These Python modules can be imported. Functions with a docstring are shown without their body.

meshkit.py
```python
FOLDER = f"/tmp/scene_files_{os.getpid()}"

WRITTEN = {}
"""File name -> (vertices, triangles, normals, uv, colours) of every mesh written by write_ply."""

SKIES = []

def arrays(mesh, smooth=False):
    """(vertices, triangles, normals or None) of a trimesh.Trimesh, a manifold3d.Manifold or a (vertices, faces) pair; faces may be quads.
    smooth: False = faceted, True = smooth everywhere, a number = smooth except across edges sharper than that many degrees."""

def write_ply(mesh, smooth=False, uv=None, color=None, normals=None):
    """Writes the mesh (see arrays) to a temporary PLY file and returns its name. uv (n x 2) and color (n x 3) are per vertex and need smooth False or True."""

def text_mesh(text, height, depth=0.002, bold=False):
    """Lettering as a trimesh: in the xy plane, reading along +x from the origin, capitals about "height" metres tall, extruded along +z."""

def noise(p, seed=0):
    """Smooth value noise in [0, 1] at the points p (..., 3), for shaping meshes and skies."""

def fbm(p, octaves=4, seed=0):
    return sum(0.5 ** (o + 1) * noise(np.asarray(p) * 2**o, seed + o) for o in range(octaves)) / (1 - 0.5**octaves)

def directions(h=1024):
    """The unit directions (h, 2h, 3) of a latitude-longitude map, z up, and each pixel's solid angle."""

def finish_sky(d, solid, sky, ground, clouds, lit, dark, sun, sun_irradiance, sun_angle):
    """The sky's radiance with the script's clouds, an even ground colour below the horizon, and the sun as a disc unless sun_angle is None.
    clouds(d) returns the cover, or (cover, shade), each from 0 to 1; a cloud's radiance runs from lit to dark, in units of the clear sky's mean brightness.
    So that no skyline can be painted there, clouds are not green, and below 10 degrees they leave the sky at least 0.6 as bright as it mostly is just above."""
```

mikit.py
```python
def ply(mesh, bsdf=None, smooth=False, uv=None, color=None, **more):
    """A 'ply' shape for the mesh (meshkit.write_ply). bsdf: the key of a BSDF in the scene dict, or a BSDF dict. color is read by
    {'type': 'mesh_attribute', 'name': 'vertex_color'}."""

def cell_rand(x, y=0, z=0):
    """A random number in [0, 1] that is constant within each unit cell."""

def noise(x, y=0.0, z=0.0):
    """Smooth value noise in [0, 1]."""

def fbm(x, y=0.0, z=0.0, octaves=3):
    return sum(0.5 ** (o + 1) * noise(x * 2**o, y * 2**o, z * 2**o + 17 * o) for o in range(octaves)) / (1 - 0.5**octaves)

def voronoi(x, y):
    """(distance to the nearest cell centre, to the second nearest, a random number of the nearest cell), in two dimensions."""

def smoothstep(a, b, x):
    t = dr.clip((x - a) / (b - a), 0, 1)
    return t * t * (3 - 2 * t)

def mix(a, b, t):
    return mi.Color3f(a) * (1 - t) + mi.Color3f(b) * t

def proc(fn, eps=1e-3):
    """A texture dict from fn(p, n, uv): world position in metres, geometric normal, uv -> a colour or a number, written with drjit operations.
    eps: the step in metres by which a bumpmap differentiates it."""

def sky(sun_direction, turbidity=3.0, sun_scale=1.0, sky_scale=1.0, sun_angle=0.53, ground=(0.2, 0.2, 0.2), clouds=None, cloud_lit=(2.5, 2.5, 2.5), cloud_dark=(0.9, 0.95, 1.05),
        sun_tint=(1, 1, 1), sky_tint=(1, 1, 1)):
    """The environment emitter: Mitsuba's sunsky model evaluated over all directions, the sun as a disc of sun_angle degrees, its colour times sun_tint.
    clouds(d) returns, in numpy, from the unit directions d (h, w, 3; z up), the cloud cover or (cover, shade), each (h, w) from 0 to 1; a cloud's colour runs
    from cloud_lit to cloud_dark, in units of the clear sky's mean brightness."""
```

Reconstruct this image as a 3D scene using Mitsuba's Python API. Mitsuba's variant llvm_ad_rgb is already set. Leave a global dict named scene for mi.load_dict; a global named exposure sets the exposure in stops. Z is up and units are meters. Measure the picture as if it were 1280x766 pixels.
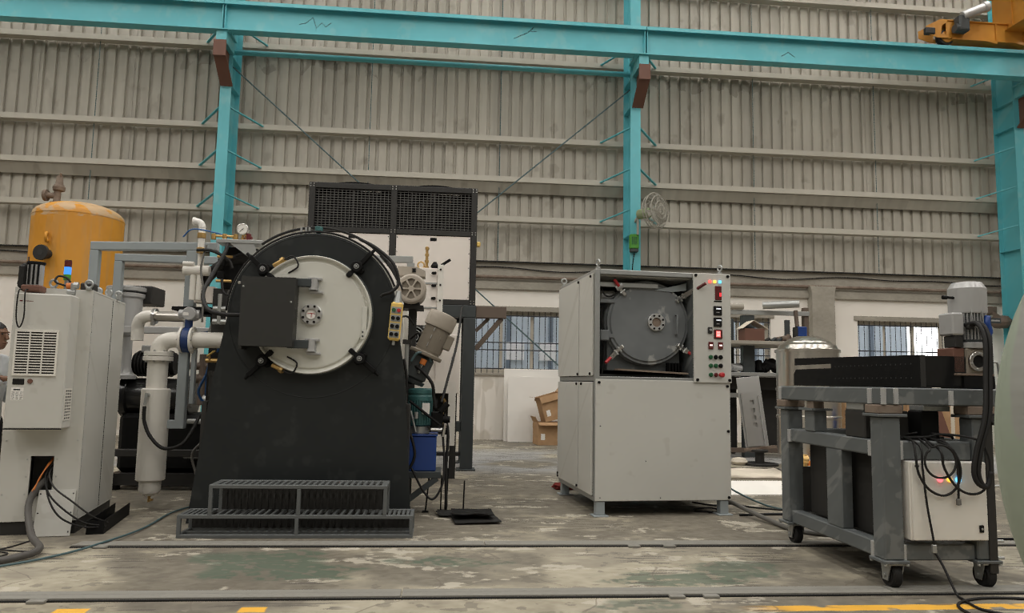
import math, random
import numpy as np, trimesh, shapely, shapely.geometry as sg
import mitsuba as mi, drjit as dr
import mikit, meshkit
from mikit import proc, fbm, noise, voronoi, smoothstep, mix, cell_rand

T = mi.ScalarTransform4f
scene, labels = {}, {}
PI = math.pi

# ---------------------------------------------------------------- camera, sky, large lights, exposure
def _axes():
    yaw, pitch, roll = (math.radians(a) for a in (5.2, 5.9, 1.05))
    f = np.array([math.sin(yaw) * math.cos(pitch), math.cos(yaw) * math.cos(pitch), math.sin(pitch)])
    r = np.array([math.cos(yaw), -math.sin(yaw), 0.0])
    u = np.cross(r, f)
    return f, u * math.cos(roll) - r * math.sin(roll)

_f, _u = _axes()
scene['camera'] = {'type': 'perspective', 'fov': 2 * math.degrees(math.atan(640 / 924.0)), 'fov_axis': 'x', 'near_clip': 0.05, 'far_clip': 300.0,
                   'to_world': T().look_at(origin=[0, 0, 1.2], target=[float(v) for v in (np.array([0, 0, 1.2]) + _f)], up=[float(v) for v in _u])}

def _clouds(d):
    return 0.55 + 0.45 * meshkit.fbm(d * 3.0, 3, 5), 0.3 * meshkit.fbm(d * 4.0, 3, 9)

SKYLIGHT = 5.0
exposure = 0.62
scene['sky'] = {**mikit.sky((0.35, 0.75, 0.75), turbidity=5.0, sun_scale=0.0, sky_scale=9.0, clouds=_clouds, cloud_lit=(1.5, 1.5, 1.5), cloud_dark=(1.0, 1.03, 1.08)), 'sampling_weight': 0.25}
# translucent roof sheets: the daylight of the hall (x0, x1, y0, y1)
SKYLIGHTS = [(-15.6, -14.4, -13, 14.6), (-10.2, -9.0, -13, 14.6), (-4.8, -3.6, -13, 14.6), (0.6, 1.8, -13, 14.6), (6.0, 7.2, -13, 14.6), (11.4, 12.6, -13, 14.6), (16.8, 18.0, -13, 14.6)]
ROOF_Z = 12.4
for _i, (x0, x1, y0, y1) in enumerate(SKYLIGHTS):
    _k = 'ceiling__skylight_sheet' + (f'_{_i:03d}' if _i else '')
    scene[_k] = {'type': 'rectangle', 'to_world': T().translate([(x0 + x1) / 2, (y0 + y1) / 2, ROOF_Z - 0.03]).rotate([1, 0, 0], 180).scale([(x1 - x0) / 2, (y1 - y0) / 2, 1]),
                 'bsdf': {'type': 'diffuse', 'reflectance': {'type': 'rgb', 'value': [.7, .7, .68]}},
                 'emitter': {'type': 'area', 'radiance': {'type': 'rgb', 'value': [SKYLIGHT * 1.0, SKYLIGHT * 0.965, SKYLIGHT * 0.91]}}}

# ---------------------------------------------------------------- materials
def rgb(c): return {'type': 'rgb', 'value': [float(v) for v in c]}
def mat(name, c, rough=0.5, metal=0.0, spec=0.5, two=False, **kw):
    b = {'type': 'principled', 'base_color': c if isinstance(c, dict) else rgb(c), 'roughness': rough, 'metallic': metal, 'specular': spec, **kw}
    scene[name] = {'type': 'twosided', 'bsdf': b} if two else b
    return name

def _floor(p, n, uv):
    x, y = p.x, p.y
    big = fbm(x * .7 + 3.1, y * .9 + 7, 0, 4)
    mid = fbm(x * 2.6, y * 3.4, 3, 4)
    fine = fbm(x * 15, y * 17, 5, 3)
    streak = fbm(x * 2.0 + 11, y * 4.6, 8, 4)
    c = mix((.228, .202, .150), (.350, .318, .245), smoothstep(.3, .7, .4 * big + .3 * mid + .3 * fine))
    c = mix(c, mi.Color3f(.175, .155, .125), smoothstep(.54, .70, streak) * .55)
    # oily, trodden ground round the machines
    worn = smoothstep(.38, .52, fbm(x * .8 + 2.0, y * 1.0 + 5.3, 2, 4) + .27 * smoothstep(5.2, 6.4, y) * smoothstep(10.6, 8.6, y) - .08)
    c = mix(c, mix((.085, .075, .060), (.16, .142, .112), fine), worn * smoothstep(.18, .46, .6 * mid + .4 * streak) * .85)
    pale = smoothstep(.64, .70, fbm(x * 3.6 + 4.7, y * 6.0 + 2, 6, 4)) * smoothstep(.3, .55, fine)
    c = mix(c, mi.Color3f(.43, .395, .325), pale * .7)
    spots = smoothstep(.66, .72, fbm(x * 11, y * 13, 31, 3))
    c = mix(c, mi.Color3f(.12, .105, .085), spots * .5)
    # worn bluish paint of the aisle near the far wall
    blue = smoothstep(.42, .6, fbm(x * .8 + 9, y * .9 + 1, 12, 3)) * smoothstep(9.6, 10.6, y) * smoothstep(14.0, 12.5, y)
    c = mix(c, mix((.20, .20, .20), (.36, .365, .37), mid), blue * .8)
    # remains of green floor paint
    def patch(cx, cy, rx, ry):
        d = dr.square((x - cx) / rx) + dr.square((y - cy) / ry)
        return smoothstep(.95, .45, d + (fbm(x * 3 + cx, y * 5, 4, 4) - .5) * 2.2)
    g = dr.maximum(dr.maximum(patch(-1.12, 5.1, .55, .42), patch(-.72, 4.83, .34, .2)), dr.maximum(patch(1.6, 4.68, .62, .25), patch(.05, 5.1, .6, .2)))
    g = dr.maximum(g, dr.maximum(patch(2.0, 4.95, .5, .2), patch(1.1, 4.15, .3, .12)) * .8)
    c = mix(c, mi.Color3f(.052, .085, .058), g * .72 * smoothstep(.25, .5, fine))
    # yellow lane line, worn away on the left
    wob = (noise(x * 9, y * 9) - .5) * .03
    line = smoothstep(.055, .045, dr.abs(y - 4.035 + wob * .4))
    keep = smoothstep(.45, .62, fbm(x * 1.7, 3.3, 1, 3) + smoothstep(1.7, 2.3, x) * .5) * smoothstep(1.6, 2.0, x)
    bits = dr.maximum(smoothstep(.10, .085, dr.abs(x + 1.86 + wob)), smoothstep(.075, .06, dr.abs(x + .955 + wob)))
    bits = bits * dr.maximum(smoothstep(.05, .04, dr.abs(y - 4.10)), smoothstep(.02, .012, dr.abs(y - 4.375)))
    yel = dr.maximum(line * keep, bits) * smoothstep(.22, .36, fbm(x * 8, y * 8, 2, 3))
    c = mix(c, mi.Color3f(.72, .38, .035), yel * .92)
    # hairline cracks and black scuffs
    wx, wy = x + (fbm(x * 2, y * 2, 1, 3) - .5) * .5, y + (fbm(x * 2 + 5, y * 2, 1, 3) - .5) * .5
    a, b, k = voronoi(wx * .8, wy * 1.3)
    c = mix(c, mi.Color3f(.12, .10, .08), smoothstep(.014, .004, b - a) * .55)
    sc = smoothstep(.64, .68, fbm(x * 4, y * 30, 21, 3)) * smoothstep(.46, .56, fbm(x * 1.3, y * 1.7, 22, 2))
    c = mix(c, mi.Color3f(.08, .07, .06), sc * .7)
    return c

def _floor_rough(p, n, uv):
    return .38 + .4 * fbm(p.x * 1.7, p.y * 3.2, 4, 3)

def _cladding(p, n, uv):
    sheet = dr.floor((p.x + 50) / .96)
    tone = .90 + .16 * cell_rand(sheet, 3, dr.floor((p.z - 5.5) / 40))
    f = fbm(p.x * 1.1, p.z * .8, 2, 4)
    st = fbm(p.x * 9.0, p.z * .7, 5, 3)
    c = mix((.345, .322, .272), (.425, .40, .343), smoothstep(.2, .8, .5 * f + .5 * st)) * tone
    dark_blotch = smoothstep(.47, .60, fbm(p.x * 6.5, p.z * 3.6, 13, 4)) * smoothstep(.35, .6, fbm(p.x * .5, 1.0, 3, 2)) * dr.select((p.z > 7.72 + .3 * noise(p.x * 4, 2.0)) & (p.z < 8.3), 1.0, 0.0)
    c = mix(c, mi.Color3f(.15, .13, .105), dark_blotch * .5)  # dark noise-edged blotches in a band under one girt
    sp = smoothstep(.68, .80, fbm(p.x * 2.6, p.z * 2.2, 9, 4))
    return mix(c, mi.Color3f(.22, .195, .155), sp * .45)

def _plaster(p, n, uv):
    f = fbm(p.x * 1.3, p.z * 1.1 + p.y, 2, 4)
    low = smoothstep(.58, .68, fbm(p.x * 2.2, p.z * 1.7, 6, 4) + .1 * smoothstep(1.2, .3, p.z))
    c = mix((.74, .695, .635), (.84, .80, .74), f)
    low = low * dr.select(p.z < 1.15 + .5 * noise(p.x * 3, p.z * 3), 1.0, 0.0)
    c = mix(c, mi.Color3f(.52, .47, .39), low * .6)
    drip = smoothstep(.63, .75, fbm(p.x * 7, p.z * .8, 8, 3)) * smoothstep(1.8, .9, p.z)
    return mix(c, mi.Color3f(.40, .355, .29), drip * .35)

def _concrete(p, n, uv):
    f = fbm(p.x * 2.0, p.z * 3.0 + p.y * 3, 2, 4)
    q = fbm(p.x * 16, p.z * 22 + p.y * 20, 4, 3)
    return mix((.22, .20, .165), (.40, .37, .315), .6 * f + .4 * q)

def _teal(p, n, uv):
    f = fbm(p.x * 1.2 + p.y, p.z * 1.1, 2, 4)
    q = fbm(p.x * 5, p.z * 4 + p.y * 3, 6, 4)
    c = mix((.085, .385, .435), (.13, .47, .525), f)
    return mix(c, mi.Color3f(.24, .47, .48), smoothstep(.55, .8, q) * .4)

def _plate(p, n, uv):
    f = fbm(p.x * 2.3, p.z * 2.0 + p.y, 2, 4)
    q = fbm(p.x * 8, p.z * 7 + p.y * 3, 6, 4)
    c = mix((.0130, .0152, .0155), (.021, .0240, .0245), f)
    return mix(c, mi.Color3f(.040, .043, .042), smoothstep(.6, .78, q) * .35)

def _primer(p, n, uv):
    f = fbm(p.x * 4, p.z * 4 + p.y * 3.3, 2, 4)
    q = fbm(p.x * 14 + p.y * 5, p.z * 14 + p.y * 9, 6, 3)
    c = mix((.070, .079, .081), (.120, .130, .132), f)
    return mix(c, mi.Color3f(.21, .215, .21), smoothstep(.6, .75, q) * .45)

def _orange(p, n, uv):
    f = fbm(p.x * 2 + p.y, p.z * 1.6, 2, 4)
    st = fbm(p.x * 9 + p.y * 7, p.z * 1.4, 7, 3)
    c = mix((.52, .22, .018), (.62, .285, .03), f)
    c = mix(c, mi.Color3f(.47, .25, .07), smoothstep(.5, .7, st) * .45)
    dust = smoothstep(.40, .52, fbm(p.x * 6, p.y * 6, p.z * 6, 4)) * smoothstep(3.80, 3.82, p.z + .1 * (fbm(p.x * 4, p.y * 4, 1, 2) - .5))
    return mix(c, mi.Color3f(.47, .37, .25), dust * .7)

def _craneorange(p, n, uv):
    f = fbm(p.x * 2.5 + p.y, p.z * 2.6, 2, 4)
    return mix((.40, .165, .020), (.53, .245, .030), f)

def _vessel(p, n, uv):
    f = fbm(p.y * 3.0 + p.x * 3, p.z * 2.0, 2, 4)
    st = fbm(p.y * 2.0, p.z * 26, 6, 3)
    c = mix((.19, .192, .175), (.33, .333, .305), .55 * f + .45 * st)
    green = smoothstep(.47, .53, fbm(p.y * 3.5 + 3, p.z * 1.6 + 4, 9, 4) + (1.0 - p.z) * .35)
    return mix(c, mi.Color3f(.27, .32, .245), green * .75)

def _machine(p, n, uv):
    f = fbm(p.x * 1.4 + p.y, p.z * 1.4, 2, 3)
    q = fbm(p.x * 9, p.z * 9 + p.y * 8, 6, 3)
    c = mix((.495, .488, .450), (.535, .528, .488), f)
    return mix(c, mi.Color3f(.36, .34, .29), smoothstep(.68, .8, q) * .22)

def _disc(p, n, uv):
    f = fbm(p.x * 5, p.z * 5, 2, 4)
    q = fbm(p.x * 9 + 3, p.z * 7, 6, 4)
    c = mix((.115, .125, .13), (.175, .185, .19), f)
    return mix(c, mi.Color3f(.42, .42, .40), smoothstep(.64, .74, q) * .55)

def _card(p, n, uv):
    return mix((.34, .20, .10), (.47, .30, .165), fbm(p.x * 7 + p.y * 4, p.z * 9, 2, 3))

def _rusty(p, n, uv):
    return mix((.10, .065, .045), (.24, .19, .15), fbm(p.x * 9 + p.y * 7, p.z * 11, 2, 4))

mat('m_floor', proc(_floor), proc(_floor_rough))
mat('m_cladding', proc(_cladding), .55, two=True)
mat('m_plaster', proc(_plaster), .8)
mat('m_concrete', proc(_concrete), .85)
mat('m_teal', proc(_teal), .45)
mat('m_plate', proc(_plate), .42, spec=.3)
mat('m_primer', proc(_primer), .45)
mat('m_orange', proc(_orange), .5)
mat('m_vessel', proc(_vessel), .5)
mat('m_machine', proc(_machine), .42)
mat('m_disc', proc(_disc), .38)
mat('m_card', proc(_card), .85)
mat('m_rusty', proc(_rusty), .8)
mat('m_girt', (.44, .415, .355), .5)
mat('m_roof', (.42, .41, .38), .7, two=True)
mat('m_white', (.68, .655, .60), .4)
mat('m_doorwhite', (.56, .555, .50), .38)
mat('m_panelwhite', (.72, .665, .61), .45)
mat('m_board', (.80, .775, .73), .55)
mat('m_greytube', (.27, .30, .31), .4)
mat('m_steelgrey', (.045, .052, .054), .45, spec=.4)
mat('m_stepgrey', (.115, .122, .122), .4, .2)
mat('m_black', (.006, .006, .006), .55, spec=.15)
mat('m_blackgloss', (.010, .010, .010), .18)
mat('m_hole', (.03, .03, .03), .9)  # flat dark tone painted as the shade inside vents and holes
mat('m_charcoal', (.026, .025, .0235), .5, spec=.35)
mat('m_meshwire', (.085, .083, .078), .5)
mat('m_darksheet', (.22, .21, .19), .7)
mat('m_track', (.20, .192, .17), .6)
mat('m_hingebox', (.030, .030, .028), .45, spec=.35)
mat('m_conduit', (.075, .070, .064), .55)
mat('m_craneorange', proc(_craneorange), .5)
mat('m_rubber', (.013, .0125, .012), .6, spec=.3)
mat('m_greycable', (.13, .125, .115), .55)
mat('m_tealhose', (.06, .105, .115), .5)
mat('m_bluehose', (.03, .11, .30), .4)
mat('m_chrome', (.62, .61, .59), .22, 1.0)
mat('m_stainless', (.66, .63, .58), .25, 1.0)
mat('m_alu', (.62, .62, .61), .38, .9)
mat('m_galv', (.40, .41, .40), .4, .7)
mat('m_motor', (.20, .172, .135), .5)
mat('m_motorcap', (.34, .30, .25), .5)
mat('m_silverpaint', (.42, .42, .415), .35, .3)
mat('m_tealmotor', (.04, .125, .125), .4)
mat('m_blue', (.012, .045, .20), .35)
mat('m_bluevalve', (.012, .035, .13), .35)
mat('m_red', (.42, .025, .03), .4)
mat('m_darkred', (.10, .012, .012), .35)
mat('m_green', (.015, .09, .035), .4)
mat('m_yellow', (.72, .50, .14), .45)
mat('m_brass', (.55, .36, .14), .35, .8)
mat('m_orangeplastic', (.55, .16, .03), .5)
mat('m_brown', (.135, .060, .040), .6)
mat('m_brownsteel', (.115, .085, .065), .65)
mat('m_fangrey', (.34, .325, .28), .55)
mat('m_fangreen', (.25, .30, .17), .55)
mat('m_leafgreen', (.07, .28, .03), .5)
mat('m_skin', (.20, .105, .065), .55)
mat('m_hair', (.012, .011, .010), .6)
mat('m_shirt', (.60, .63, .66), .85)
mat('m_trousers', (.02, .02, .024), .85)
mat('m_rag', (.16, .02, .015), .9)
mat('m_plastic_white', (.74, .72, .68), .4)
mat('m_film', (.62, .56, .46), .6)
mat('m_outbuilding', (.52, .59, .65), .8)
mat('m_outdark', (.14, .18, .23), .7)
mat('m_outwhite', (.80, .80, .80), .7)
mat('m_outground', (.36, .35, .33), .9)
mat('m_winframe', (.48, .44, .37), .5)
mat('m_grille', (.022, .026, .034), .5)
scene['m_glass'] = {'type': 'thindielectric', 'int_ior': 1.5}

def lamp(name, c, k):
    """material and emitter of a small lit lamp"""
    return {'type': 'area', 'radiance': rgb([v * k for v in c]), 'sampling_weight': 0.004}

# ---------------------------------------------------------------- helpers
def numbered(key, taken):
    if key not in taken: return key
    i = 1
    while f'{key}_{i:03d}' in taken: i += 1
    return f'{key}_{i:03d}'

_taken = set(scene)
FR = [np.eye(4)]                       # the frame in which the current thing is laid out

def frame(x=0, y=0, z=0, rz=0):
    a = math.radians(rz)
    m = np.eye(4); m[:2, :2] = [[math.cos(a), -math.sin(a)], [math.sin(a), math.cos(a)]]; m[:3, 3] = (x, y, z)
    FR[0] = m

def thing(name, label, cat=None, group=None, kind=None):
    key = numbered(name, _taken); _taken.add(key)
    d = {'label': label}
    if cat: d['category'] = cat
    if group: d['group'] = group
    if kind: d['kind'] = kind
    labels[key] = d
    return key

_plys = {}
def put(key, mesh, m, smooth=False, emit=None, label=None):
    mesh = mesh if isinstance(mesh, trimesh.Trimesh) else cat(mesh)
    mesh = trimesh.Trimesh(mesh.vertices @ FR[0][:3, :3].T + FR[0][:3, 3], mesh.faces, process=False)
    d = mikit.ply(mesh, m, smooth)
    if emit: d['emitter'] = emit
    scene[key] = d; _taken.add(key)
    if label: labels.setdefault(key, {})['label'] = label
    return key

def part(parent, name, mesh, m, smooth=False, emit=None, label=None):
    return put(numbered(parent + '__' + name, _taken), mesh, m, smooth, emit, label)

def solo(name, mesh, m, label, category=None, group=None, smooth=False, kind=None, emit=None):
    k = thing(name, label, category, group, kind)
    return put(k, mesh, m, smooth, emit)

def struct(name, mesh, m, label, smooth=False):
    return solo(name, mesh, m, label, None, None, smooth, 'structure')

def cat(ms):
    return trimesh.util.concatenate([m if isinstance(m, trimesh.Trimesh) else cat(m) for m in ms])

_BF = None
def box(x0, x1, y0, y1, z0, z1, b=0.0):
    global _BF
    c, h = np.array([(x0 + x1) / 2, (y0 + y1) / 2, (z0 + z1) / 2]), np.array([abs(x1 - x0) / 2, abs(y1 - y0) / 2, abs(z1 - z0) / 2])
    if b <= 0 or b > h.min() * .9:
        m = trimesh.creation.box(extents=2 * h); m.apply_translation(c); return m
    def pts(h, b):
        return np.array([[s[k] * (h[k] - (0 if k == a else b)) for k in range(3)] for s in [(i, j, l) for i in (-1, 1) for j in (-1, 1) for l in (-1, 1)] for a in range(3)])
    if _BF is None:
        from scipy.spatial import ConvexHull
        v = pts(np.ones(3), .3); f = ConvexHull(v).simplices
        n = np.cross(v[f[:, 1]] - v[f[:, 0]], v[f[:, 2]] - v[f[:, 0]]); flip = (n * v[f].mean(1)).sum(1) < 0
        f[flip] = f[flip][:, ::-1]; _BF = f
    return trimesh.Trimesh(pts(h, b) + c, _BF, process=False)

def boxc(cx, cy, cz, sx, sy, sz, b=0.0):
    return box(cx - sx / 2, cx + sx / 2, cy - sy / 2, cy + sy / 2, cz - sz / 2, cz + sz / 2, b)

def basis(d):
    d = np.asarray(d, float); d = d / np.linalg.norm(d)
    a = np.cross(d, [0, 0, 1] if abs(d[2]) < .95 else [0, 1, 0]); a /= np.linalg.norm(a)
    return a, np.cross(d, a), d

def beam(p0, p1, w, h=None, b=0.0):
    """rectangular bar from p0 to p1: w across (sideways), h in the upright sense"""
    p0, p1 = np.asarray(p0, float), np.asarray(p1, float); a, u, d = basis(p1 - p0); L = np.linalg.norm(p1 - p0)
    m = box(-w / 2, w / 2, -(h or w) / 2, (h or w) / 2, 0, L, b)
    m.vertices = p0 + m.vertices @ np.array([a, u, d])
    return m

def lathe(prof, o=(0, 0, 0), d=(0, 0, 1), n=28):
    """revolves the profile [(radius, along)] about the axis d through o; radius 0 closes an end"""
    a, u, d = basis(d); o = np.asarray(o, float); V, F = [], []
    t = np.arange(n) * 2 * PI / n; ring = np.outer(np.cos(t), a) + np.outer(np.sin(t), u)
    idx = []
    for r, s in prof:
        if r <= 1e-9: idx.append((len(V), 1)); V.append(o + d * s)
        else: idx.append((len(V), n)); V.extend(o + d * s + ring * r)
    for (i, ni), (j, nj) in zip(idx, idx[1:]):
        for k in range(n):
            k2 = (k + 1) % n
            if ni == 1 and nj == 1: continue
            if ni == 1: F.append((i, j + k2, j + k))
            elif nj == 1: F.append((i + k, i + k2, j))
            else: F += [(i + k, i + k2, j + k2), (i + k, j + k2, j + k)]
    m = trimesh.Trimesh(np.array(V), np.array(F), process=False)
    # orientation: with basis (a, u, d) left or right handed the winding may be inward
    if m.volume < 0: m.invert()
    return m

def cyl(p0, p1, r, n=20, r1=None):
    p0, p1 = np.asarray(p0, float), np.asarray(p1, float); L = float(np.linalg.norm(p1 - p0)); r1 = r if r1 is None else r1
    e = min(r, r1, L) * .08
    return lathe([(0, 0), (r - e, 0), (r, e), (r1, L - e), (r1 - e, L), (0, L)], p0, p1 - p0, n)

def pipe_ring(p0, p1, r, ri, n=28):
    p0, p1 = np.asarray(p0, float), np.asarray(p1, float); L = float(np.linalg.norm(p1 - p0)); e = min(L, r - ri) * .12
    m = lathe([(ri, 0), (r - e, 0), (r, e), (r, L - e), (r - e, L), (ri, L), (ri, 0)], p0, p1 - p0, n)
    return m

def spline(pts, k=8):
    P = np.asarray(pts, float); P = np.vstack([2 * P[0] - P[1], P, 2 * P[-1] - P[-2]]); out = []
    for i in range(1, len(P) - 2):
        for t in np.arange(k) / k:
            out.append(.5 * (2 * P[i] + (P[i + 1] - P[i - 1]) * t + (2 * P[i - 1] - 5 * P[i] + 4 * P[i + 1] - P[i + 2]) * t * t + (3 * P[i] - P[i - 1] - 3 * P[i + 1] + P[i + 2]) * t ** 3))
    return np.array(out + [P[-2]])

def tube(pts, r, n=8, k=0, closed=False):
    P = spline(pts, k) if k else np.asarray(pts, float)
    N = len(P); tan = np.gradient(P, axis=0)
    if closed: tan = np.roll(P, -1, 0) - np.roll(P, 1, 0)
    tan /= np.maximum(np.linalg.norm(tan, axis=1, keepdims=True), 1e-9)
    a = basis(tan[0])[0]; V = []
    rr = np.asarray(r, float)
    rr = np.interp(np.linspace(0, 1, N), np.linspace(0, 1, len(rr)), rr) if rr.ndim else np.full(N, float(rr))
    t = np.arange(n) * 2 * PI / n
    for i in range(N):
        a = a - tan[i] * (a @ tan[i]); a /= np.linalg.norm(a); u = np.cross(tan[i], a)
        V.append(P[i] + (np.outer(np.cos(t), a) + np.outer(np.sin(t), u)) * rr[i])
    V = np.vstack(V); F = []
    for i in range(N if closed else N - 1):
        j = (i + 1) % N
        for q in range(n):
            q2 = (q + 1) % n
            F += [(i * n + q, i * n + q2, j * n + q2), (i * n + q, j * n + q2, j * n + q)]
    if not closed:
        V = np.vstack([V, P[0], P[-1]]); c0, c1 = len(V) - 2, len(V) - 1
        for q in range(n):
            F.append((c0, (q + 1) % n, q)); F.append((c1, (N - 1) * n + q, (N - 1) * n + (q + 1) % n))
    return trimesh.Trimesh(V, np.array(F), process=False)

def torus(c, axis, R, r, n=40, m=8, a0=0, a1=None):
    a, u, d = basis(axis); t = np.linspace(a0, 2 * PI if a1 is None else a1, n, endpoint=a1 is not None)
    return tube(np.asarray(c, float) + (np.outer(np.cos(t), a) + np.outer(np.sin(t), u)) * R, r, m, closed=a1 is None)

def prism(poly, y0, y1):
    """polygon in (x, z), extruded along y"""
    poly = poly if hasattr(poly, 'exterior') else sg.Polygon(poly)
    m = trimesh.creation.extrude_polygon(poly, abs(y1 - y0), engine='earcut')
    v = np.array(m.vertices); m = trimesh.Trimesh(np.stack([v[:, 0], max(y0, y1) - v[:, 2], v[:, 1]], 1), m.faces, process=False)
    if m.volume < 0: m.invert()
    return m

def prism_x(poly, x0, x1):
    """polygon in (y, z), extruded along x"""
    m = prism(poly, x0, x1); v = np.array(m.vertices); m = trimesh.Trimesh(np.stack([v[:, 1], v[:, 0], v[:, 2]], 1), m.faces, process=False)
    if m.volume < 0: m.invert()
    return m

def prism_z(poly, z0, z1):
    poly = poly if hasattr(poly, 'exterior') else sg.Polygon(poly)
    m = trimesh.creation.extrude_polygon(poly, z1 - z0, engine='earcut'); m.apply_translation([0, 0, z0]); return m

def circle(cx, cz, r, n=48): return sg.Point(cx, cz).buffer(r, n // 4)

def moved(m, x=0, y=0, z=0, rx=0, ry=0, rz=0):
    m = m.copy()
    for ang, ax in ((rx, [1, 0, 0]), (ry, [0, 1, 0]), (rz, [0, 0, 1])):
        if ang: m.apply_transform(trimesh.transformations.rotation_matrix(math.radians(ang), ax))
    m.apply_translation([x, y, z]); return m

def bolts(c, axis, R, n, r, h, a0=0.0, m=6):
    """n bolt heads on a pitch circle: a list of meshes"""
    a, u, d = basis(axis)
    return [cyl(np.asarray(c) + (a * math.cos(a0 + i * 2 * PI / n) + u * math.sin(a0 + i * 2 * PI / n)) * R, np.asarray(c) + (a * math.cos(a0 + i * 2 * PI / n) + u * math.sin(a0 + i * 2 * PI / n)) * R + d * h, r, m) for i in range(n)]

def text(s, h, x, y, z, depth=.0015, bold=False):
    """lettering on a face that looks towards -y, reading along +x, baseline at z"""
    m = meshkit.text_mesh(s, h, depth, bold); v = np.array(m.vertices)
    m = trimesh.Trimesh(np.stack([v[:, 0] + x, y - v[:, 2], v[:, 1] + z], 1), m.faces, process=False)
    if m.volume < 0: m.invert()
    return m

# ================================================================ the setting
WY = 15.8                                                    # inner face of the long wall
struct('floor', box(-17, 19, -14, 26, -.3, 0), 'm_floor', 'worn concrete floor with green paint remains, scuffs and a yellow lane line')
struct('ceiling', box(-17.3, 19.3, -14.3, 16.1, ROOF_Z, ROOF_Z + .1), 'm_roof', 'grey sheet roof with translucent daylight strips')
struct('wall_left', box(-17.3, -17, -14, 16, 0, ROOF_Z), 'm_darksheet', 'end wall of the hall on the left')
struct('wall_right', box(19, 19.3, -14, 16, 0, ROOF_Z), 'm_darksheet', 'end wall of the hall on the right')
struct('wall_front', box(-17, 19, -14.3, -14, 0, ROOF_Z), 'm_darksheet', 'long wall behind the camera')

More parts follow.
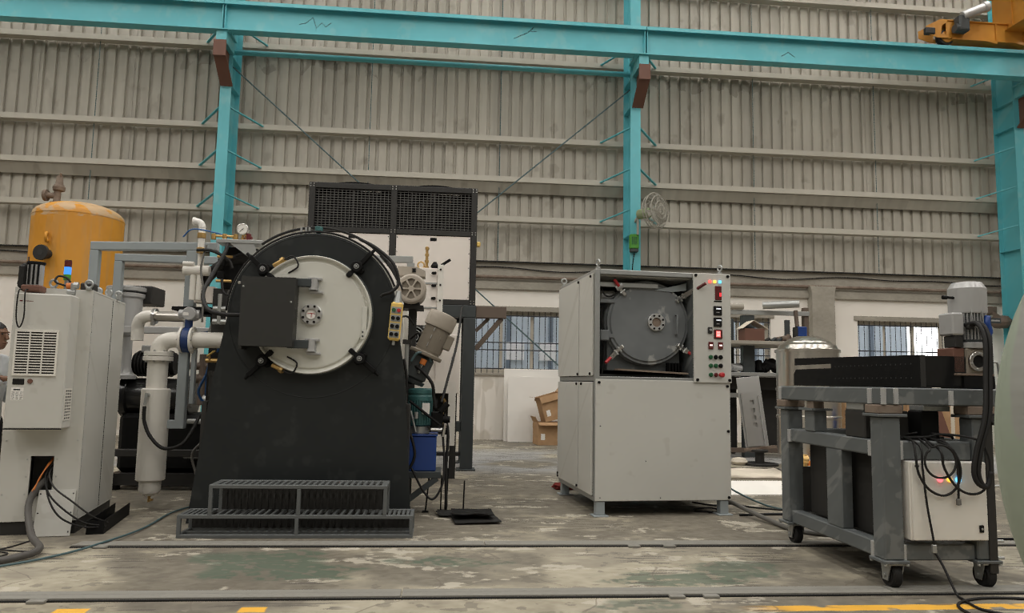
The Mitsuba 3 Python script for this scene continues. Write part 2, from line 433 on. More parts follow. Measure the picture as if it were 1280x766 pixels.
# masonry plinth with window openings
WINS = [(-4.35, -2.25), (.50, 2.62), (5.15, 7.22), (9.25, 11.35)]
WZ0, WZ1 = 1.40, 2.74
wall = sg.box(-17, 0, 19, 3.22)
for x0, x1 in WINS: wall = wall.difference(sg.box(x0, WZ0, x1, WZ1))
wall_key = struct('wall_back', prism(wall, WY, WY + .25), 'm_plaster', 'whitewashed masonry plinth under the sheet cladding')
part(wall_key, 'ledge_beam', box(-17, 19, WY - .07, WY + .25, 3.20, 3.37, .01), 'm_concrete', label='grey concrete ledge above the white plinth')
part(wall_key, 'fascia', box(-17, 19, WY - .02, WY + .25, 3.37, 3.80), 'm_concrete', label='grey brown concrete band under the cladding')
part(wall_key, 'drip_flashing', beam([-17, WY - .06, 3.80], [19, WY - .06, 3.80], .10, .02), 'm_charcoal')
part(wall_key, 'service_pipe', cyl([-17, WY - .10, 3.46], [19, WY - .10, 3.46], .035, 10), 'm_rusty', True)
part(wall_key, 'service_cable', tube([(x, WY - .05, 3.66 + .05 * math.sin(x * 1.9) * math.sin(x * .6)) for x in np.arange(-12, 18.5, .5)], .012, 6, 2), 'm_rubber', True)
for x in (-.25, 8.35):
    part(wall_key, 'pillar', prism([(x - .26, 0), (x + .26, 0), (x + .26, 3.30), (x + .30, 3.46), (x - .30, 3.46), (x - .26, 3.30)], WY - .22, WY + .01), 'm_concrete', label='rough grey concrete pillar')

# trapezoidal cladding sheets (profile in plan)
def sheet_mesh(x0, z0, z1, y):
    xs, ys = [x0 - .012], [0.0]
    for k in range(4):
        a = x0 + .24 * k + .08
        xs += [a, a + .012, a + .066, a + .078]; ys += [0, .055, .055, 0]
    xs.append(x0 + .96 + .012); ys.append(0)
    xs, ys = np.array(xs), np.array(ys) + y
    n = len(xs); V = np.vstack([np.stack([xs, ys + o, np.full(n, z)], 1) for z in (z0, z1) for o in (0, .004)])
    F = []
    for i in range(n - 1):
        a, b = i, i + 1
        F += [(a, b, 2 * n + b), (a, 2 * n + b, 2 * n + a)]
        F += [(n + b, n + a, 3 * n + a), (n + b, 3 * n + a, 3 * n + b)]
        F += [(b, a, n + a), (b, n + a, n + b), (2 * n + a, 2 * n + b, 3 * n + b), (2 * n + a, 3 * n + b, 3 * n + a)]
    F += [(0, 2 * n, 3 * n), (0, 3 * n, n), (n - 1, n + n - 1, 4 * n - 1), (n - 1, 4 * n - 1, 3 * n - 1)]
    return trimesh.Trimesh(V, np.array(F), process=False)

clad_key = thing('wall_cladding', 'grey beige corrugated sheet cladding of the long wall', kind='structure')
rnd = random.Random(4)
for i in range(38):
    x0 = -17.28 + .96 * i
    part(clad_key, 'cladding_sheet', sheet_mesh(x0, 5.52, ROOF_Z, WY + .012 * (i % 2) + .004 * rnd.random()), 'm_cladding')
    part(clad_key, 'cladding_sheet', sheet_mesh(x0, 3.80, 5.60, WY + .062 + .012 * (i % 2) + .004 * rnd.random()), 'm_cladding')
part(clad_key, 'lap_flashing', prism_x([(WY - .165, 5.532), (WY - .012, 5.33), (WY - .017, 5.326), (WY - .172, 5.530)], -17, 19), 'm_cladding', label='flat flashing strip below a girt')

# wall girts: lipped channels on the inside of the cladding
def girt_mesh(z):
    y1, y0 = WY - .01, WY - .21
    prof = [(y1, z), (y0, z), (y0, z + .115), (y0 + .05, z + .115), (y0 + .05, z + .107), (y0 + .008, z + .107), (y0 + .008, z + .008), (y1, z + .008)]
    return prism_x(prof, -17, 19)
GIRTS = [4.66, 5.535, 6.43, 8.21, 10.06, 11.6]
gname = ['lowest wall girt, just above the ledge', 'second wall girt from the bottom, above the flat flashing strip', 'third wall girt from the bottom, level with the column brackets', 'wall girt just below the teal crane girder', 'wall girt above the teal crane girder', 'topmost wall girt, under the roof']
for z, l in zip(GIRTS, gname):
    solo('wall_girt', girt_mesh(z), 'm_girt', 'pale grey steel ' + l, 'girt')
for x, l in ((-7.4, 'above the orange tank'), (-1.72, 'above the left half of the chiller'), (1.1, 'just right of the chiller'), (6.85, 'right of the fan'), (9.75, 'far right of the fan')):
    k = thing('sag_rod', 'thin vertical steel tie rod between the wall girts ' + l, 'tie rod', 'sag rods between the girts')
    for z0, z1 in zip(GIRTS[:-1], GIRTS[1:]):
        part(k, 'rod', cyl([x, WY - .09, z0], [x, WY - .09, z1 + .006], .008, 6), 'm_tealhose', True)
    part(k, 'rod', cyl([x, WY - .09, 3.78], [x, WY - .09, GIRTS[0] + .006], .008, 6), 'm_tealhose', True)

# windows with sliding sashes and grilles
def window(i, x0, x1):
    k = thing(f'window_{i}', ['', 'barred sliding window behind the black machine', 'barred sliding window above the leaning white boards', 'barred sliding window behind the workshop rack', 'barred sliding window behind the cart motor'][i], kind='structure')
    yf = WY + .14
    fr = sg.box(x0, WZ0, x1, WZ1).difference(sg.box(x0 + .05, WZ0 + .05, x1 - .05, WZ1 - .05))
    part(k, 'window_frame', prism(fr, yf - .03, yf + .05), 'm_winframe')
    n = 3; w = (x1 - x0 - .1) / n
    for q in range(n):
        a, b = x0 + .05 + q * w, x0 + .05 + (q + 1) * w
        yy = yf + (.022 if q % 2 else -.002)
        sash = sg.box(a - .02, WZ0 + .05, b + .02, WZ1 - .05).difference(sg.box(a + .035, WZ0 + .10, b - .035, WZ1 - .10))
        s = part(k, 'sash', prism(sash, yy - .01, yy + .012), 'm_winframe')
        part(s, 'pane', [trimesh.Trimesh([[a + .035, yy, WZ0 + .10], [b - .035, yy, WZ0 + .10], [b - .035, yy, WZ1 - .10], [a + .035, yy, WZ1 - .10]], [[0, 1, 2], [0, 2, 3]], process=False)], 'm_glass')
    g = []
    for x in np.arange(x0 + .06, x1 - .02, .124):
        part(k, 'grille_bar', cyl([x, WY + .05, WZ0 - .0], [x, WY + .05, WZ1], .0075, 6), 'm_grille', True)
    for z in (WZ0 + .10, WZ0 + .50, WZ0 + .66, WZ1 - .10):
        part(k, 'grille_rail', box(x0, x1, WY + .04, WY + .055, z - .011, z + .011), 'm_grille')
    part(k, 'lintel', box(x0 - .08, x1 + .08, WY - .03, WY + .2, WZ1, WZ1 + .10), 'm_concrete')
    part(k, 'sill', box(x0 - .05, x1 + .05, WY - .05, WY + .2, WZ0 - .05, WZ0, .005), 'm_concrete')
for i, (x0, x1) in enumerate(WINS): window(i + 1, x0, x1)

# what the windows look out on
ob = thing('factory_building', 'pale blue factory building seen through the barred windows', 'building')
part(ob, 'wall', box(-22, 14.9, 22.6, 23.0, 0, 8.5), 'm_outbuilding')
for i in range(28):
    part(ob, 'rib', box(-21.5 + i * 1.3, -21.36 + i * 1.3, 22.55, 22.62, 0, 8.5), 'm_outdark')
for x in (-6.2, 1.9, 2.9, 8.9, 11.2):
    part(ob, 'window', box(x, x + .55, 22.54, 22.64, 1.9, 2.45), 'm_outwhite')
struct('ground_outside', box(-60, 70, 26, 90, -.4, -.05), 'm_outground', 'paved yard outside the windows')
solo('yard_wall', box(14.2, 27, 29, 29.3, 0, 2.0), 'm_outwhite', 'bright white yard wall seen through the right window', 'wall')

# flush steel tracks let into the floor
def track(y, x0, x1, label, lugs):
    k = thing('floor_track', label, 'track')
    L = 2.9; x = x0; n = 0
    while x < x1 - .01:
        e = min(x + L, x1)
        for o in (0, .068):
            part(k, 'track_bar', box(x + .004, e - .004, y + o, y + o + .062, 0, .012, .002), 'm_track')
        part(k, 'edge_strip', box(x + .004, e - .004, y - .028, y - .004, 0, .018, .002), 'm_track')
        part(k, 'seal', box(x, e, y - .042, y - .028, 0, .008), 'm_rubber')
        x = e
    for lx in lugs:
        part(k, 'lug', box(lx - .045, lx + .045, y - .075, y - .028, 0, .016, .003), 'm_track')
track(5.60, -2.56, 9.0, 'grey steel floor track running past the steps and under the cart', (-2.35, 1.45, 1.72, 6.0))
track(4.30, -6.0, 9.0, 'grey steel floor track nearest the yellow lane line', (-2.1, 1.36, 1.56, 5.0))

# ---------------------------------------------------------------- teal steelwork
COLX = [-4.555, 3.93, 12.69]
FY, BY = 14.95, 15.58
clab = ['teal steel column behind the grey pipe frame and yellow tank', 'teal steel column carrying the wall fan', 'teal steel column beside the orange crane end, far right']
for cx, lab in zip(COLX, clab):
    k = thing('steel_column', lab, 'column')
    part(k, 'front_flange', box(cx - .11, cx + .11, FY, FY + .016, 0, ROOF_Z), 'm_teal')
    part(k, 'rear_flange', box(cx - .11, cx + .11, BY - .016, BY, 0, ROOF_Z), 'm_teal')
    part(k, 'web', box(cx - .006, cx + .006, FY + .016, BY - .016, 0, ROOF_Z), 'm_teal')
    for z in (4.35, 7.12, 7.72):
        for s in (-1, 1):
            part(k, 'stiffener', box(cx + s * .007, cx + s * .105, FY + .016, BY - .016, z, z + .012), 'm_teal')
    part(k, 'base_plate', box(cx - .2, cx + .2, FY - .1, BY + .1, 0, .02), 'm_teal')
    # corbel for the crane girder: brown primed haunch under a teal seat
    part(k, 'corbel', [prism_x([(FY, 7.10), (FY - .06, 7.10), (FY - .60, 7.52), (FY - .60, 7.76), (FY, 7.76)], cx + .02, cx + .035),
                       prism_x([(FY - .05, 7.06), (FY - .62, 7.50), (FY - .62, 7.52), (FY - .05, 7.085)], cx - .09, cx + .15)] , 'm_brown', label='brown primed haunch')
    part(k, 'corbel_end', box(cx - .09, cx + .15, FY - .63, FY - .60, 7.46, 7.78), 'm_brown')
    part(k, 'girder_seat', [box(cx - .07, cx + .13, FY - .56, FY, 7.76, 8.005), box(cx - .15, cx + .17, FY - .62, FY, 8.0, 8.019)], 'm_teal')
    for z in GIRTS[:4]:
        for s in (-1, 1):
            part(k, 'fly_brace', beam([cx + s * .10, FY + .03, z + .22], [cx + s * .62, WY - .22, z + .06], .05, .02), 'm_teal')

GY, GZ0, GZ1 = 14.50, 8.02, 8.61
_L, _M = 0, 1
bays = [(-13.0, -4.50), (-4.50, 4.01), (4.01, 12.75), (12.75, 18.9)]
blab = ['left bay, ending at the column behind the yellow tank', 'middle bay, above the black machine and the chiller', 'right bay, under the orange crane carriage', 'last bay at the far right']
for (x0, x1), l in zip(bays, blab):
    k = thing('runway_girder', 'teal crane runway girder of the ' + l, 'girder')
    a, b = x0 + .006, x1 - .006
    part(k, 'web', box(a, b, GY - .006, GY + .006, GZ0 + .018, GZ1 - .018), 'm_teal')
    part(k, 'top_flange', box(a, b, GY - .15, GY + .15, GZ1 - .018, GZ1), 'm_teal')
    part(k, 'bottom_flange', box(a, b, GY - .12, GY + .12, GZ0, GZ0 + .018), 'm_teal')
    part(k, 'edge_strip', [box(a, b, GY - .15, GY - .135, GZ1 - .075, GZ1 - .018)], 'm_teal')
    for x in (x0 + .02, x1 - .03):
        part(k, 'end_stiffener', box(x, x + .012, GY - .11, GY - .006, GZ0 + .018, GZ1 - .018), 'm_teal')
    for q, pts in ((2, [(-3.06, 8.26), (-2.93, 8.30), (-2.80, 8.42), (-2.72, 8.20), (-2.62, 8.32), (-2.54, 8.24), (-2.44, 8.33)]), (2, [(1.26, 8.24), (1.54, 8.38), (1.66, 8.50), (1.60, 8.41), (1.72, 8.42)]), (7, [(6.96, 8.20), (7.12, 8.30), (7.26, 8.20)])):
        if x0 < pts[0][0] < x1: part(k, 'scrawl', tube([(u, GY - .0075, v) for u, v in pts], .006, 5), 'm_charcoal')
    part(k, 'crane_rail', box(a, b, GY - .03, GY + .03, GZ1, GZ1 + .05), 'm_brownsteel')
solo('strut_tube', cyl([COLX[_L] + .006, 15.25, 7.94], [COLX[_M] - .006, 15.25, 7.94], .057, 14), 'm_teal', 'teal round strut tube under the middle crane girder', 'strut', smooth=40)
for xa, za, xb, zb, l in ((COLX[_L] + .03, 7.62, COLX[_M] - .03, .25, 'slanting steel bracing rod falling to the right behind the chiller'), (COLX[_M] - .03, 7.62, COLX[_L] + .03, .25, 'slanting steel bracing rod falling to the left behind the chiller')):
    yy = 15.26 if xa < xb else 15.31
    k = thing('bracing_rod', l, 'bracing rod')
    part(k, 'rod', cyl([xa, yy, za], [xb, yy, zb], .014, 8), 'm_tealhose', True)
    m = np.array([xa, yy, za]) + .42 * np.array([xb - xa, 0, zb - za])
    part(k, 'turnbuckle', cyl(m - .12 * np.array([np.sign(xb - xa), 0, -.87]), m + .12 * np.array([np.sign(xb - xa), 0, -.87]), .028, 8), 'm_galv', True)

# ---------------------------------------------------------------- overhead crane at the right
def crane():
    k = thing('overhead_crane', 'orange overhead crane carriage with grey travel motor on the teal girder', 'crane')
    zb, zt, x0 = 8.76, 9.16, 10.75
    part(k, 'carriage_web', box(x0, 12.9, GY - .13, GY - .118, zb, zt), 'm_craneorange')
    part(k, 'carriage_web', box(x0, 12.9, GY + .118, GY + .13, zb, zt), 'm_craneorange')
    part(k, 'carriage_flange', box(x0 - .1, 12.9, GY - .17, GY + .17, zt, zt + .02), 'm_craneorange')
    part(k, 'carriage_flange', box(x0, 12.9, GY - .17, GY + .17, zb - .01, zb + .012), 'm_craneorange')
    for x in (11.75, 12.4):
        part(k, 'stiffener', box(x, x + .012, GY - .17, GY - .13, zb, zt), 'm_craneorange')
        part(k, 'gusset', prism([(x - .25, zb - .01), (x, zb - .06), (x + .02, zb - .06), (x + .02, zb - .01)], GY - .17, GY + .1), 'm_craneorange')
    nose = sg.Polygon([(10.16, 8.86), (10.16, 9.02), (10.5, 9.2), (10.85, 9.2), (10.85, 8.95), (10.62, 8.78), (10.42, 8.78)]).difference(sg.Polygon([(10.5, 8.86), (10.53, 9.06), (10.62, 9.12), (10.62, 8.86)]))
    for y in (GY - .14, GY + .12):
        part(k, 'nose_plate', prism(nose, y, y + .014), 'm_craneorange')
    part(k, 'buffer', box(10.14, 10.36, GY - .17, GY - .06, 8.84, 8.99, .02), 'm_charcoal', label='dark rubber buffer')
    w = part(k, 'wheel', lathe([(0, -.07), (.15, -.07), (.17, -.06), (.17, -.045), (.145, -.04), (.145, .04), (.17, .045), (.17, .07), (0, .07)], [10.68, GY, 8.84], [0, 1, 0], 28), 'm_charcoal', 30, label='dark flanged crane wheel')
    part(w, 'wheel_hub', lathe([(0, 0), (.13, 0), (.13, .02), (.07, .035), (.07, .07), (0, .07)], [10.68, GY - .07, 8.84], [0, -1, 0], 20), 'm_craneorange', 30)
    part(k, 'gearbox', [box(10.78, 11.02, GY - .36, GY - .15, 8.86, 9.22, .03), cyl([10.72, GY - .26, 8.94], [10.95, GY - .26, 8.94], .10, 16)], 'm_steelgrey', 30, label='dark grey gearbox')
    d = np.array([.85, -.12, .36])
    p = np.array([10.88, GY - .3, 9.2])
    mm = part(k, 'travel_motor', cyl(p, p + d * .52, .10, 20), 'm_silverpaint', 35, label='grey travel motor')
    part(mm, 'fan_cowl', lathe([(0, 0), (.10, 0), (.115, .02), (.115, .1), (.05, .12), (0, .115)], p + d * .52, d, 20), 'm_silverpaint', 35)
    # bridge beam running off towards the middle of the hall
    part(k, 'bridge_web', box(12.06, 12.075, 6, GY + .3, 9.05, 9.95), 'm_craneorange')
    part(k, 'bridge_web', box(12.55, 12.565, 6, GY + .3, 9.05, 9.95), 'm_craneorange')
    part(k, 'bridge_flange', box(11.98, 12.64, 6, GY + .3, 9.95, 9.97), 'm_craneorange')
    part(k, 'bridge_flange', box(11.98, 12.64, 6, GY + .3, 9.03, 9.05), 'm_craneorange')
    for y in np.arange(6.5, 14.4, 1.1):
        part(k, 'bridge_stiffener', box(12.02, 12.06, y, y + .012, 9.05, 9.95), 'm_craneorange')
crane()

# ---------------------------------------------------------------- fan on the middle column
def fan():
    k = thing('wall_fan', 'dusty wall fan with wire guard on the teal column', 'fan')
    c = np.array([4.22, 14.42, 4.73]); d = np.array([.60, -.78, .02]); d /= np.linalg.norm(d)
    part(k, 'mount', [beam([3.93, FY, 4.62], [3.93, FY - .20, 4.66], .05), beam([3.93, FY - .18, 4.30], [3.93, FY - .18, 4.70], .04)], 'm_fangrey')
    part(k, 'motor_housing', lathe([(0, -.19), (.06, -.185), (.10, -.15), (.11, .0), (.12, .07), (.08, .15), (0, .15)], c - d * .28, d, 20), 'm_fangreen', 35, label='greenish motor housing')
    part(k, 'neck', cyl(c - d * .42 + [0, 0, .0], [3.93, FY - .19, 4.68], .035, 12), 'm_fangrey', 30)
    g = [torus(c + d * o, d, r, .011, 40, 6) for o, r in ((-.09, .34), (0, .37), (.09, .30), (.11, .18), (.115, .09), (-.12, .2))]
    a, u, _ = basis(d)
    for i in range(26):
        t = i * 2 * PI / 26; e = a * math.cos(t) + u * math.sin(t)
        g.append(tube([c + d * .115 + e * .05, c + d * .10 + e * .25, c + e * .37, c - d * .09 + e * .34, c - d * .12 + e * .15], .0055, 5))
    part(k, 'wire_guard', g, 'm_fangrey', True)
    for i in range(3):
        t = i * 2 * PI / 3 + .4; e = a * math.cos(t) + u * math.sin(t); q = np.cross(d, e)
        P = [c + e * .05 - q * .03 - d * .02, c + e * .30 - q * .10 - d * .03, c + e * .33 + q * .05 + d * .02, c + e * .06 + q * .03 + d * .02]
        V = np.array(P + [x + d * .006 for x in P]); F = [[0, 1, 2], [0, 2, 3], [4, 6, 5], [4, 7, 6], [0, 4, 5], [0, 5, 1], [1, 5, 6], [1, 6, 2], [2, 6, 7], [2, 7, 3], [3, 7, 4], [3, 4, 0]]
        bl = trimesh.Trimesh(V, F, process=False)
        if bl.volume < 0: bl.invert()
        part(k, 'blade', bl, 'm_fangrey')
    part(k, 'hub', lathe([(0, -.04), (.05, -.04), (.055, .02), (.03, .04), (0, .045)], c, d, 16), 'm_fangrey', 35)
    bx = thing('fan_regulator', 'green fan regulator box under the wall fan', 'switch box')
    part(bx, 'case', [box(3.79, 3.97, FY - .14, FY, 4.02, 4.32, .012)], 'm_leafgreen')
    part(bx, 'terminal_cover', box(3.80, 3.96, FY - .13, FY, 3.95, 4.02, .01), 'm_steelgrey')
    part(bx, 'vent_slot', [box(3.82 + i * .03, 3.835 + i * .03, FY - .145, FY - .138, 4.10, 4.26) for i in range(4)], 'm_green')
    part(bx, 'cable', tube([(3.90, FY - .03, 3.96), (3.86, FY - .02, 3.6), (3.87, FY - .012, 3.1), (3.86, FY - .012, 2.2)], .009, 6, 5), 'm_rubber', True)
fan()

# ================================================================ left: control cabinet with cooling unit
def control_cabinet():
    frame(-2.754, 6.05, 0, 10)
    k = thing('control_cabinet', 'tall light grey control cabinet at the left edge with a cooling unit on its front', 'cabinet')
    W, D, H = .54, 1.06, 1.865
    part(k, 'plinth', [box(-W + .01, -.01, .02, D - .01, 0, .10)], 'm_charcoal', label='dark plinth')
    body = sg.box(-W, .10, 0, H).difference(sg.box(-.34, .28, -.182, .583))
    part(k, 'front_panel', prism(body, 0, .018), 'm_machine')
    part(k, 'body', [box(-W, -W + .015, .018, D, .10, H, .003), box(-W, -.002, D - .015, D, .10, H), box(-W, -.002, .018, D, H - .015, H, .003), box(-W, -.002, .018, D, .10, .115)], 'm_machine')
    part(k, 'side_panel', box(-.018, -.001, .026, .615, .115, H - .016, .004), 'm_machine')
    part(k, 'side_panel', box(-.018, -.001, .627, D, .115, H - .016, .004), 'm_machine')
    part(k, 'mounting_plate', box(-.50, -.05, .60, .605, .2, 1.7), 'm_galv')
    part(k, 'gap_shade_strip', [box(-.0195, -.0008, .018, .026, .112, H - .02), box(-.0195, -.0008, .615, .627, .112, H - .02)], 'm_black')  # black strips laid in the panel gaps to paint their shade
    part(k, 'screw', [cyl([x, .003, z], [x, -.004, z], .006, 8) for x in (-.362, -.160) for z in (.30, .43, .56)] + [cyl([x, .003, z], [x, -.004, z], .006, 8) for x in (-.51, -.03) for z in (.3, .7)], 'm_galv')
    # cooling unit
    u = part(k, 'cooling_unit', [box(-.468, -.09, -.22, 0, .80, 1.80, .008)], 'm_machine', label='light grey wall-hung cooling unit with two vents')
    gx0, gx1, gz0, gz1 = -.425, -.165, 1.20, 1.515
    part(u, 'vent_shade_sheet', box(gx0, gx1, -.2215, -.219, gz0, gz1), 'm_hole')  # flat dark sheet on the face, painting the shade behind the slats
    fr = sg.box(gx0 - .012, gz0 - .012, gx1 + .012, gz1 + .012).difference(sg.box(gx0, gz0, gx1, gz1))
    part(u, 'vent_frame', prism(fr, -.232, -.219), 'm_white')
    for i in range(17):
        z = gz0 + (gz1 - gz0) * i / 16
        part(u, 'vent_slat', beam([gx0, -.228, z], [gx1, -.228, z], .010, .0085), 'm_white')
    for i in (1, 2):
        x = gx0 + (gx1 - gx0) * i / 3
        part(u, 'vent_mullion', box(x - .004, x + .004, -.234, -.22, gz0, gz1), 'm_white')
    part(u, 'side_vent_shade_sheet', box(-.0915, -.089, -.19, -.05, .86, 1.09), 'm_hole')  # same painted shade for the side vent, nothing is cut in
    for i in range(11):
        z = .865 + .0225 * i
        part(u, 'side_vent_slat', box(-.091, -.084, -.192, -.048, z - .005, z + .004), 'm_white')
    part(u, 'side_vent_slat', [box(-.091, -.084, y - .003, y + .003, .86, 1.095) for y in (-.193, -.145, -.096, -.048)], 'm_white')
    part(u, 'display', box(-.43, -.355, -.226, -.219, 1.122, 1.165, .003), 'm_blackgloss', label='small dark display')
    part(u, 'knob', cyl([-.316, -.22, 1.148], [-.316, -.232, 1.148], .017, 16), 'm_brown', 30, label='brown round cap')
    part(u, 'rating_plate', box(-.435, -.355, -.2215, -.219, 1.01, 1.10), 'm_plastic_white', label='small rating plate of printed lines')
    part(u, 'rating_print', [box(-.42, -.375, -.2222, -.2212, 1.080, 1.090)] + [box(-.43 + i * .026, -.41 + i * .026, -.2222, -.2212, 1.065 - j * .012, 1.069 - j * .012) for i in range(3) for j in range(5)], 'm_steelgrey')
    part(u, 'drip_edge', box(-.468, -.09, -.222, -.215, .795, .803), 'm_charcoal')
    part(u, 'maker_mark', [box(-.43, -.41, -.2215, -.219, 1.736, 1.744), box(-.40, -.34, -.2215, -.219, 1.738, 1.742)], 'm_darkred')
    frame()
    return k
control_cabinet()

def cabinet_bits():
    frame(-2.754 + .069, 6.05 + .012, 0, 10)
    k = thing('warning_beacon', 'black and grey siren with hanging cable loop on the left control cabinet', 'siren')
    part(k, 'horn', [box(-.545, -.49, -.17, -.10, 1.84, 2.02, .015), beam([-.53, -.135, 1.86], [-.50, -.135, 2.03], .05, .045, .01)], 'm_rubber')
    part(k, 'lantern', [cyl([-.44, -.13, 1.86], [-.44, -.13, 2.025], .056, 20)], 'm_silverpaint', 30)
    part(k, 'lantern_cap', cyl([-.44, -.13, 2.025], [-.44, -.13, 2.045], .062, 20), 'm_black', 30)
    part(k, 'lantern_rib', [box(-.50 + i * .03, -.488 + i * .03, -.195, -.183, 1.87, 2.02) for i in range(1, 4)], 'm_black')
    part(k, 'base', box(-.51, -.375, -.2, -.07, 1.815, 1.865, .01), 'm_brown')
    part(k, 'cable', tube([(-.50, -.18, 1.83), (-.497, -.265, 1.80), (-.50, -.262, 1.62), (-.475, -.262, 1.54), (-.45, -.262, 1.62), (-.455, -.262, 1.80), (-.46, -.19, 1.83)], .005, 6, 6), 'm_rubber', True)
    frame(-2.754 - .09, 6.05 - .016, 0, 10)
    k = thing('stack_light', 'small signal tower with red, lit blue and green sections on the left cabinet', 'signal light')
    part(k, 'foot', cyl([-.13, .10, 1.865], [-.13, .10, 1.945], .018, 12), 'm_galv', 30)
    part(k, 'green_section', cyl([-.13, .10, 1.945], [-.13, .10, 1.99], .026, 16), 'm_leafgreen', 30, label='green section')
    part(k, 'blue_section', cyl([-.13, .10, 1.99], [-.13, .10, 2.05], .026, 16), 'm_blue', 30, lamp('', (.05, .25, 1), .9), 'lit blue section')
    part(k, 'red_section', cyl([-.13, .10, 2.05], [-.13, .10, 2.10], .026, 16), 'm_darkred', 30, label='dark red section')
    part(k, 'cap', cyl([-.13, .10, 2.10], [-.13, .10, 2.105], .024, 16), 'm_black')
    frame(-2.754, 6.05, 0, 10)
    k = thing('cable_gland', 'orange and black cable fitting lying on top of the left cabinet', 'cable fitting')
    part(k, 'connector', [cyl([-.20, .03, 1.89], [-.13, .03, 1.90], .025, 12)], 'm_orangeplastic', 30)
    part(k, 'cable', tube([(-.2, .03, 1.89), (-.28, .03, 1.92), (-.27, .06, 1.97), (-.20, .05, 1.95), (-.16, .04, 1.88)], .008, 6, 6), 'm_rubber', True)
    solo('relay_box', box(-.12, -.02, .08, .2, 1.866, 1.93, .01), 'm_charcoal', 'dark relay box on the left cabinet beside the signal tower', 'relay')
    k = thing('pipe_elbow', 'short grey pipe fitting standing at the front corner of the left cabinet', 'pipe fitting')
    part(k, 'elbow', [cyl([-.115, -.10, 1.816], [-.115, -.10, 1.90], .02, 12), cyl([-.155, -.10, 1.83], [-.10, -.10, 1.83], .022, 12), cyl([-.115, -.10, 1.885], [-.08, -.10, 1.885], .026, 12)], 'm_galv', 30)
    for x, y, l in ((-.50, .05, 'steel lifting eye on the left corner of the control cabinet'), (-.30, .06, 'steel lifting eye in the middle of the control cabinet top'), (-.035, -.0, 'dark lifting eye at the right corner of the control cabinet')):
        k = thing('lifting_eye', l, 'lifting eye')
        part(k, 'eye', torus([x, y, 1.865 + .045], [.2, 1, 0], .028, .009, 20, 8), 'm_galv', True)
        part(k, 'collar', cyl([x, y, 1.864], [x, y, 1.878], .022, 12), 'm_galv', 30)
    k = thing('pipe_manifold', 'row of small steel pipe unions on the rear of the cabinet top', 'pipe fitting')
    for i in range(3):
        part(k, 'union', [cyl([-.10 + i * .055, .55 + .1 * i, 1.865], [-.10 + i * .055, .55 + .1 * i, 1.94 + .02 * (i % 2)], .022, 12), torus([-.10 + i * .055, .54 + .1 * i, 1.915], [0, 1, 0], .024, .010, 20, 8)], 'm_galv', 30)
    # the removed cover leans below the opening
    a = moved(box(-.125, .125, -.006, .006, 0, .34, .002), rx=-14, rz=0)
    k = thing('cover_plate', 'loose light grey cover plate leaning under the cable opening', 'cover plate')
    part(k, 'plate', moved(a, -.135, -.095, .002), 'm_machine')
    part(k, 'hole', [moved(moved(cyl([x, -.0075, z], [x, .0075, z], .006, 8), rx=-14), -.135, -.095, .002) for x in (-.11, .11) for z in (.03, .17, .31)], 'm_hole')
    frame()
cabinet_bits()

# floor cables at the left
def fl_cable(name, pts, r, m, label, k=8, cat_='cable', group=None, n=8):
    return solo(name, tube(pts, r, n, k), m, label, cat_, group, True)
fl_cable('flexible_conduit', [(-3.0, 6.06, .40), (-3.03, 5.98, .33), (-3.03, 5.90, .22), (-2.84, 5.60, .08), (-2.66, 5.36, .04), (-2.68, 5.16, .032), (-2.83, 4.98, .03), (-3.2, 4.72, .03), (-4.0, 4.4, .03)], .024, 'm_conduit', 'thick grey conduit leaving the cable opening and bending to the left edge', 10, 'conduit', n=14)
for i, (p, m) in enumerate((([(-2.98, 6.10, .50), (-2.97, 5.99, .44), (-2.90, 5.90, .33), (-2.80, 5.90, .22), (-2.66, 5.96, .10), (-2.55, 6.05, .06)], 'm_rubber'), ([(-2.97, 6.10, .49), (-2.95, 5.97, .41), (-2.88, 5.88, .28), (-2.79, 5.88, .15), (-2.66, 5.95, .07), (-2.54, 6.07, .05)], 'm_rubber'),
                         ([(-2.96, 6.10, .52), (-2.94, 5.98, .45), (-2.86, 5.91, .36), (-2.74, 5.93, .26), (-2.62, 6.0, .14), (-2.55, 6.12, .07)], 'm_charcoal'), ([(-2.99, 6.12, .56), (-2.99, 6.03, .50), (-3.01, 5.97, .40), (-3.03, 5.93, .33)], 'm_orangeplastic'), ([(-2.96, 6.14, .60), (-2.97, 6.05, .53), (-3.00, 5.98, .44), (-3.02, 5.94, .34)], 'm_orangeplastic'))):
    fl_cable('control_cable', p, .0065 if i < 3 else .0045, m, ['uppermost black cable slung from the cable opening to the cable trough', 'lowest black cable slung from the cable opening to the cable trough', 'dark grey cable running over the loose cover plate to the trough', 'orange wire entering the thick conduit from the cable opening', 'longer orange wire behind the first inside the cable opening'][i])
k = thing('cable_trough', 'black open cable trough on the floor beside the left control cabinet', 'cable trough')
frame(-2.60, 6.02, 0, 10)
part(k, 'trough', [box(-.06, .06, 0, .85, 0, .006), box(-.06, -.054, 0, .85, 0, .10), box(.054, .06, 0, .85, 0, .10), box(-.06, .06, 0, .006, 0, .10)], 'm_black')
frame()
fl_cable('water_hose', [(-3.4, 4.55, .014), (-2.78, 4.92, .014), (-2.5, 5.28, .014), (-2.36, 5.68, .022), (-2.31, 6.2, .014), (-2.33, 7.0, .014), (-2.1, 7.6, .014), (-1.9, 8.0, .014)], .008, 'm_tealhose', 'thin blue green hose running across the floor past the left conduit', 8, 'hose')
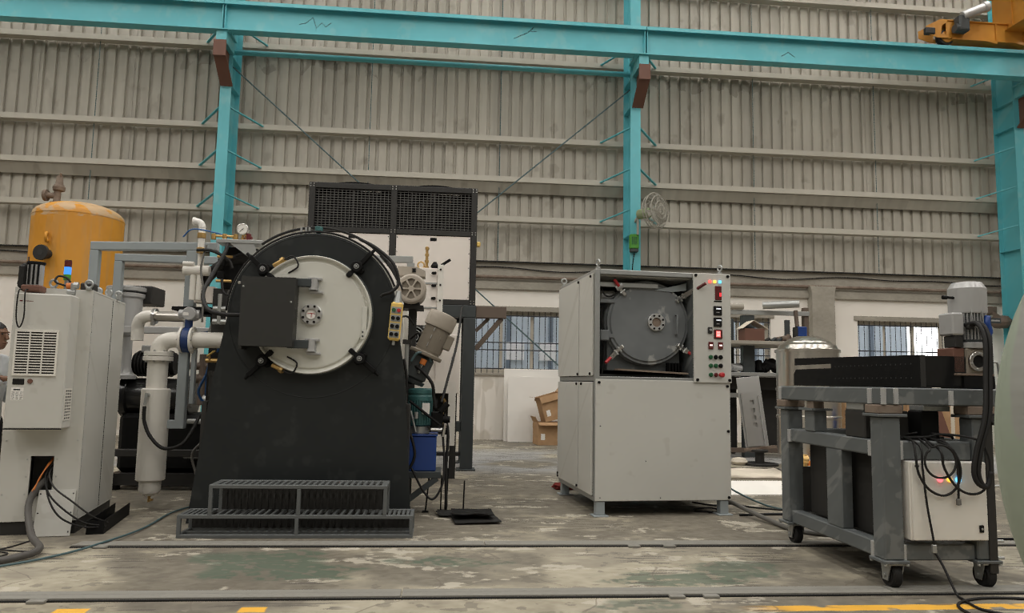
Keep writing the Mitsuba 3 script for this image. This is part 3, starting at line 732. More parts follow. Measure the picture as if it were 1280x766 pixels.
for i, p in enumerate(([(-3.8, 5.66, .006), (-3.15, 5.55, .006), (-2.9, 5.46, .006), (-2.72, 5.42, .006)], [(-3.8, 5.15, .006), (-3.2, 5.25, .006), (-2.98, 5.5, .006), (-2.92, 5.85, .006)], [(-3.7, 5.02, .006), (-3.1, 5.12, .006), (-2.92, 5.22, .006), (-2.86, 5.36, .006), (-2.98, 5.44, .006), (-3.06, 5.40, .006)], [(-3.7, 5.0, .006), (-3.15, 4.97, .006), (-2.98, 5.03, .006), (-3.02, 5.18, .006), (-3.5, 5.15, .006)])):
    fl_cable('thin_wire', p, .005, 'm_charcoal', ['thin straight wire on the floor nearest the left cabinet', 'thin wire rising to the plinth of the left cabinet', 'thin wire curling back on itself on the floor', 'thin wire nearest the thick conduit'][i], 8, 'wire', None, 6)

# ================================================================ worker at the left edge
def worker():
    import manifold3d as m3
    def hullchain(J, bones):
        out = m3.Manifold()
        for a, b in bones:
            (pa, ra), (pb, rb) = J[a], J[b]
            s = [m3.Manifold.sphere(r, 20).translate([float(v) for v in p]) for p, r in ((pa, ra), (pb, rb))]
            out += m3.Manifold.batch_hull(s)
        return out
    def finish(man, L, it=8):
        man = man.refine_to_length(L); t = man.to_mesh(); m = trimesh.Trimesh(t.vert_properties[:, :3], t.tri_verts, process=True)
        trimesh.smoothing.filter_taubin(m, iterations=it); return m
    # local frame: person looks along +x (towards the cabinet), z up, feet at 0
    frame(-3.675, 6.36, 0, -8)
    k = thing('person', 'dark haired worker in a white shirt and dark trousers reaching beside the left cabinet', 'person')
    J = {'pelvis': ((-.03, 0, .84), .125), 'waist': ((-.02, 0, .98), .115), 'chest': ((.0, 0, 1.16), .13), 'shl': ((.0, .15, 1.27), .065), 'shr': ((.0, -.15, 1.27), .065), 'neck0': ((.01, 0, 1.30), .06), 'neck1': ((.03, 0, 1.385), .052),
         'hl': ((-.03, .085, .80), .10), 'hr': ((-.03, -.085, .80), .10), 'kl': ((.01, .095, .45), .064), 'kr': ((.0, -.095, .45), .064), 'al': ((-.03, .10, .085), .042), 'ar': ((-.04, -.10, .085), .042), 'tl': ((.13, .115, .035), .033), 'tr': ((.12, -.115, .035), .033), 'hel': ((-.06, .10, .04), .037), 'her': ((-.07, -.10, .04), .037),
         'er': ((.06, -.21, 1.05), .042), 'wr': ((.235, -.14, 1.16), .028), 'el': ((.05, .22, 1.02), .042), 'wl': ((.24, .13, 1.08), .028)}
    B = [('pelvis', 'waist'), ('waist', 'chest'), ('chest', 'shl'), ('chest', 'shr'), ('shl', 'shr'), ('chest', 'neck0'), ('neck0', 'neck1'), ('pelvis', 'hl'), ('pelvis', 'hr'), ('hl', 'kl'), ('kl', 'al'), ('hr', 'kr'), ('kr', 'ar'), ('al', 'hel'), ('hel', 'tl'), ('al', 'tl'), ('ar', 'her'), ('her', 'tr'), ('ar', 'tr'), ('shr', 'er'), ('er', 'wr'), ('shl', 'el'), ('el', 'wl')]
    body = hullchain(J, B)
    # head with a face
    hc = np.array([.055, 0, 1.50])
    def ell(c, r, n=24): return m3.Manifold.sphere(1, n).scale([float(v) for v in r]).translate([float(v) for v in c])
    head = m3.Manifold.batch_hull([ell(hc + [-.01, 0, .025], (.095, .075, .09)), ell(hc + [.035, 0, -.075], (.045, .045, .035))])
    head += m3.Manifold.batch_hull([ell(hc + [.085, 0, .015], (.012, .009, .012)), ell(hc + [.100, 0, -.018], (.012, .015, .011))])
    head += ell(hc + [.082, 0, -.052], (.014, .026, .009)) + ell(hc + [.078, 0, -.066], (.014, .022, .008))
    head += ell(hc + [.0, .076, -.005], (.018, .010, .032)) + ell(hc + [.0, -.076, -.005], (.018, .010, .032))
    head += ell(hc + [.075, .0, .035], (.016, .05, .010))
    body += head
    for s, w in ((-1, (.235, -.14, 1.16)), (1, (.24, .13, 1.08))):     # hands: palm, four bent fingers, thumb
        w = np.array(w); J2 = {}; P = lambda *v: w + np.array(v) * [1, s, 1]
        body += m3.Manifold.batch_hull([m3.Manifold.sphere(r, 14).translate([float(v) for v in p]) for p, r in ((P(.01, 0, 0), .024), (P(.085, -.03, .005), .013), (P(.085, .03, .005), .013))])
        for i in range(4):
            y = -.03 + .02 * i; L = (.034, .040, .038, .030)[i]
            pts = [P(.085, y, .004), P(.085 + L, y, -.002), P(.085 + L * 1.7, y, -.022), P(.085 + L * 1.75, y, -.044)]
            for a, b, r in zip(pts, pts[1:], (.0092, .0085, .0078)):
                body += m3.Manifold.batch_hull([m3.Manifold.sphere(r, 10).translate([float(v) for v in q]) for q in (a, b)])
        tp = [P(.02, -.028, 0), P(.055, -.052, -.012), P(.085, -.052, -.026)]
        for a, b in zip(tp, tp[1:]):
            body += m3.Manifold.batch_hull([m3.Manifold.sphere(.0095, 10).translate([float(v) for v in q]) for q in (a, b)])
    part(k, 'body', finish(body, .02, 3), 'm_skin', True, label='brown skin of face, neck and hands')
    hair = m3.Manifold.batch_hull([ell(hc + [-.022, 0, .035], (.102, .084, .092)), ell(hc + [-.05, 0, -.02], (.06, .07, .06))]) - m3.Manifold.cube([.3, .4, .3]).translate([float(hc[0] + .055), -.2, float(hc[2] - .25)]).rotate([0, 0, 0]) 
    hair = hair - m3.Manifold.cube([.2, .4, .2]).translate([float(hc[0] + .035), -.2, float(hc[2] - .14)])
    part(k, 'hair', finish(hair, .02, 3), 'm_hair', True, label='short black hair')
    for s in (-1, 1):
        part(k, 'eye', ell(hc + [.078, s * .032, .018], (.007, .008, .006)) .to_mesh() and trimesh.Trimesh(ell(hc + [.078, s * .032, .018], (.007, .008, .006)).to_mesh().vert_properties[:, :3], ell(hc + [.078, s * .032, .018], (.007, .008, .006)).to_mesh().tri_verts), 'm_hair', True)
    g = .016
    Js = {a: (p, r + g) for a, (p, r) in J.items()}
    Jt = {a: (p, r + .026) for a, (p, r) in J.items()}
    shirt = hullchain(Jt, [('waist', 'chest'), ('pelvis', 'waist'), ('chest', 'shl'), ('chest', 'shr'), ('shl', 'shr'), ('chest', 'neck0'), ('shr', 'er'), ('er', 'wr'), ('shl', 'el'), ('el', 'wl')])
    shirt = shirt - m3.Manifold.cube([.8, .8, .3]).translate([-.4, -.4, .52])
    for w, e in (((.235, -.14, 1.16), (.06, -.21, 1.05)), ((.24, .13, 1.08), (.05, .22, 1.02))):
        d = np.array(w) - np.array(e); c = np.array(w) - d * .12
        shirt = shirt - m3.Manifold.sphere(.06, 16).translate([float(v) for v in c + d / np.linalg.norm(d) * .06])
    part(k, 'shirt', finish(shirt, .03, 4), 'm_shirt', True, label='white long sleeved shirt')
    tr = hullchain(Js, [('pelvis', 'hl'), ('pelvis', 'hr'), ('hl', 'kl'), ('kl', 'al'), ('hr', 'kr'), ('kr', 'ar'), ('pelvis', 'waist')])
    tr = tr - m3.Manifold.cube([.8, .8, .6]).translate([-.4, -.4, .88]) - m3.Manifold.cube([.8, .8, .2]).translate([-.4, -.4, -.13])
    part(k, 'trousers', finish(tr, .03, 4), 'm_trousers', True, label='dark trousers')
    for s, side in ((1, 'l'), (-1, 'r')):
        sh = hullchain({a: (p, r + .012) for a, (p, r) in J.items()}, [('he' + side, 't' + side), ('a' + side, 't' + side)]) - m3.Manifold.cube([.6, .6, .3]).translate([-.3, -.3, .10]) - m3.Manifold.cube([.6, .6, .2]).translate([-.3, -.3, -.2])
        part(k, 'shoe', finish(sh, .03, 2), 'm_black', True)
    frame()
worker()

# ================================================================ yellow receiver tank
def receiver():
    k = thing('receiver_tank', 'large dusty orange yellow pressure tank behind the left cabinet', 'tank')
    c = (-6.29, 13.1, 0); R = .695
    prof = [(0, .35), (.3, .36), (.55, .46), (.66, .58), (R, .72), (R, 3.84), (R + .006, 3.845), (R + .006, 3.86), (R, 3.865)] + [(R * math.cos(t), 3.865 + .26 * math.sin(t)) for t in np.linspace(.12, PI / 2 - .05, 12)] + [(0, 3.865 + .26)]
    part(k, 'shell', lathe(prof, c, (0, 0, 1), 64), 'm_orange', 30)
    for i in range(4):
        t = PI / 4 + i * PI / 2
        part(k, 'leg', box(c[0] + math.cos(t) * .6 - .06, c[0] + math.cos(t) * .6 + .06, c[1] + math.sin(t) * .6 - .06, c[1] + math.sin(t) * .6 + .06, 0, .7), 'm_orange')
    a = -PI / 2 - .16; n = np.array([math.cos(a), math.sin(a), 0]); p = np.array(c) + n * R
    q = p + [0, 0, 3.13]
    part(k, 'nozzle', [cyl(q - n * .02, q + n * .16, .075, 18), cyl(q + n * .13, q + n * .18, .125, 20)], 'm_charcoal', 35, label='dark flanged nozzle')
    part(k, 'nozzle_bore', cyl(q + n * .175, q + n * .183, .05, 16), 'm_hole')
    q = np.array(c) + [n[0] * R, n[1] * R, 3.40]
    part(k, 'lifting_lug', torus(q + n * .06, [1, .3, 0], .07, .022, 20, 8), 'm_orange', True)
    part(k, 'drain_mark', box(q[0] - .31, q[0] - .295, p[1] - .012 + .03, p[1] + .05, 2.72, 3.08), 'm_brownsteel')
    v = np.array([-6.68, 13.1, 4.06])
    vk = thing('relief_valve', 'brown relief valve with side outlet on top of the orange tank', 'valve')
    part(vk, 'body', [cyl(v, v + [0, 0, .30], .055, 14), cyl(v + [0, 0, .02], v + [0, 0, .07], .11, 14), cyl(v + [0, 0, .19], v + [-.17, -.02, .19], .05, 14), cyl(v + [-.15, -.02, .19], v + [-.2, -.02, .19], .10, 16), lathe([(0, 0), (.09, 0), (.10, .06), (.06, .12), (.045, .26), (0, .28)], v + [.02, 0, .28], (0, 0, 1), 14)], 'm_rusty', 35)
    part(vk, 'lever', beam(v + [.02, 0, .44], v + [.06, -.05, .58], .03), 'm_rusty')
receiver()

# ================================================================ grey tube pipe frame
def pipe_frame():
    k = thing('pipe_rack', 'grey painted square tube rack carrying pipes between the left cabinet and the black machine', 'frame')
    t = .08; b = .006
    part(k, 'front_rail', beam([-3.37, 7.30, 2.425], [-2.20, 7.30, 2.455], t, t, b), 'm_greytube')
    part(k, 'post', box(-3.37, -3.29, 7.26, 7.34, 0, 2.385, b), 'm_greytube')
    part(k, 'post', box(-2.485, -2.385, 7.26, 7.34, 1.86, 2.41, b), 'm_greytube')
    part(k, 'foot_plate', box(-2.56, -2.20, 7.18, 7.42, 1.825, 1.86, .004), 'm_black')
    part(k, 'post', box(-2.30, -2.20, 7.50, 7.60, .0, 1.825, b), 'm_charcoal')
    part(k, 'foot_plate', box(-2.50, -2.20, 7.35, 7.60, 1.80, 1.824), 'm_black')
    part(k, 'rear_rail', beam([-3.53, 8.2, 2.46], [-2.30, 8.2, 2.46], t, t, b), 'm_greytube')
    part(k, 'post', box(-3.53, -3.45, 8.16, 8.24, 0, 2.42, b), 'm_greytube')
    part(k, 'post', box(-2.38, -2.30, 8.16, 8.24, 0, 2.42, b), 'm_greytube')
    part(k, 'low_rail', beam([-3.45, 8.2, 1.69], [-2.38, 8.2, 1.69], .075, .075, b), 'm_silverpaint', label='pale low rail')
    part(k, 'low_rail', beam([-3.45, 8.2, .40], [-2.38, 8.2, .40], .075, .075, b), 'm_charcoal')
    # the hooked hanger arm below the valve
    part(k, 'hanger_arm', [box(-2.47, -2.385, 7.18, 7.26, .72, 1.47, b), box(-2.60, -2.385, 7.18, 7.26, .72, .80, b)], 'm_greytube')
    part(k, 'hanger_arm', box(-2.36, -2.32, 7.20, 7.25, .95, 1.46, .004), 'm_greytube')
pipe_frame()

def bend(p0, p1, p2, n=10):
    p0, p1, p2 = (np.asarray(p, float) for p in (p0, p1, p2))
    s = np.linspace(0, 1, n)[:, None]
    return (1 - s) ** 2 * p0 + 2 * s * (1 - s) * p1 + s ** 2 * p2

def cold_trap():
    k = thing('condensate_vessel', 'white upright pipe vessel hanging from a bend beside the black machine', 'vessel')
    c = np.array([-2.655, 7.2, 0])
    part(k, 'neck', cyl(c + [0, 0, 1.05], c + [0, 0, 1.36], .090, 28), 'm_white', 30)
    part(k, 'flange', cyl(c + [0, 0, 1.345], c + [0, 0, 1.385], .13, 32), 'm_white', 30)
    part(k, 'flange', cyl(c + [0, 0, 1.39], c + [0, 0, 1.43], .125, 32), 'm_white', 30)
    part(k, 'bolt', bolts(c + [0, 0, 1.43], (0, 0, 1), .107, 8, .010, .014) + bolts(c + [0, 0, 1.345], (0, 0, -1), .107, 8, .010, .014), 'm_galv')
    part(k, 'jacket', cyl(c + [0, 0, .25], c + [0, 0, 1.09], .126, 36), 'm_white', 30)
    part(k, 'dished_end', lathe([(.095, .26), (.095, .17), (.085, .14), (.06, .12), (.02, .11), (0, .11)], c, (0, 0, 1), 28), 'm_white', 30)
    part(k, 'drain_cock', [cyl(c + [0, 0, .055], c + [0, 0, .115], .012, 10), cyl(c + [0, 0, .075], c + [.035, -.01, .075], .011, 8)], 'm_brass', 30, label='brass drain cock')
    part(k, 'inlet_boss', [cyl(c + [-.02, -.12, 1.03], c + [-.02, -.17, 1.03], .018, 12), beam(c + [-.02, -.165, 1.05], c + [-.03, -.17, .94], .02)], 'm_galv', 30)
    P = np.vstack([bend(c + [0, 0, 1.43], c + [0, 0, 1.545], c + [.15, 0, 1.545], 12), [c + [.21, 0, 1.545]]])
    part(k, 'bend', tube(P, .075, 26), 'm_white', 50)
    solo('vessel_hose', tube([c + [-.03, -.17, .93], c + [-.02, -.18, .80], c + [.05, -.20, .66], c + [.18, -.22, .56], c + [.33, -.2, .60], c + [.39, -.1, .74], c + [.40, 0, .84]], .016, 10, 8), 'm_rubber', 'black hose looping from the white pipe vessel towards the black machine', 'hose', None, True)
    v = thing('butterfly_valve', 'dark blue butterfly valve between the white flanges, with a grey actuator', 'valve')
    x = -2.40
    part(v, 'valve_body', [cyl([x - .034, 7.2, 1.545], [x + .034, 7.2, 1.545], .118, 32), cyl([x, 7.2, 1.64], [x, 7.2, 1.75], .035, 14)], 'm_bluevalve', 30)
    part(v, 'flange', cyl([x - .058, 7.2, 1.545], [x - .036, 7.2, 1.545], .125, 32), 'm_white', 30)
    part(v, 'flange', cyl([x + .036, 7.2, 1.545], [x + .058, 7.2, 1.545], .125, 32), 'm_white', 30)
    part(v, 'bolt', bolts([x - .058, 7.2, 1.545], (-1, 0, 0), .104, 8, .009, .012) + bolts([x + .058, 7.2, 1.545], (1, 0, 0), .104, 8, .009, .012), 'm_galv')
    part(v, 'actuator', [cyl([x + .02, 7.12, 1.79], [x + .02, 7.28, 1.79], .062, 24), cyl([x - .09, 7.2, 1.79], [x + .10, 7.2, 1.79], .045, 18)], 'm_silverpaint', 30, label='round grey actuator')
    part(v, 'actuator_label', box(x - .03, x + .02, 7.114, 7.121, 1.77, 1.80), 'm_plastic_white')
    m = thing('main_pipe', 'white pipe from the blue valve into the black machine', 'pipe')
    part(m, 'run', cyl([x + .058, 7.2, 1.548], [-1.85, 7.2, 1.552], .075, 28), 'm_white', 30)
    s = thing('steel_pipe', 'short stainless pipe with clamped ends and a white bend left of the blue valve', 'pipe')
    part(s, 'run', cyl([-2.86, 7.62, 1.795], [-2.55, 7.62, 1.795], .05, 24), 'm_stainless', 30)
    for xx in (-2.87, -2.56):
        part(s, 'clamp', [cyl([xx - .018, 7.62, 1.795], [xx + .018, 7.62, 1.795], .078, 24), box(xx - .014, xx + .014, 7.55, 7.60, 1.70, 1.73)], 'm_chrome', 30)
    part(s, 'bend', tube(np.vstack([[[-2.885, 7.62, 1.795]], bend([-2.92, 7.62, 1.795], [-3.04, 7.62, 1.79], [-3.04, 7.66, 1.66], 10), [[-3.04, 7.66, 1.55]]]), .058, 22), 'm_white', 50)
    part(s, 'pipe_clip', box(-2.56, -2.53, 7.60, 7.64, 1.70, 1.8), 'm_galv')
cold_trap()

def vacuum_pumps():
    k = thing('vacuum_pump_set', 'black vacuum pump set with motors in the shade behind the white pipe vessel', 'pump')
    part(k, 'skid', [box(-3.55, -2.05, 8.30, 8.40, .05, .17), box(-3.55, -2.05, 9.10, 9.20, .05, .17), box(-3.5, -3.4, 8.4, 9.1, .05, .17), box(-2.2, -2.1, 8.4, 9.1, .05, .17)], 'm_charcoal')
    part(k, 'foot', [box(x, x + .1, y, y + .1, 0, .05) for x in (-3.5, -2.2) for y in (8.3, 9.1)], 'm_black')
    part(k, 'pump_body', [box(-3.48, -2.40, 8.42, 9.0, .17, .80, .05)], 'm_black')
    part(k, 'blower_casing', [cyl([-3.45, 8.6, .98], [-2.80, 8.6, .98], .20, 28), cyl([-3.5, 8.6, .98], [-3.42, 8.6, .98], .235, 28), cyl([-2.84, 8.6, .98], [-2.76, 8.6, .98], .235, 28)], 'm_blackgloss', 30)
    mt = part(k, 'blower_motor', [cyl([-3.42, 8.62, 1.34], [-2.98, 8.62, 1.34], .125, 24)], 'm_black', 30)
    part(mt, 'fin', [pipe_ring([-3.38 + .035 * i, 8.62, 1.34], [-3.372 + .035 * i, 8.62, 1.34], .145, .12, 24) for i in range(11)], 'm_charcoal')
    part(mt, 'terminal_box', box(-3.33, -3.16, 8.52, 8.66, 1.46, 1.54, .01), 'm_silverpaint')
    part(k, 'suction_cone', lathe([(.115, 0), (.115, .04), (.085, .06), (.06, .14), (.058, .46), (.09, .48), (.09, .5), (.058, .5)], [-3.46, 8.45, 1.165], (0, 0, 1), 24), 'm_silverpaint', 35, label='pale grey pipe with flared foot')
    part(k, 'expansion_joint', [lathe([(.17, 0), (.17, .34), (.19, .36), (.19, .40), (.16, .40)], [-3.50, 8.45, 1.70], (0, 0, 1), 28), pipe_ring([-3.5, 8.45, 2.12], [-3.5, 8.45, 2.17], .2, .12, 28)], 'm_silverpaint', 35, label='grey flanged pipe piece')
    part(k, 'duct', box(-3.6, -3.25, 8.5, 8.9, 2.0, 2.2, .01), 'm_charcoal')
    p2 = part(k, 'backing_motor', [cyl([-2.40, 8.5, .55], [-2.02, 8.5, .55], .14, 24)], 'm_black', 30)
    part(p2, 'fin', [pipe_ring([-2.36 + .04 * i, 8.5, .55], [-2.35 + .04 * i, 8.5, .55], .158, .13, 24) for i in range(8)], 'm_charcoal')
    part(k, 'filter_can', [cyl([-2.58, 8.35, .95], [-2.44, 8.35, .95], .07, 18), cyl([-2.30, 8.4, .95], [-2.30, 8.4, 1.35], .07, 18)], 'm_galv', 30)
    part(k, 'brown_pipe', [cyl([-2.72, 8.35, 1.18], [-2.45, 8.35, 1.20], .05, 16), cyl([-2.6, 8.35, .9], [-2.6, 8.35, 1.45], .045, 16), cyl([-2.75, 8.35, 1.32], [-2.4, 8.35, 1.32], .04, 16)], 'm_brownsteel', 30)
    part(k, 'cross_pipe', [cyl([-2.75, 8.4, .72], [-2.0, 8.4, .72], .03, 12), cyl([-2.75, 8.36, .36], [-2.0, 8.36, .36], .035, 12)], 'm_galv', 30)
    for i, (p, m) in enumerate((([(-2.30, 7.6, 1.50), (-2.33, 7.6, 1.25), (-2.40, 7.6, 1.05), (-2.30, 7.65, .92), (-2.1, 7.7, .95)], 'm_bluehose'), ([(-2.24, 7.55, 1.78), (-2.18, 7.5, 1.64), (-2.2, 7.5, 1.48), (-2.32, 7.6, 1.28), (-2.36, 7.7, 1.02)], 'm_bluehose'), ([(-2.1, 7.5, 1.9), (-2.12, 7.45, 1.7), (-2.3, 7.4, 1.63), (-2.42, 7.36, 1.62)], 'm_bluehose'), ([(-2.19, 7.4, 1.38), (-2.15, 7.45, 1.2), (-2.2, 7.5, .9), (-2.1, 7.6, .7)], 'm_rubber'), ([(-2.28, 8.0, .84), (-2.40, 8.0, .6), (-2.55, 8.0, .42), (-2.5, 8.0, .2)], 'm_greycable'))):
        fl_cable('service_hose', p, .013, m, ['blue air hose dropping behind the hooked grey arm', 'blue air hose curving below the blue valve flange', 'blue air hose at the actuator of the blue valve', 'black hose beside the left edge of the black machine', 'grey hose low between the pumps'][i], 8, 'hose')
    y = thing('ball_valve', 'small valve with yellow handle under the white main pipe', 'valve')
    part(y, 'valve_body', cyl([-2.24, 7.25, 1.36], [-2.12, 7.25, 1.36], .022, 12), 'm_brass', 30)
    part(y, 'handle', beam([-2.22, 7.22, 1.40], [-2.15, 7.20, 1.45], .025, .01), 'm_yellow')
    part(y, 'stem', cyl([-2.2, 7.23, 1.36], [-2.2, 7.22, 1.41], .01, 8), 'm_brass')
    solo('filter_cup', [cyl([-2.17, 7.3, 1.02], [-2.17, 7.3, 1.22], .045, 18), cyl([-2.17, 7.3, 1.21], [-2.17, 7.3, 1.26], .052, 18)], 'm_charcoal', 'dark filter cup with grey cap next to the black machine edge', 'filter', smooth=30)
vacuum_pumps()

def gas_manifold():
    k = thing('gas_manifold', 'cluster of gas fittings on a grey bracket at the upper left of the black machine', 'manifold')
    part(k, 'shelf', box(-2.12, -1.70, 6.95, 7.15, 2.44, 2.475, .003), 'm_galv')
    part(k, 'gusset', [prism([(-2.0, 2.44), (-1.78, 2.44), (-1.72, 2.24)], 6.96, 6.97)], 'm_galv')
    part(k, 'upright', box(-2.10, -1.92, 7.16, 7.26, 2.04, 2.44, .004), 'm_black')
    part(k, 'upright', box(-2.19, -2.06, 7.18, 7.28, 1.62, 2.04, .004), 'm_charcoal')
    part(k, 'valve_body', [cyl([-2.16, 7.12, z], [-2.03, 7.12, z], .026, 12) for z in (1.72, 1.84)] + [cyl([-2.10, 7.10, 1.70], [-2.10, 7.10, 1.98], .018, 10)], 'm_galv', 30)
    part(k, 'solenoid', [box(-2.13, -2.07, 7.06, 7.12, z, z + .07, .006) for z in (2.12, 2.24)], 'm_black')
    part(k, 'tee_fitting', [cyl([-2.14, 7.08, z], [-2.0, 7.08, z], .014, 8) for z in (2.10, 2.33)], 'm_brass', 30)
    part(k, 'white_valve', [cyl([-2.30, 7.1, 2.40], [-2.30, 7.1, 2.60], .03, 14), tube(bend([-2.30, 7.1, 2.60], [-2.30, 7.1, 2.66], [-2.37, 7.1, 2.66]), .032, 14), cyl([-2.36, 7.1, 2.66], [-2.385, 7.1, 2.66], .038, 14)], 'm_plastic_white', 35, label='white plastic elbow')
    for zz in (2.36, 2.50): part(k, 'brass_union', cyl([-2.30, 7.1, zz], [-2.30, 7.1, zz + .05], .04, 10), 'm_brass', 30)
    part(k, 'white_pipe', [cyl([-2.31, 7.15, 1.92], [-2.31, 7.15, 2.36], .028, 14), cyl([-2.37, 7.15, 1.92], [-2.37, 7.15, 2.2], .028, 14), cyl([-2.46, 7.15, 2.2], [-2.22, 7.15, 2.2], .05, 16), cyl([-2.46, 7.12, 2.26], [-2.36, 7.12, 2.26], .02, 12)], 'm_white', 30)
    part(k, 'fitting', [cyl([-2.16 + i * .1, 7.0, 2.475], [-2.16 + i * .1, 7.0, 2.53], .022, 10) for i in range(4)] + [cyl([-2.18, 7.0, 2.51], [-1.95, 7.0, 2.51], .012, 8)], 'm_brass', 30)
    part(k, 'cover_box', box(-2.37, -2.19, 7.20, 7.32, 1.90, 2.06, .006), 'm_panelwhite', label='pale square box')
    part(k, 'cover_sheet', prism([(-2.28, 1.60), (-2.10, 1.60), (-2.10, 1.88), (-2.2, 1.88)], 7.35, 7.36), 'm_galv')
    g = thing('pressure_gauge', 'round white faced pressure gauge above the black machine', 'gauge')
    c = np.array([-1.897, 7.0, 2.577])
    part(g, 'case', lathe([(0, .02), (.050, .02), (.055, .01), (.055, -.028), (.050, -.030), (.047, -.024), (0, -.024)], c, (0, 1, 0), 28), 'm_chrome', 30)
    part(g, 'dial', cyl(c + [0, -.0255, 0], c + [0, -.0245, 0], .046, 28), 'm_plastic_white')
    part(g, 'pointer', [beam(c + [.012, -.028, .010], c + [-.024, -.028, -.024], .004, .002), cyl(c + [0, -.0255, 0], c + [0, -.031, 0], .005, 10)], 'm_black')
    part(g, 'tick', [beam(c + np.array([math.sin(a), 0, math.cos(a)]) * .034 + [0, -.0262, 0], c + np.array([math.sin(a), 0, math.cos(a)]) * .042 + [0, -.0262, 0], .002, .001) for a in np.linspace(-2.3, 2.3, 11)], 'm_black')
    part(g, 'stem', [cyl(c + [0, 0, -.10], c + [0, 0, -.052], .010, 10), cyl(c + [.0, 0, -.11], c + [.0, 0, -.08], .018, 6)], 'm_brass', 30)
    part(g, 'transmitter', [cyl(c + [.05, 0, -.105], c + [.05, 0, -.04], .026, 14), box(c[0] + .02, c[0] + .085, c[1] - .02, c[1] + .03, c[2] - .105, c[2] - .06, .005)], 'm_darkred', 30)
    hoses = [([(-2.02, 6.98, 2.46), (-2.02, 6.9, 2.34), (-2.07, 6.75, 2.12), (-2.08, 6.55, 1.92), (-1.98, 6.38, 1.77), (-1.84, 6.33, 1.725), (-1.66, 6.28, 1.72)], .018, 'm_rubber', 'black hose arching down to the side of the black hinge box'),
             ([(-2.35, 7.3, 1.95), (-2.28, 7.25, 2.14), (-2.1, 7.2, 2.28), (-1.9, 7.15, 2.34), (-1.78, 7.1, 2.37)], .055, 'm_rubber', 'thick black corrugated hose rising behind the square tube post'),
             ([(-2.22, 7.0, 2.42), (-2.25, 6.98, 2.2), (-2.215, 6.97, 2.0), (-2.21, 6.98, 1.7)], .010, 'm_greycable', 'pale thin hose hanging down beside the pale square box'),
             ([(-2.3, 7.0, 2.37), (-2.15, 6.95, 2.36), (-2.0, 6.95, 2.28), (-1.96, 6.95, 2.2)], .014, 'm_rubber', 'black hose looping between gas fittings'),
             ([(-2.45, 7.05, 2.50), (-2.35, 7.0, 2.565), (-2.15, 7.0, 2.54), (-2.02, 7.0, 2.50)], .007, 'm_bluehose', 'thin blue tube over the grey top rail'),
             ([(-2.05, 6.95, 2.1), (-2.02, 6.92, 1.98), (-1.95, 6.9, 1.95), (-1.90, 6.9, 2.0)], .012, 'm_rubber', 'short black hose below the gas bracket')]
    for p, r, m, l in hoses: fl_cable('gas_hose', p, r, m, l, 8, 'hose')
gas_manifold()

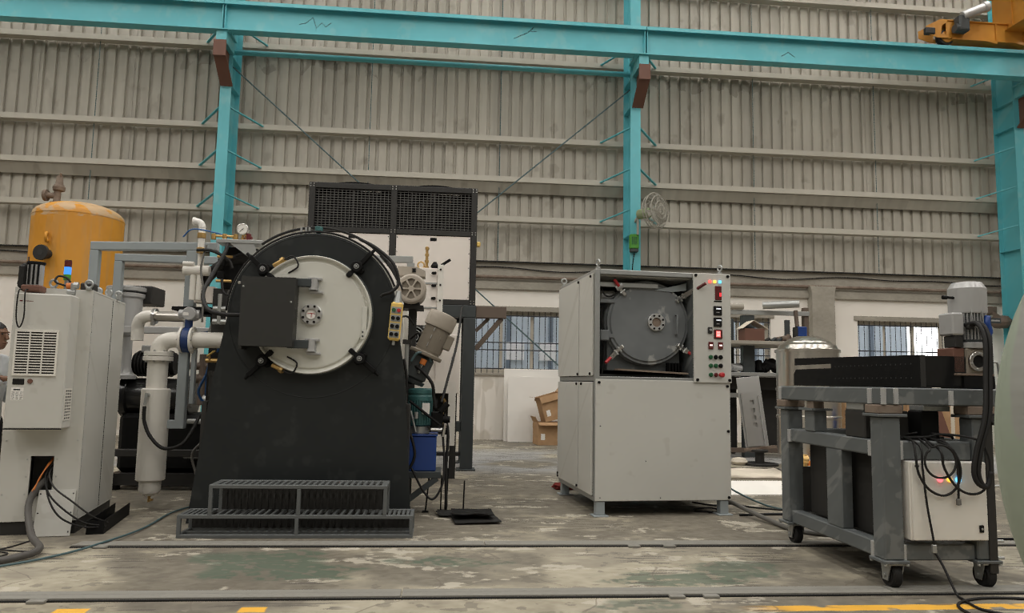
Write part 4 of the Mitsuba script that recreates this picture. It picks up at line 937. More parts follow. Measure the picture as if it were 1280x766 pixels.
# ================================================================ the large furnace with the black front plate
FX, FZ, PY = -1.125, 1.745, 6.45                            # door axis and the plate's front
def furnace():
    k = thing('vacuum_furnace', 'large machine with a black arched front plate and a round white door', 'furnace')
    t = np.linspace(math.radians(-2), math.radians(182), 64)
    R = .715
    outline = [(-2.075, 0), (-.225, 0)] + [(-.25, .15), (FX + .80, 1.21)] + [(FX + R * math.cos(a), FZ + R * math.sin(a)) for a in t] + [(FX - .80, 1.21), (-2.055, .15)]
    plate = sg.Polygon(outline).difference(circle(FX, FZ, .45))
    part(k, 'front_plate', prism(plate, PY, PY + .045), 'm_plate', label='black arched front plate')
    part(k, 'plate_ring', torus([FX, PY + .002, FZ], (0, 1, 0), .700, .006, 72, 6, 0, None), 'm_plate', True)
    # chamber behind the plate
    part(k, 'chamber', pipe_ring([FX, PY + .05, FZ], [FX, 8.25, FZ], .69, .45, 64), 'm_white', 30, label='white cylindrical chamber')
    part(k, 'chamber_flange', pipe_ring([FX, PY + .055, FZ], [FX, PY + .12, FZ], .745, .45, 72), 'm_white', 30, label='white flange rim above the black plate')
    part(k, 'chamber_flange', pipe_ring([FX, 8.15, FZ], [FX, 8.25, FZ], .76, .45, 64), 'm_white', 30)
    part(k, 'back_head', lathe([(.72, 0), (.70, .10), (.5, .24), (.25, .31), (0, .33)], [FX, 8.26, FZ], (0, 1, 0), 48), 'm_white', 30)
    part(k, 'saddle', prism(sg.Polygon([(FX - .62, 0), (FX + .62, 0), (FX + .62, 1.5), (FX - .62, 1.5)]).difference(circle(FX, FZ, .692)), 7.0, 7.06), 'm_charcoal')
    part(k, 'saddle', prism(sg.Polygon([(FX - .62, 0), (FX + .62, 0), (FX + .62, 1.5), (FX - .62, 1.5)]).difference(circle(FX, FZ, .692)), 7.9, 7.96), 'm_charcoal')
    for x0, y1, z0 in ((-2.02, 7.1, .05), (-.32, 6.75, .40)): part(k, 'side_sheet', box(x0, x0 + .04, PY + .05, y1, z0, 1.0), 'm_charcoal')
    # door
    d = part(k, 'door', lathe([(0, -.030), (.44, -.030), (.452, -.026), (.456, -.012), (.466, -.012), (.478, -.02), (.486, -.045), (.497, -.05), (.503, -.04), (.503, .03), (0, .03)], [FX, PY - .06, FZ], (0, 1, 0), 96), 'm_doorwhite', 25, label='round white door with a rolled rim')
    part(d, 'door_gasket', pipe_ring([FX, PY - .03, FZ], [FX, PY, FZ], .515, .47, 72), 'm_steelgrey', 30)
    fc = np.array([FX + .004, PY - .09, 1.744])
    part(d, 'centre_flange', pipe_ring(fc + [0, .005, 0], fc + [0, -.035, 0], .088, .046, 40), 'm_alu', 30, label='bright metal flange with eight bolts')
    part(d, 'sight_glass', cyl(fc, fc + [0, -.028, 0], .044, 32), 'm_plastic_white', 30)
    part(d, 'sight_ring', pipe_ring(fc + [0, -.034, 0], fc + [0, -.038, 0], .050, .040, 32), 'm_chrome', 30)
    part(d, 'pen_mark', [tube([fc + [-.03, -.0295, .005], fc + [.0, -.0295, .010], fc + [.032, -.0295, .004]], .0022, 5), tube([fc + [.003, -.0295, .01], fc + [.001, -.0295, -.026]], .0022, 5)], 'm_red')
    for i in range(8):
        a = (i + .5) * PI / 4
        part(d, 'flange_bolt', cyl(fc + [.070 * math.cos(a), -.034, .070 * math.sin(a)], fc + [.070 * math.cos(a), -.044, .070 * math.sin(a)], .0105, 8), 'm_black')
    # hinge box and arms
    bx = part(k, 'hinge_box', prism([(-1.668, 2.032), (-1.668, 1.462), (-1.24, 1.462), (-1.232, 2.032)], PY - .26, PY - .11), 'm_hingebox', label='black square hinge cover')
    part(bx, 'side_flange', [box(-1.69, -1.665, PY - .17, PY, 1.44, 2.05)], 'm_hingebox')
    part(bx, 'rivet', [cyl([x, PY - .26, z], [x, PY - .264, z], .009, 10) for x, z in ((-1.262, 1.83), (-1.65, 1.95))], 'm_galv')
    part(bx, 'latch_stud', cyl([-1.68, PY - .20, 1.985], [-1.68, PY - .28, 1.975], .012, 10), 'm_chrome')
    for z in (2.005, 1.488):
        part(k, 'hinge_arm', box(-1.30, -1.09, PY - .175, PY - .125, z - .034, z + .034, .004), 'm_steelgrey')
        part(k, 'hinge_pin', [cyl([-1.105, PY - .15, z - .052], [-1.105, PY - .15, z + .045], .030, 18), cyl([-1.105, PY - .15, z - .06], [-1.105, PY - .15, z - .05], .04, 18)], 'm_silverpaint', 30)
        part(k, 'hinge_lug', [box(-1.16, -1.045, PY - .14, PY - .085, z + .028, z + .05, .004), box(-1.14, -1.03, PY - .15, PY - .085, z - .085, z - .065, .004), box(-1.13, -1.07, PY - .12, PY - .085, z - .08, z + .04)], 'm_silverpaint')
    # clamps around the door
    for i, a in enumerate((49, -41, 138, 226)):
        a = math.radians(a); e = np.array([math.cos(a), 0, math.sin(a)]); q = np.array([-math.sin(a), 0, math.cos(a)])
        o = np.array([FX, PY, FZ]) + e * .555
        c = part(k, 'door_clamp', [cyl(o + [0, -.0, 0], o + [0, -.13, 0], .046, 20), beam(o + e * .05 + [0, -.075, 0], o - e * .115 + [0, -.105, 0], .046, .035, .004), beam(o + e * .02 + [0, -.05, 0], o + e * .17 + [0, -.055, 0], .042, .04, .004)], 'm_black', 35, label='black clamp with a steel pin')
        part(c, 'clamp_pin', [cyl(o + [0, -.128, 0], o + [0, -.145, 0], .010, 12), pipe_ring(o + [0, -.13, 0], o + [0, -.134, 0], .022, .016, 16)], 'm_galv', 30)
        part(c, 'clamp_roller', cyl(o - e * .085 - q * .02 + [0, -.10, 0], o - e * .085 + q * .02 + [0, -.10, 0], .024, 14), 'm_black', 30)
        part(c, 'clamp_rod', cyl(o + e * .06 + [0, -.06, 0], o + e * .21 + [0, -.04, 0], .014, 10), 'm_black', 30)
        part(c, 'clamp_block', beam(o - q * .06 + [0, -.022, 0], o + q * .06 + [0, -.022, 0], .06, .044, .006), 'm_black')
        if i > 1:
            part(c, 'limit_switch', [cyl(o + q * .08 * (1 if i == 3 else -1) - e * .03 + [0, -.06, 0], o + q * .16 * (1 if i == 3 else -1) - e * .06 + [0, -.08, 0], .020, 12), cyl(o + q * .15 * (1 if i == 3 else -1) - e * .055 + [0, -.075, 0], o + q * .18 * (1 if i == 3 else -1) - e * .065 + [0, -.085, 0], .030, 6)], 'm_brass', 30, label='brass limit switch')
            part(c, 'switch_cable', tube([o + q * .18 * (1 if i == 3 else -1) - e * .065 + [0, -.09, 0], o + q * .25 * (1 if i == 3 else -1) - e * .10 + [0, -.11, 0], o + q * .22 * (1 if i == 3 else -1) - e * .19 + [0, -.11, 0], o + q * .12 * (1 if i == 3 else -1) - e * .17 + [0, -.09, 0]], .007, 6, 6), 'm_rubber', True)
    # door edge latch on the right
    part(d, 'edge_bracket', [box(FX + .425, FX + .465, PY - .10, PY - .085, FZ - .20, FZ + .08, .003), box(FX + .42, FX + .45, PY - .115, PY - .095, FZ - .20, FZ - .15)], 'm_doorwhite')
    part(d, 'edge_bolt', [cyl([FX + .437, PY - .112, z], [FX + .437, PY - .122, z], .008, 8) for z in (FZ - .175, FZ - .14)], 'm_steelgrey')
    part(k, 'top_fitting', [cyl([-1.12, PY + .06, 2.46], [-1.12, PY + .06, 2.52], .022, 14), cyl([-1.12, PY + .06, 2.49], [-1.12, PY + .06, 2.53], .034, 10)], 'm_tealmotor', 30, label='blue green fitting on the crown of the plate')
    part(k, 'top_stud', [cyl([x, PY + .06, 2.44], [x, PY + .06, 2.52], .010, 8) for x in (-1.23, -1.2, -1.27)], 'm_galv', 30)
    return k
furnace()

# cables along the arch
arc = lambda r, a0, a1, y, n=14: [(FX + r * math.cos(a), y, FZ + r * math.sin(a)) for a in np.linspace(math.radians(a0), math.radians(a1), n)]
fl_cable('arched_cable', arc(.735, 178, 22, PY + .03, 26), .009, 'm_rubber', 'black cable following the arched top of the black plate', 3)
fl_cable('arched_cable', arc(.785, 128, 40, PY + .10, 20), .012, 'm_rubber', 'second black cable arching over the white rim behind the black plate', 3)
fl_cable('pendant_cable', [(FX + .36, PY + .06, FZ + .69), (FX + .52, PY - .0, FZ + .60), (FX + .67, PY - .05, FZ + .46), (FX + .72, PY - .06, FZ + .30), (FX + .67, PY - .07, FZ + .22), (FX + .59, PY - .06, FZ + .19), (FX + .57, PY - .06, FZ + .17)], .014, 'm_rubber', 'thick black cable looping from the arch down to the yellow pendant', 8)
for i, (a, b) in enumerate(((46, 24), (42, 20), (50, 28))):
    fl_cable('looped_wire', arc(.775 + .012 * i, a, b, PY + .14 + .05 * i, 8), .008, 'm_rubber', ['inner', 'middle', 'outer'][i] + ' thin black wire bundled on the right shoulder of the white rim', 4)

def pendant():
    k = thing('pendant_controller', 'yellow push button pendant hanging on the right of the black plate', 'controller')
    c = np.array([-.574, PY - .06, 1.672]); ry = 4
    def m(g):
        g = moved(cat(g) if isinstance(g, list) else g, -c[0], -c[1], -c[2], 0, ry); g.apply_scale(1.32); return moved(g, *c)
    part(k, 'case', m(box(c[0] - .038, c[0] + .038, c[1] - .035, c[1] + .035, c[2] - .135, c[2] + .115, .012)), 'm_yellow')
    part(k, 'gland', m(lathe([(.030, .11), (.022, .15), (.014, .19), (0, .19)], c, (0, 0, 1), 14)), 'm_galv', 30)
    part(k, 'end_plug', m(cyl(c + [0, 0, -.135], c + [0, 0, -.165], .010, 10)), 'm_galv', 30)
    for i in range(4):
        z = c[2] + .06 - i * .052
        part(k, 'legend_plate', m(box(c[0] - .032, c[0] + .032, c[1] - .0365, c[1] - .034, z - .022, z + .022)), 'm_galv')
        for s in (-1, 1):
            part(k, 'push_button', m(cyl([c[0] + s * .016, c[1] - .034, z], [c[0] + s * .016, c[1] - .050, z], .0125, 14)), 'm_red' if (i, s) == (0, 1) else ('m_green' if (i, s) == (0, -1) else 'm_black'), 30, label='red button' if (i, s) == (0, 1) else None)
pendant()

def steps():
    k = thing('step_platform', 'grey steel two level step of slatted treads in front of the black plate', 'step')
    X0, X1, Y0, Y1 = -1.955, -.20, 5.87, 6.17
    U0, U1 = -1.735, -.405
    t = .028; z1, z2 = .172, .395
    m = 'm_stepgrey'
    for x0, x1, za, zb in ((X0, X1, 0, z1), (U0, U1, z1, z2)):
        for y in (Y0, Y1 - t):
            part(k, 'rail', box(x0, x1, y, y + t, zb - t, zb, .003), m)
        if za == 0:
            for y in (Y0, Y1 - t): part(k, 'rail', box(x0, x1, y, y + t, 0, t, .003), m)
            for x in (x0, x1 - t): part(k, 'side_rail', box(x, x + t, Y0 + t, Y1 - t, 0, t, .003), m)
        for x in (x0, x1 - t):
            part(k, 'side_rail', box(x, x + t, Y0 + t, Y1 - t, zb - t, zb, .003), m)
            for y in (Y0, Y1 - t):
                part(k, 'post', box(x, x + t, y, y + t, za + (t if za == 0 else 0), zb - t, .002), m)
        xm = (x0 + x1) / 2 - t / 2
        part(k, 'post', box(xm, xm + t, Y0, Y0 + t, za + (t if za == 0 else 0), zb - t, .002), m)
    n = 27
    for i in range(n):
        x = U0 + t + .008 + i * (U1 - U0 - 2 * t - .016) / (n - 1)
        part(k, 'tread_slat', box(x - .011, x + .011, Y0 + t, Y1 - t, z2 - .020, z2 - .002), m)
    for a, b in ((X0 + t, U0), (U1, X1 - t)):
        for i in range(5):
            x = a + (i + .5) * (b - a) / 5
            part(k, 'tread_slat', box(x - .010, x + .010, Y0 + t, Y1 - t, z1 - .020, z1 - .002), m)
    for i in range(22):  # unseen slats added to shade the floor under the step
        x = U0 + .03 + (i + .5) * (U1 - U0 - .06) / 22
        part(k, 'tread_slat', box(x - .011, x + .011, Y0 + t, Y1 - t, z1 - .020, z1 - .002), m)
    part(k, 'inner_bar', box(X0 + t, X1 - t, 6.0, 6.0 + t, 0, t, .003), m)
    part(k, 'riser_sheet', box(U0 + t, U1 - t, Y1 - t - .002, Y1 - t, z1, z2 - t), 'm_charcoal')  # dark sheets added to darken the space behind the ribs
    part(k, 'riser_sheet', box(X0 + t, X1 - t, Y1 - t - .002, Y1 - t, t, z1 - t), 'm_charcoal', label='dark ribbed riser sheet added to darken the step')
    for i in range(24):
        x = U0 + .06 + i * .0525
        part(k, 'riser_bar', box(x - .008, x + .008, Y1 - t - .012, Y1 - t - .002, t, z2 - t), 'm_charcoal')
steps()

# ================================================================ chiller on its stand, behind the furnace
def chiller():
    k = thing('air_chiller', 'tall black framed chiller with two mesh coil sections over white panels', 'chiller')
    Y, D = 10.3, 1.1; x0, x1 = -1.93, .42; zt, zm, zb = 3.94, 3.265, 2.27; f = .085
    xm = (x0 + x1) / 2 + .0
    P = lambda n, g, m, **q: part(k, n, g, m, **q)
    for x in (x0, xm - f / 2, x1 - f):
        P('frame_post', box(x, x + f, Y, Y + f, zb, zt, .004), 'm_charcoal')
    for x in (x0, x1 - f): P('frame_post', box(x, x + f, Y + D - f, Y + D, zb, zt, .004), 'm_charcoal')
    for z in (zt - .075, zm - .02, zb):
        P('frame_rail', box(x0 + f, xm - f / 2, Y, Y + f, z, z + .075, .004), 'm_charcoal')
        P('frame_rail', box(xm + f / 2, x1 - f, Y, Y + f, z, z + .075, .004), 'm_charcoal')
        P('side_rail', box(x0, x0 + f, Y + f, Y + D - f, z, z + .075, .004), 'm_charcoal')
        P('side_rail', box(x1 - f, x1, Y + f, Y + D - f, z, z + .075, .004), 'm_charcoal')
    for a, b in ((x0 + f, xm - f / 2), (xm + f / 2, x1 - f)):
        g = [box(x - .004, x + .004, Y + .03, Y + .038, zm + .055, zt - .075) for x in np.arange(a + .045, b, .0535)]
        g += [box(a, b, Y + .026, Y + .034, z - .004, z + .004) for z in np.arange(zm + .08, zt - .08, .036)]
        P('coil_guard', g, 'm_meshwire', label='black wire mesh guard')
        P('coil_block', box(a, b, Y + .12, Y + .2, zm + .05, zt - .08), 'm_black')
        P('coil_bracket', box((a + b) / 2 - .02, (a + b) / 2 + .02, Y + .04, Y + .07, zm + .055, zt - .075), 'm_charcoal')
        pn = P('white_panel', box(a + .004, b - .004, Y + .015, Y + .03, zb + .06, zm - .025, .003), 'm_panelwhite', label='white panel with a small dark grip')
        part(pn, 'recessed_grip', box((a + b) / 2 - .045, (a + b) / 2 + .045, Y + .008, Y + .018, zm - .10, zm - .055, .003), 'm_black')
        part(pn, 'panel_screw', [cyl([x, Y + .016, z], [x, Y + .010, z], .007, 8) for x in (a + .02, b - .02) for z in np.linspace(zb + .11, zm - .06, 5)], 'm_steelgrey')
        c = ((a + b) / 2, Y + .55)
        P('fan_ring', pipe_ring([c[0], c[1], zt - .02], [c[0], c[1], zt + .05], .43, .41, 40), 'm_black', smooth=30)
        fg = [torus([c[0], c[1], zt + .05 + .05 * (1 - (r / .43) ** 2)], (0, 0, 1), r, .005, 36, 5) for r in (.12, .2, .28, .36, .43)]
        fg += [tube([(c[0] + math.cos(t) * r, c[1] + math.sin(t) * r, zt + .05 + .05 * (1 - (r / .43) ** 2)) for r in (.06, .2, .32, .43)], .005, 5) for t in np.arange(8) * PI / 4]
        P('fan_guard', fg, 'm_black', smooth=True)
        P('fan_motor', cyl([c[0], c[1], zt - .05], [c[0], c[1], zt + .115], .09, 20), 'm_silverpaint', smooth=30)
        for t in range(5):
            aa = t * 2 * PI / 5
            P('fan_blade', moved(moved(box(.08, .40, -.09, .09, -.003, .003), rx=22), c[0], c[1], zt + .01, 0, 0) if t == 0 else moved(moved(moved(box(.08, .40, -.09, .09, -.003, .003), rx=22), rz=math.degrees(aa)), c[0], c[1], zt + .01), 'm_charcoal')
    P('top_sheet', prism_z(sg.box(x0 + .01, Y + .01, x1 - .01, Y + D - .01).difference(sg.Point((x0 + f + xm - f / 2) / 2, Y + .55).buffer(.42)).difference(sg.Point((xm + f / 2 + x1 - f) / 2, Y + .55).buffer(.42)), zt - .012, zt + .004), 'm_charcoal')
    P('side_sheet', box(x0 + .02, x0 + .03, Y + f, Y + D - f, zb + .07, zt - .07), 'm_charcoal')
    P('side_sheet', box(x1 - .03, x1 - .02, Y + f, Y + D - f, zb + .07, zt - .07), 'm_charcoal')
    P('back_sheet', box(x0 + f, x1 - f, Y + D - .03, Y + D - .02, zb, zt - .05), 'm_charcoal')
    P('bottom_sheet', box(x0 + .02, x1 - .02, Y + f, Y + D - .03, zb + .002, zb + .02), 'm_charcoal')
    for x, z in [(x, z) for x in (x0 + .02, x0 + .065, xm - .025, xm + .025, x1 - .065, x1 - .02) for z in (zb + .02, zb + .055, zm + .005, zm + .035, zt - .055, zt - .02)]:
        P('corner_screw', cyl([x, Y + .002, z], [x, Y - .006, z], .009, 8), 'm_chrome')
    solo('yellow_beacon', box(x1 - .002, x1 + .055, Y + .02, Y + .09, 3.11, 3.18, .012), 'm_yellow', 'small yellow lamp on the right edge of the chiller', 'lamp')
chiller()

def chiller_stand():
    k = thing('chiller_stand', 'dark grey steel stand with a tall post and brown side bracket under the chiller', 'stand')
    z = 2.265; m = 'm_steelgrey'
    for x, y in ((.26, 10.27), (-1.93, 10.27), (.26, 11.2), (-1.93, 11.2)):
        part(k, 'post', box(x, x + .17, y, y + .17, .02, z - .17, .006), m)
        part(k, 'foot_plate', box(x - .05, x + .21, y - .06, y + .22, 0, .022, .004), m)
    part(k, 'beam', box(-1.93, .43, 10.27, 10.44, z - .168, z, .006), m)
    part(k, 'beam', box(-1.93, .43, 11.2, 11.37, z - .168, z, .006), m)
    part(k, 'side_beam', box(.28, .42, 10.44, 11.2, z - .168, z, .006), m)
    part(k, 'side_beam', box(-1.91, -1.78, 10.44, 11.2, z - .168, z, .006), m)
    part(k, 'low_beam', box(-.75, .26, 10.30, 10.42, .52, .66, .006), m)
    part(k, 'low_beam', box(-.75, .26, 10.30, 10.42, .19, .24, .006), 'm_charcoal')
    part(k, 'bracket_arm', box(.432, .86, 10.30, 10.46, 2.10, 2.26, .004), 'm_brownsteel', label='brown stub bracket')
    part(k, 'bracket_brace', beam([.44, 10.38, 1.66], [.80, 10.38, 2.10], .08, .07), 'm_brownsteel')
    part(k, 'bracket_brace', beam([.44, 10.42, 1.92], [.62, 10.42, 2.10], .06, .05), 'm_brownsteel')
    part(k, 'inner_post', box(.03, .10, 10.36, 10.43, .66, 2.09, .004), 'm_charcoal')
chiller_stand()

def white_unit():
    k = thing('white_pump_cabinet', 'white sheet metal pump enclosure with a bolted edge behind the tilted motor', 'enclosure')
    Y = 9.0; m = 'm_panelwhite'
    part(k, 'upper_case', box(-.95, -.10, Y, Y + .7, 1.55, 2.58, .006), m)
    part(k, 'edge_flange', box(-.10, -.03, Y - .03, Y + .02, 1.7, 2.62, .004), 'm_white')
    for z in np.linspace(1.8, 2.56, 5): part(k, 'edge_bolt', cyl([-.065, Y - .03, z], [-.065, Y - .045, z], .012, 8), 'm_black')
    part(k, 'edge_knob', [cyl([-.13, Y + .0, z], [-.16, Y - .05, z - .01], .018, 10) for z in np.linspace(1.9, 2.52, 5)], 'm_black', 30)
    part(k, 'shelf_line', [box(-.6, -.10, Y - .012, Y, z, z + .02) for z in (2.08, 2.38)], 'm_galv')
    part(k, 'lower_case', box(-.80, .20, Y + .12, Y + .72, 1.20, 1.55, .006), m)
    part(k, 'right_case', box(-.10, .20, Y + .10, Y + .72, 1.06, 1.78, .006), m)
    ap = sg.box(-.40, .43, .16, 1.20).difference(sg.box(-.30, .56, .07, 1.06))
    part(k, 'open_frame', prism(ap, Y + .10, Y + .16), 'm_white', label='white frame around a dark opening')
    part(k, 'opening_back', box(-.40, .16, Y + .45, Y + .47, .43, 1.20), 'm_charcoal')
    part(k, 'door_handle', box(.10, .12, Y + .085, Y + .10, 1.42, 1.50), 'm_black')
    part(k, 'leg', box(-.78, -.70, Y + .2, Y + .28, 0, 1.20), 'm_charcoal')
    part(k, 'leg', box(.10, .18, Y + .4, Y + .48, 0, 1.06), 'm_charcoal')
    part(k, 'leg', box(-.78, -.70, Y + .6, Y + .68, 0, 1.20), 'm_charcoal')
    part(k, 'pump', [cyl([-.20, Y + .25, .92], [-.05, Y + .25, .92], .12, 20), box(-.26, -.02, Y + .2, Y + .35, .70, .82, .02), cyl([-.14, Y + .14, .80], [-.14, Y + .3, .80], .07, 16)], 'm_black', 30, label='dark pump in the opening')
    part(k, 'copper_pipe', tube([(-.02, Y + .2, 1.02), (.03, Y + .2, .95), (.0, Y + .2, .8), (.02, Y + .2, .6)], .02, 8, 6), 'm_brass', True)
    f = thing('cooling_fan', 'small square axial fan on the white enclosure beside the tilted motor', 'fan')
    c = np.array([-.36, Y - .02, 1.73]); h = .14
    sq = sg.box(c[0] - h, c[2] - h, c[0] + h, c[2] + h).difference(circle(c[0], c[2], h * .86)).union(circle(c[0], c[2], .045))
    part(f, 'housing', prism(sg.box(c[0] - h, c[2] - h, c[0] + h, c[2] + h).difference(circle(c[0], c[2], h * .88)), Y - .08, Y - .001), 'm_charcoal')
    for r in (.05, .085, .12): part(f, 'guard_ring', torus([c[0], Y - .085, c[2]], (0, 1, 0), r, .005, 32, 6), 'm_galv', True)
    part(f, 'hub', cyl([c[0], Y - .08, c[2]], [c[0], Y - .001, c[2]], .05, 18), 'm_black', 30)
    for i in range(6):
        a = i * PI / 3
        part(f, 'blade', moved(moved(moved(box(.045, .112, -.004, .004, -.035, .035), rx=35), ry=math.degrees(a)), c[0], Y - .04, c[2]), 'm_black')
    for sx in (-1, 1):
        for sz in (-1, 1): part(f, 'screw', cyl([c[0] + sx * .115, Y - .08, c[2] + sz * .115], [c[0] + sx * .115, Y - .086, c[2] + sz * .115], .014, 10), 'm_galv')
    fl = thing('flow_meter', 'brass flow meter standing on top of the white enclosure', 'gauge')
    part(fl, 'body', [cyl([-.24, Y + .1, 2.58], [-.24, Y + .1, 2.86], .016, 12)] + [cyl([-.24, Y + .1, z], [-.24, Y + .1, z + .03], .026, 10) for z in (2.585, 2.66, 2.74, 2.82)], 'm_brass', 30)
    part(fl, 'loop', torus([-.31, Y + .1, 2.625], (0, 1, 0), .04, .010, 20, 8), 'm_brass', True)
    solo('valve_handwheel', [lathe([(0, 0), (.045, 0), (.05, .04), (.02, .09), (0, .09)], [-.14, Y + .1, 2.58], (0, 0, 1), 14)], 'm_black', 'black hand wheel on the white enclosure next to the brass flow meter', 'hand wheel', smooth=30)
    solo('black_lever', beam([-.06, Y, 2.615], [.05, Y, 2.69], .03, .03), 'm_black', 'black lever at the bolted top corner of the white enclosure', 'lever')
    b = thing('grey_bracket', 'grey metal bracket arm over the round fan motor', 'bracket')
    part(b, 'arm', box(-.80, -.36, 7.95, 8.02, 2.47, 2.54, .004), 'm_galv')
    part(b, 'drop', box(-.42, -.34, 7.95, 8.02, 2.30, 2.47, .004), 'm_galv')
    part(b, 'foot', box(-.80, -.74, 7.95, 8.10, 2.3, 2.47), 'm_galv')
white_unit()

def fan_motor():
    k = thing('round_fan_motor', 'dusty round fan motor facing forward at the right shoulder of the black plate', 'motor')
    c = np.array([-.340, 7.45, 2.115]); d = (0, -1, 0)
    part(k, 'casing', lathe([(0, -.40), (.125, -.40), (.135, -.38), (.135, .02), (.150, .03), (.150, .075), (.135, .095), (.120, .098)], c, d, 36), 'm_motorcap', 30)
    sp = circle(0, 0, .122, 40)
    for i in range(6):
        a = math.radians(i * 60 + 30); w = sg.Polygon([(.030 * math.cos(a - .33), .030 * math.sin(a - .33)), (.098 * math.cos(a - .42), .098 * math.sin(a - .42)), (.105 * math.cos(a), .105 * math.sin(a)), (.098 * math.cos(a + .42), .098 * math.sin(a + .42)), (.030 * math.cos(a + .33), .030 * math.sin(a + .33))])
        sp = sp.difference(w)
    part(k, 'spoked_cover', moved(prism(sp, -.006, .006), c[0], c[1] - .095, c[2]), 'm_motorcap')
    part(k, 'fan_mesh', [lathe([(0, 0), (.118, 0), (.118, .004), (0, .004)], c + [0, -.072, 0], d, 28)], 'm_motor')
    part(k, 'terminal_box', prism([(c[0] - .15, c[2] + .15), (c[0] + .13, c[2] + .14), (c[0] + .13, c[2] + .20), (c[0] + .05, c[2] + .235), (c[0] - .15, c[2] + .24)], c[1] + .02, c[1] + .22), 'm_motorcap')
    part(k, 'box_plug', box(c[0] + .0, c[0] + .035, c[1] + .01, c[1] + .022, c[2] + .18, c[2] + .22), 'm_black')
    part(k, 'foot', [box(c[0] - .12, c[0] + .12, c[1] + .05, c[1] + .35, c[2] - .185, c[2] - .15), box(c[0] - .08, c[0] + .08, c[1] + .1, c[1] + .3, c[2] - .16, c[2] - .12)], 'm_charcoal')
    part(k, 'support', box(c[0] - .03, c[0] + .05, c[1] + .2, c[1] + .28, .0, c[2] - .185), 'm_charcoal')
fan_motor()

def tilted_motor():
    k = thing('geared_motor', 'brown grey electric motor tilted beside the black plate above the hydraulic unit', 'motor')
    o = np.array([-.165, 7.05, 1.465]); d = np.array([.395, 0, .92]); d /= np.linalg.norm(d); q = np.cross([0, 1, 0], d)
    L = lambda s, x=0, y=0: o + d * s + q * x + np.array([0, y, 0])
    part(k, 'barrel', lathe([(0, 0), (.118, 0), (.118, .30), (0, .30)], o, d, 32), 'm_motor', 30)
    fins = []
    for i in range(36):
        a = i * 2 * PI / 36
        if 15 < i < 21: continue
        e = q * math.cos(a) + np.array([0, 1, 0]) * math.sin(a)
        fins.append(beam(o + d * .03 + e * .12, o + d * .29 + e * .12, .006, .02))
    part(k, 'cooling_fins', fins, 'm_motor')
    part(k, 'fan_cowl', lathe([(.136, .26), (.142, .28), (.142, .37), (.130, .405), (.08, .415), (0, .415)], o, d, 36), 'm_motorcap', 30)
    part(k, 'flange', lathe([(0, -.03), (.155, -.03), (.16, -.022), (.16, -.002), (.155, .004), (.12, .01), (.118, .05), (0, .05)], o, d, 36), 'm_motor', 30)
    part(k, 'terminal_box', [beam(L(.10, .15, -.02), L(.24, .15, -.02), .09, .075, .008)], 'm_motor')
    part(k, 'name_plate', [beam(L(.06 + i * .075, -.02, -.122), L(.10 + i * .075, -.02, -.122), .035, .006) for i in range(3)], 'm_silverpaint')
    part(k, 'lantern', [beam(L(-.27, 0), L(-.03, 0), .20, .20, .02)], 'm_steelgrey', label='dark grey bell housing')
    part(k, 'window', [beam(L(-.20, .01, -.101), L(-.05, .01, -.101), .07, .006)], 'm_hole')
    part(k, 'coupling', [cyl(L(-.115, .012, -.108), L(-.06, .012, -.108), .03, 14)], 'm_orangeplastic', 30, label='orange coupling spider')
    part(k, 'shaft', cyl(L(-.20, .012, -.106), L(-.115, .012, -.106), .013, 10), 'm_chrome', 30)
    part(k, 'gear_head', [lathe([(0, 0), (.11, 0), (.10, .035), (0, .045)], L(-.27), -d, 24)], 'm_steelgrey', 30)
    part(k, 'mount_arm', [beam([-.38, 7.14, 1.26], L(-.22, -.08, 0), .08, .08), beam(L(-.29), L(-.29) + [-.10, .1, .02], .06, .06)], 'm_steelgrey')
    part(k, 'mount_post', box(-.42, -.34, 7.10, 7.18, 0, 1.3), 'm_steelgrey')
tilted_motor()

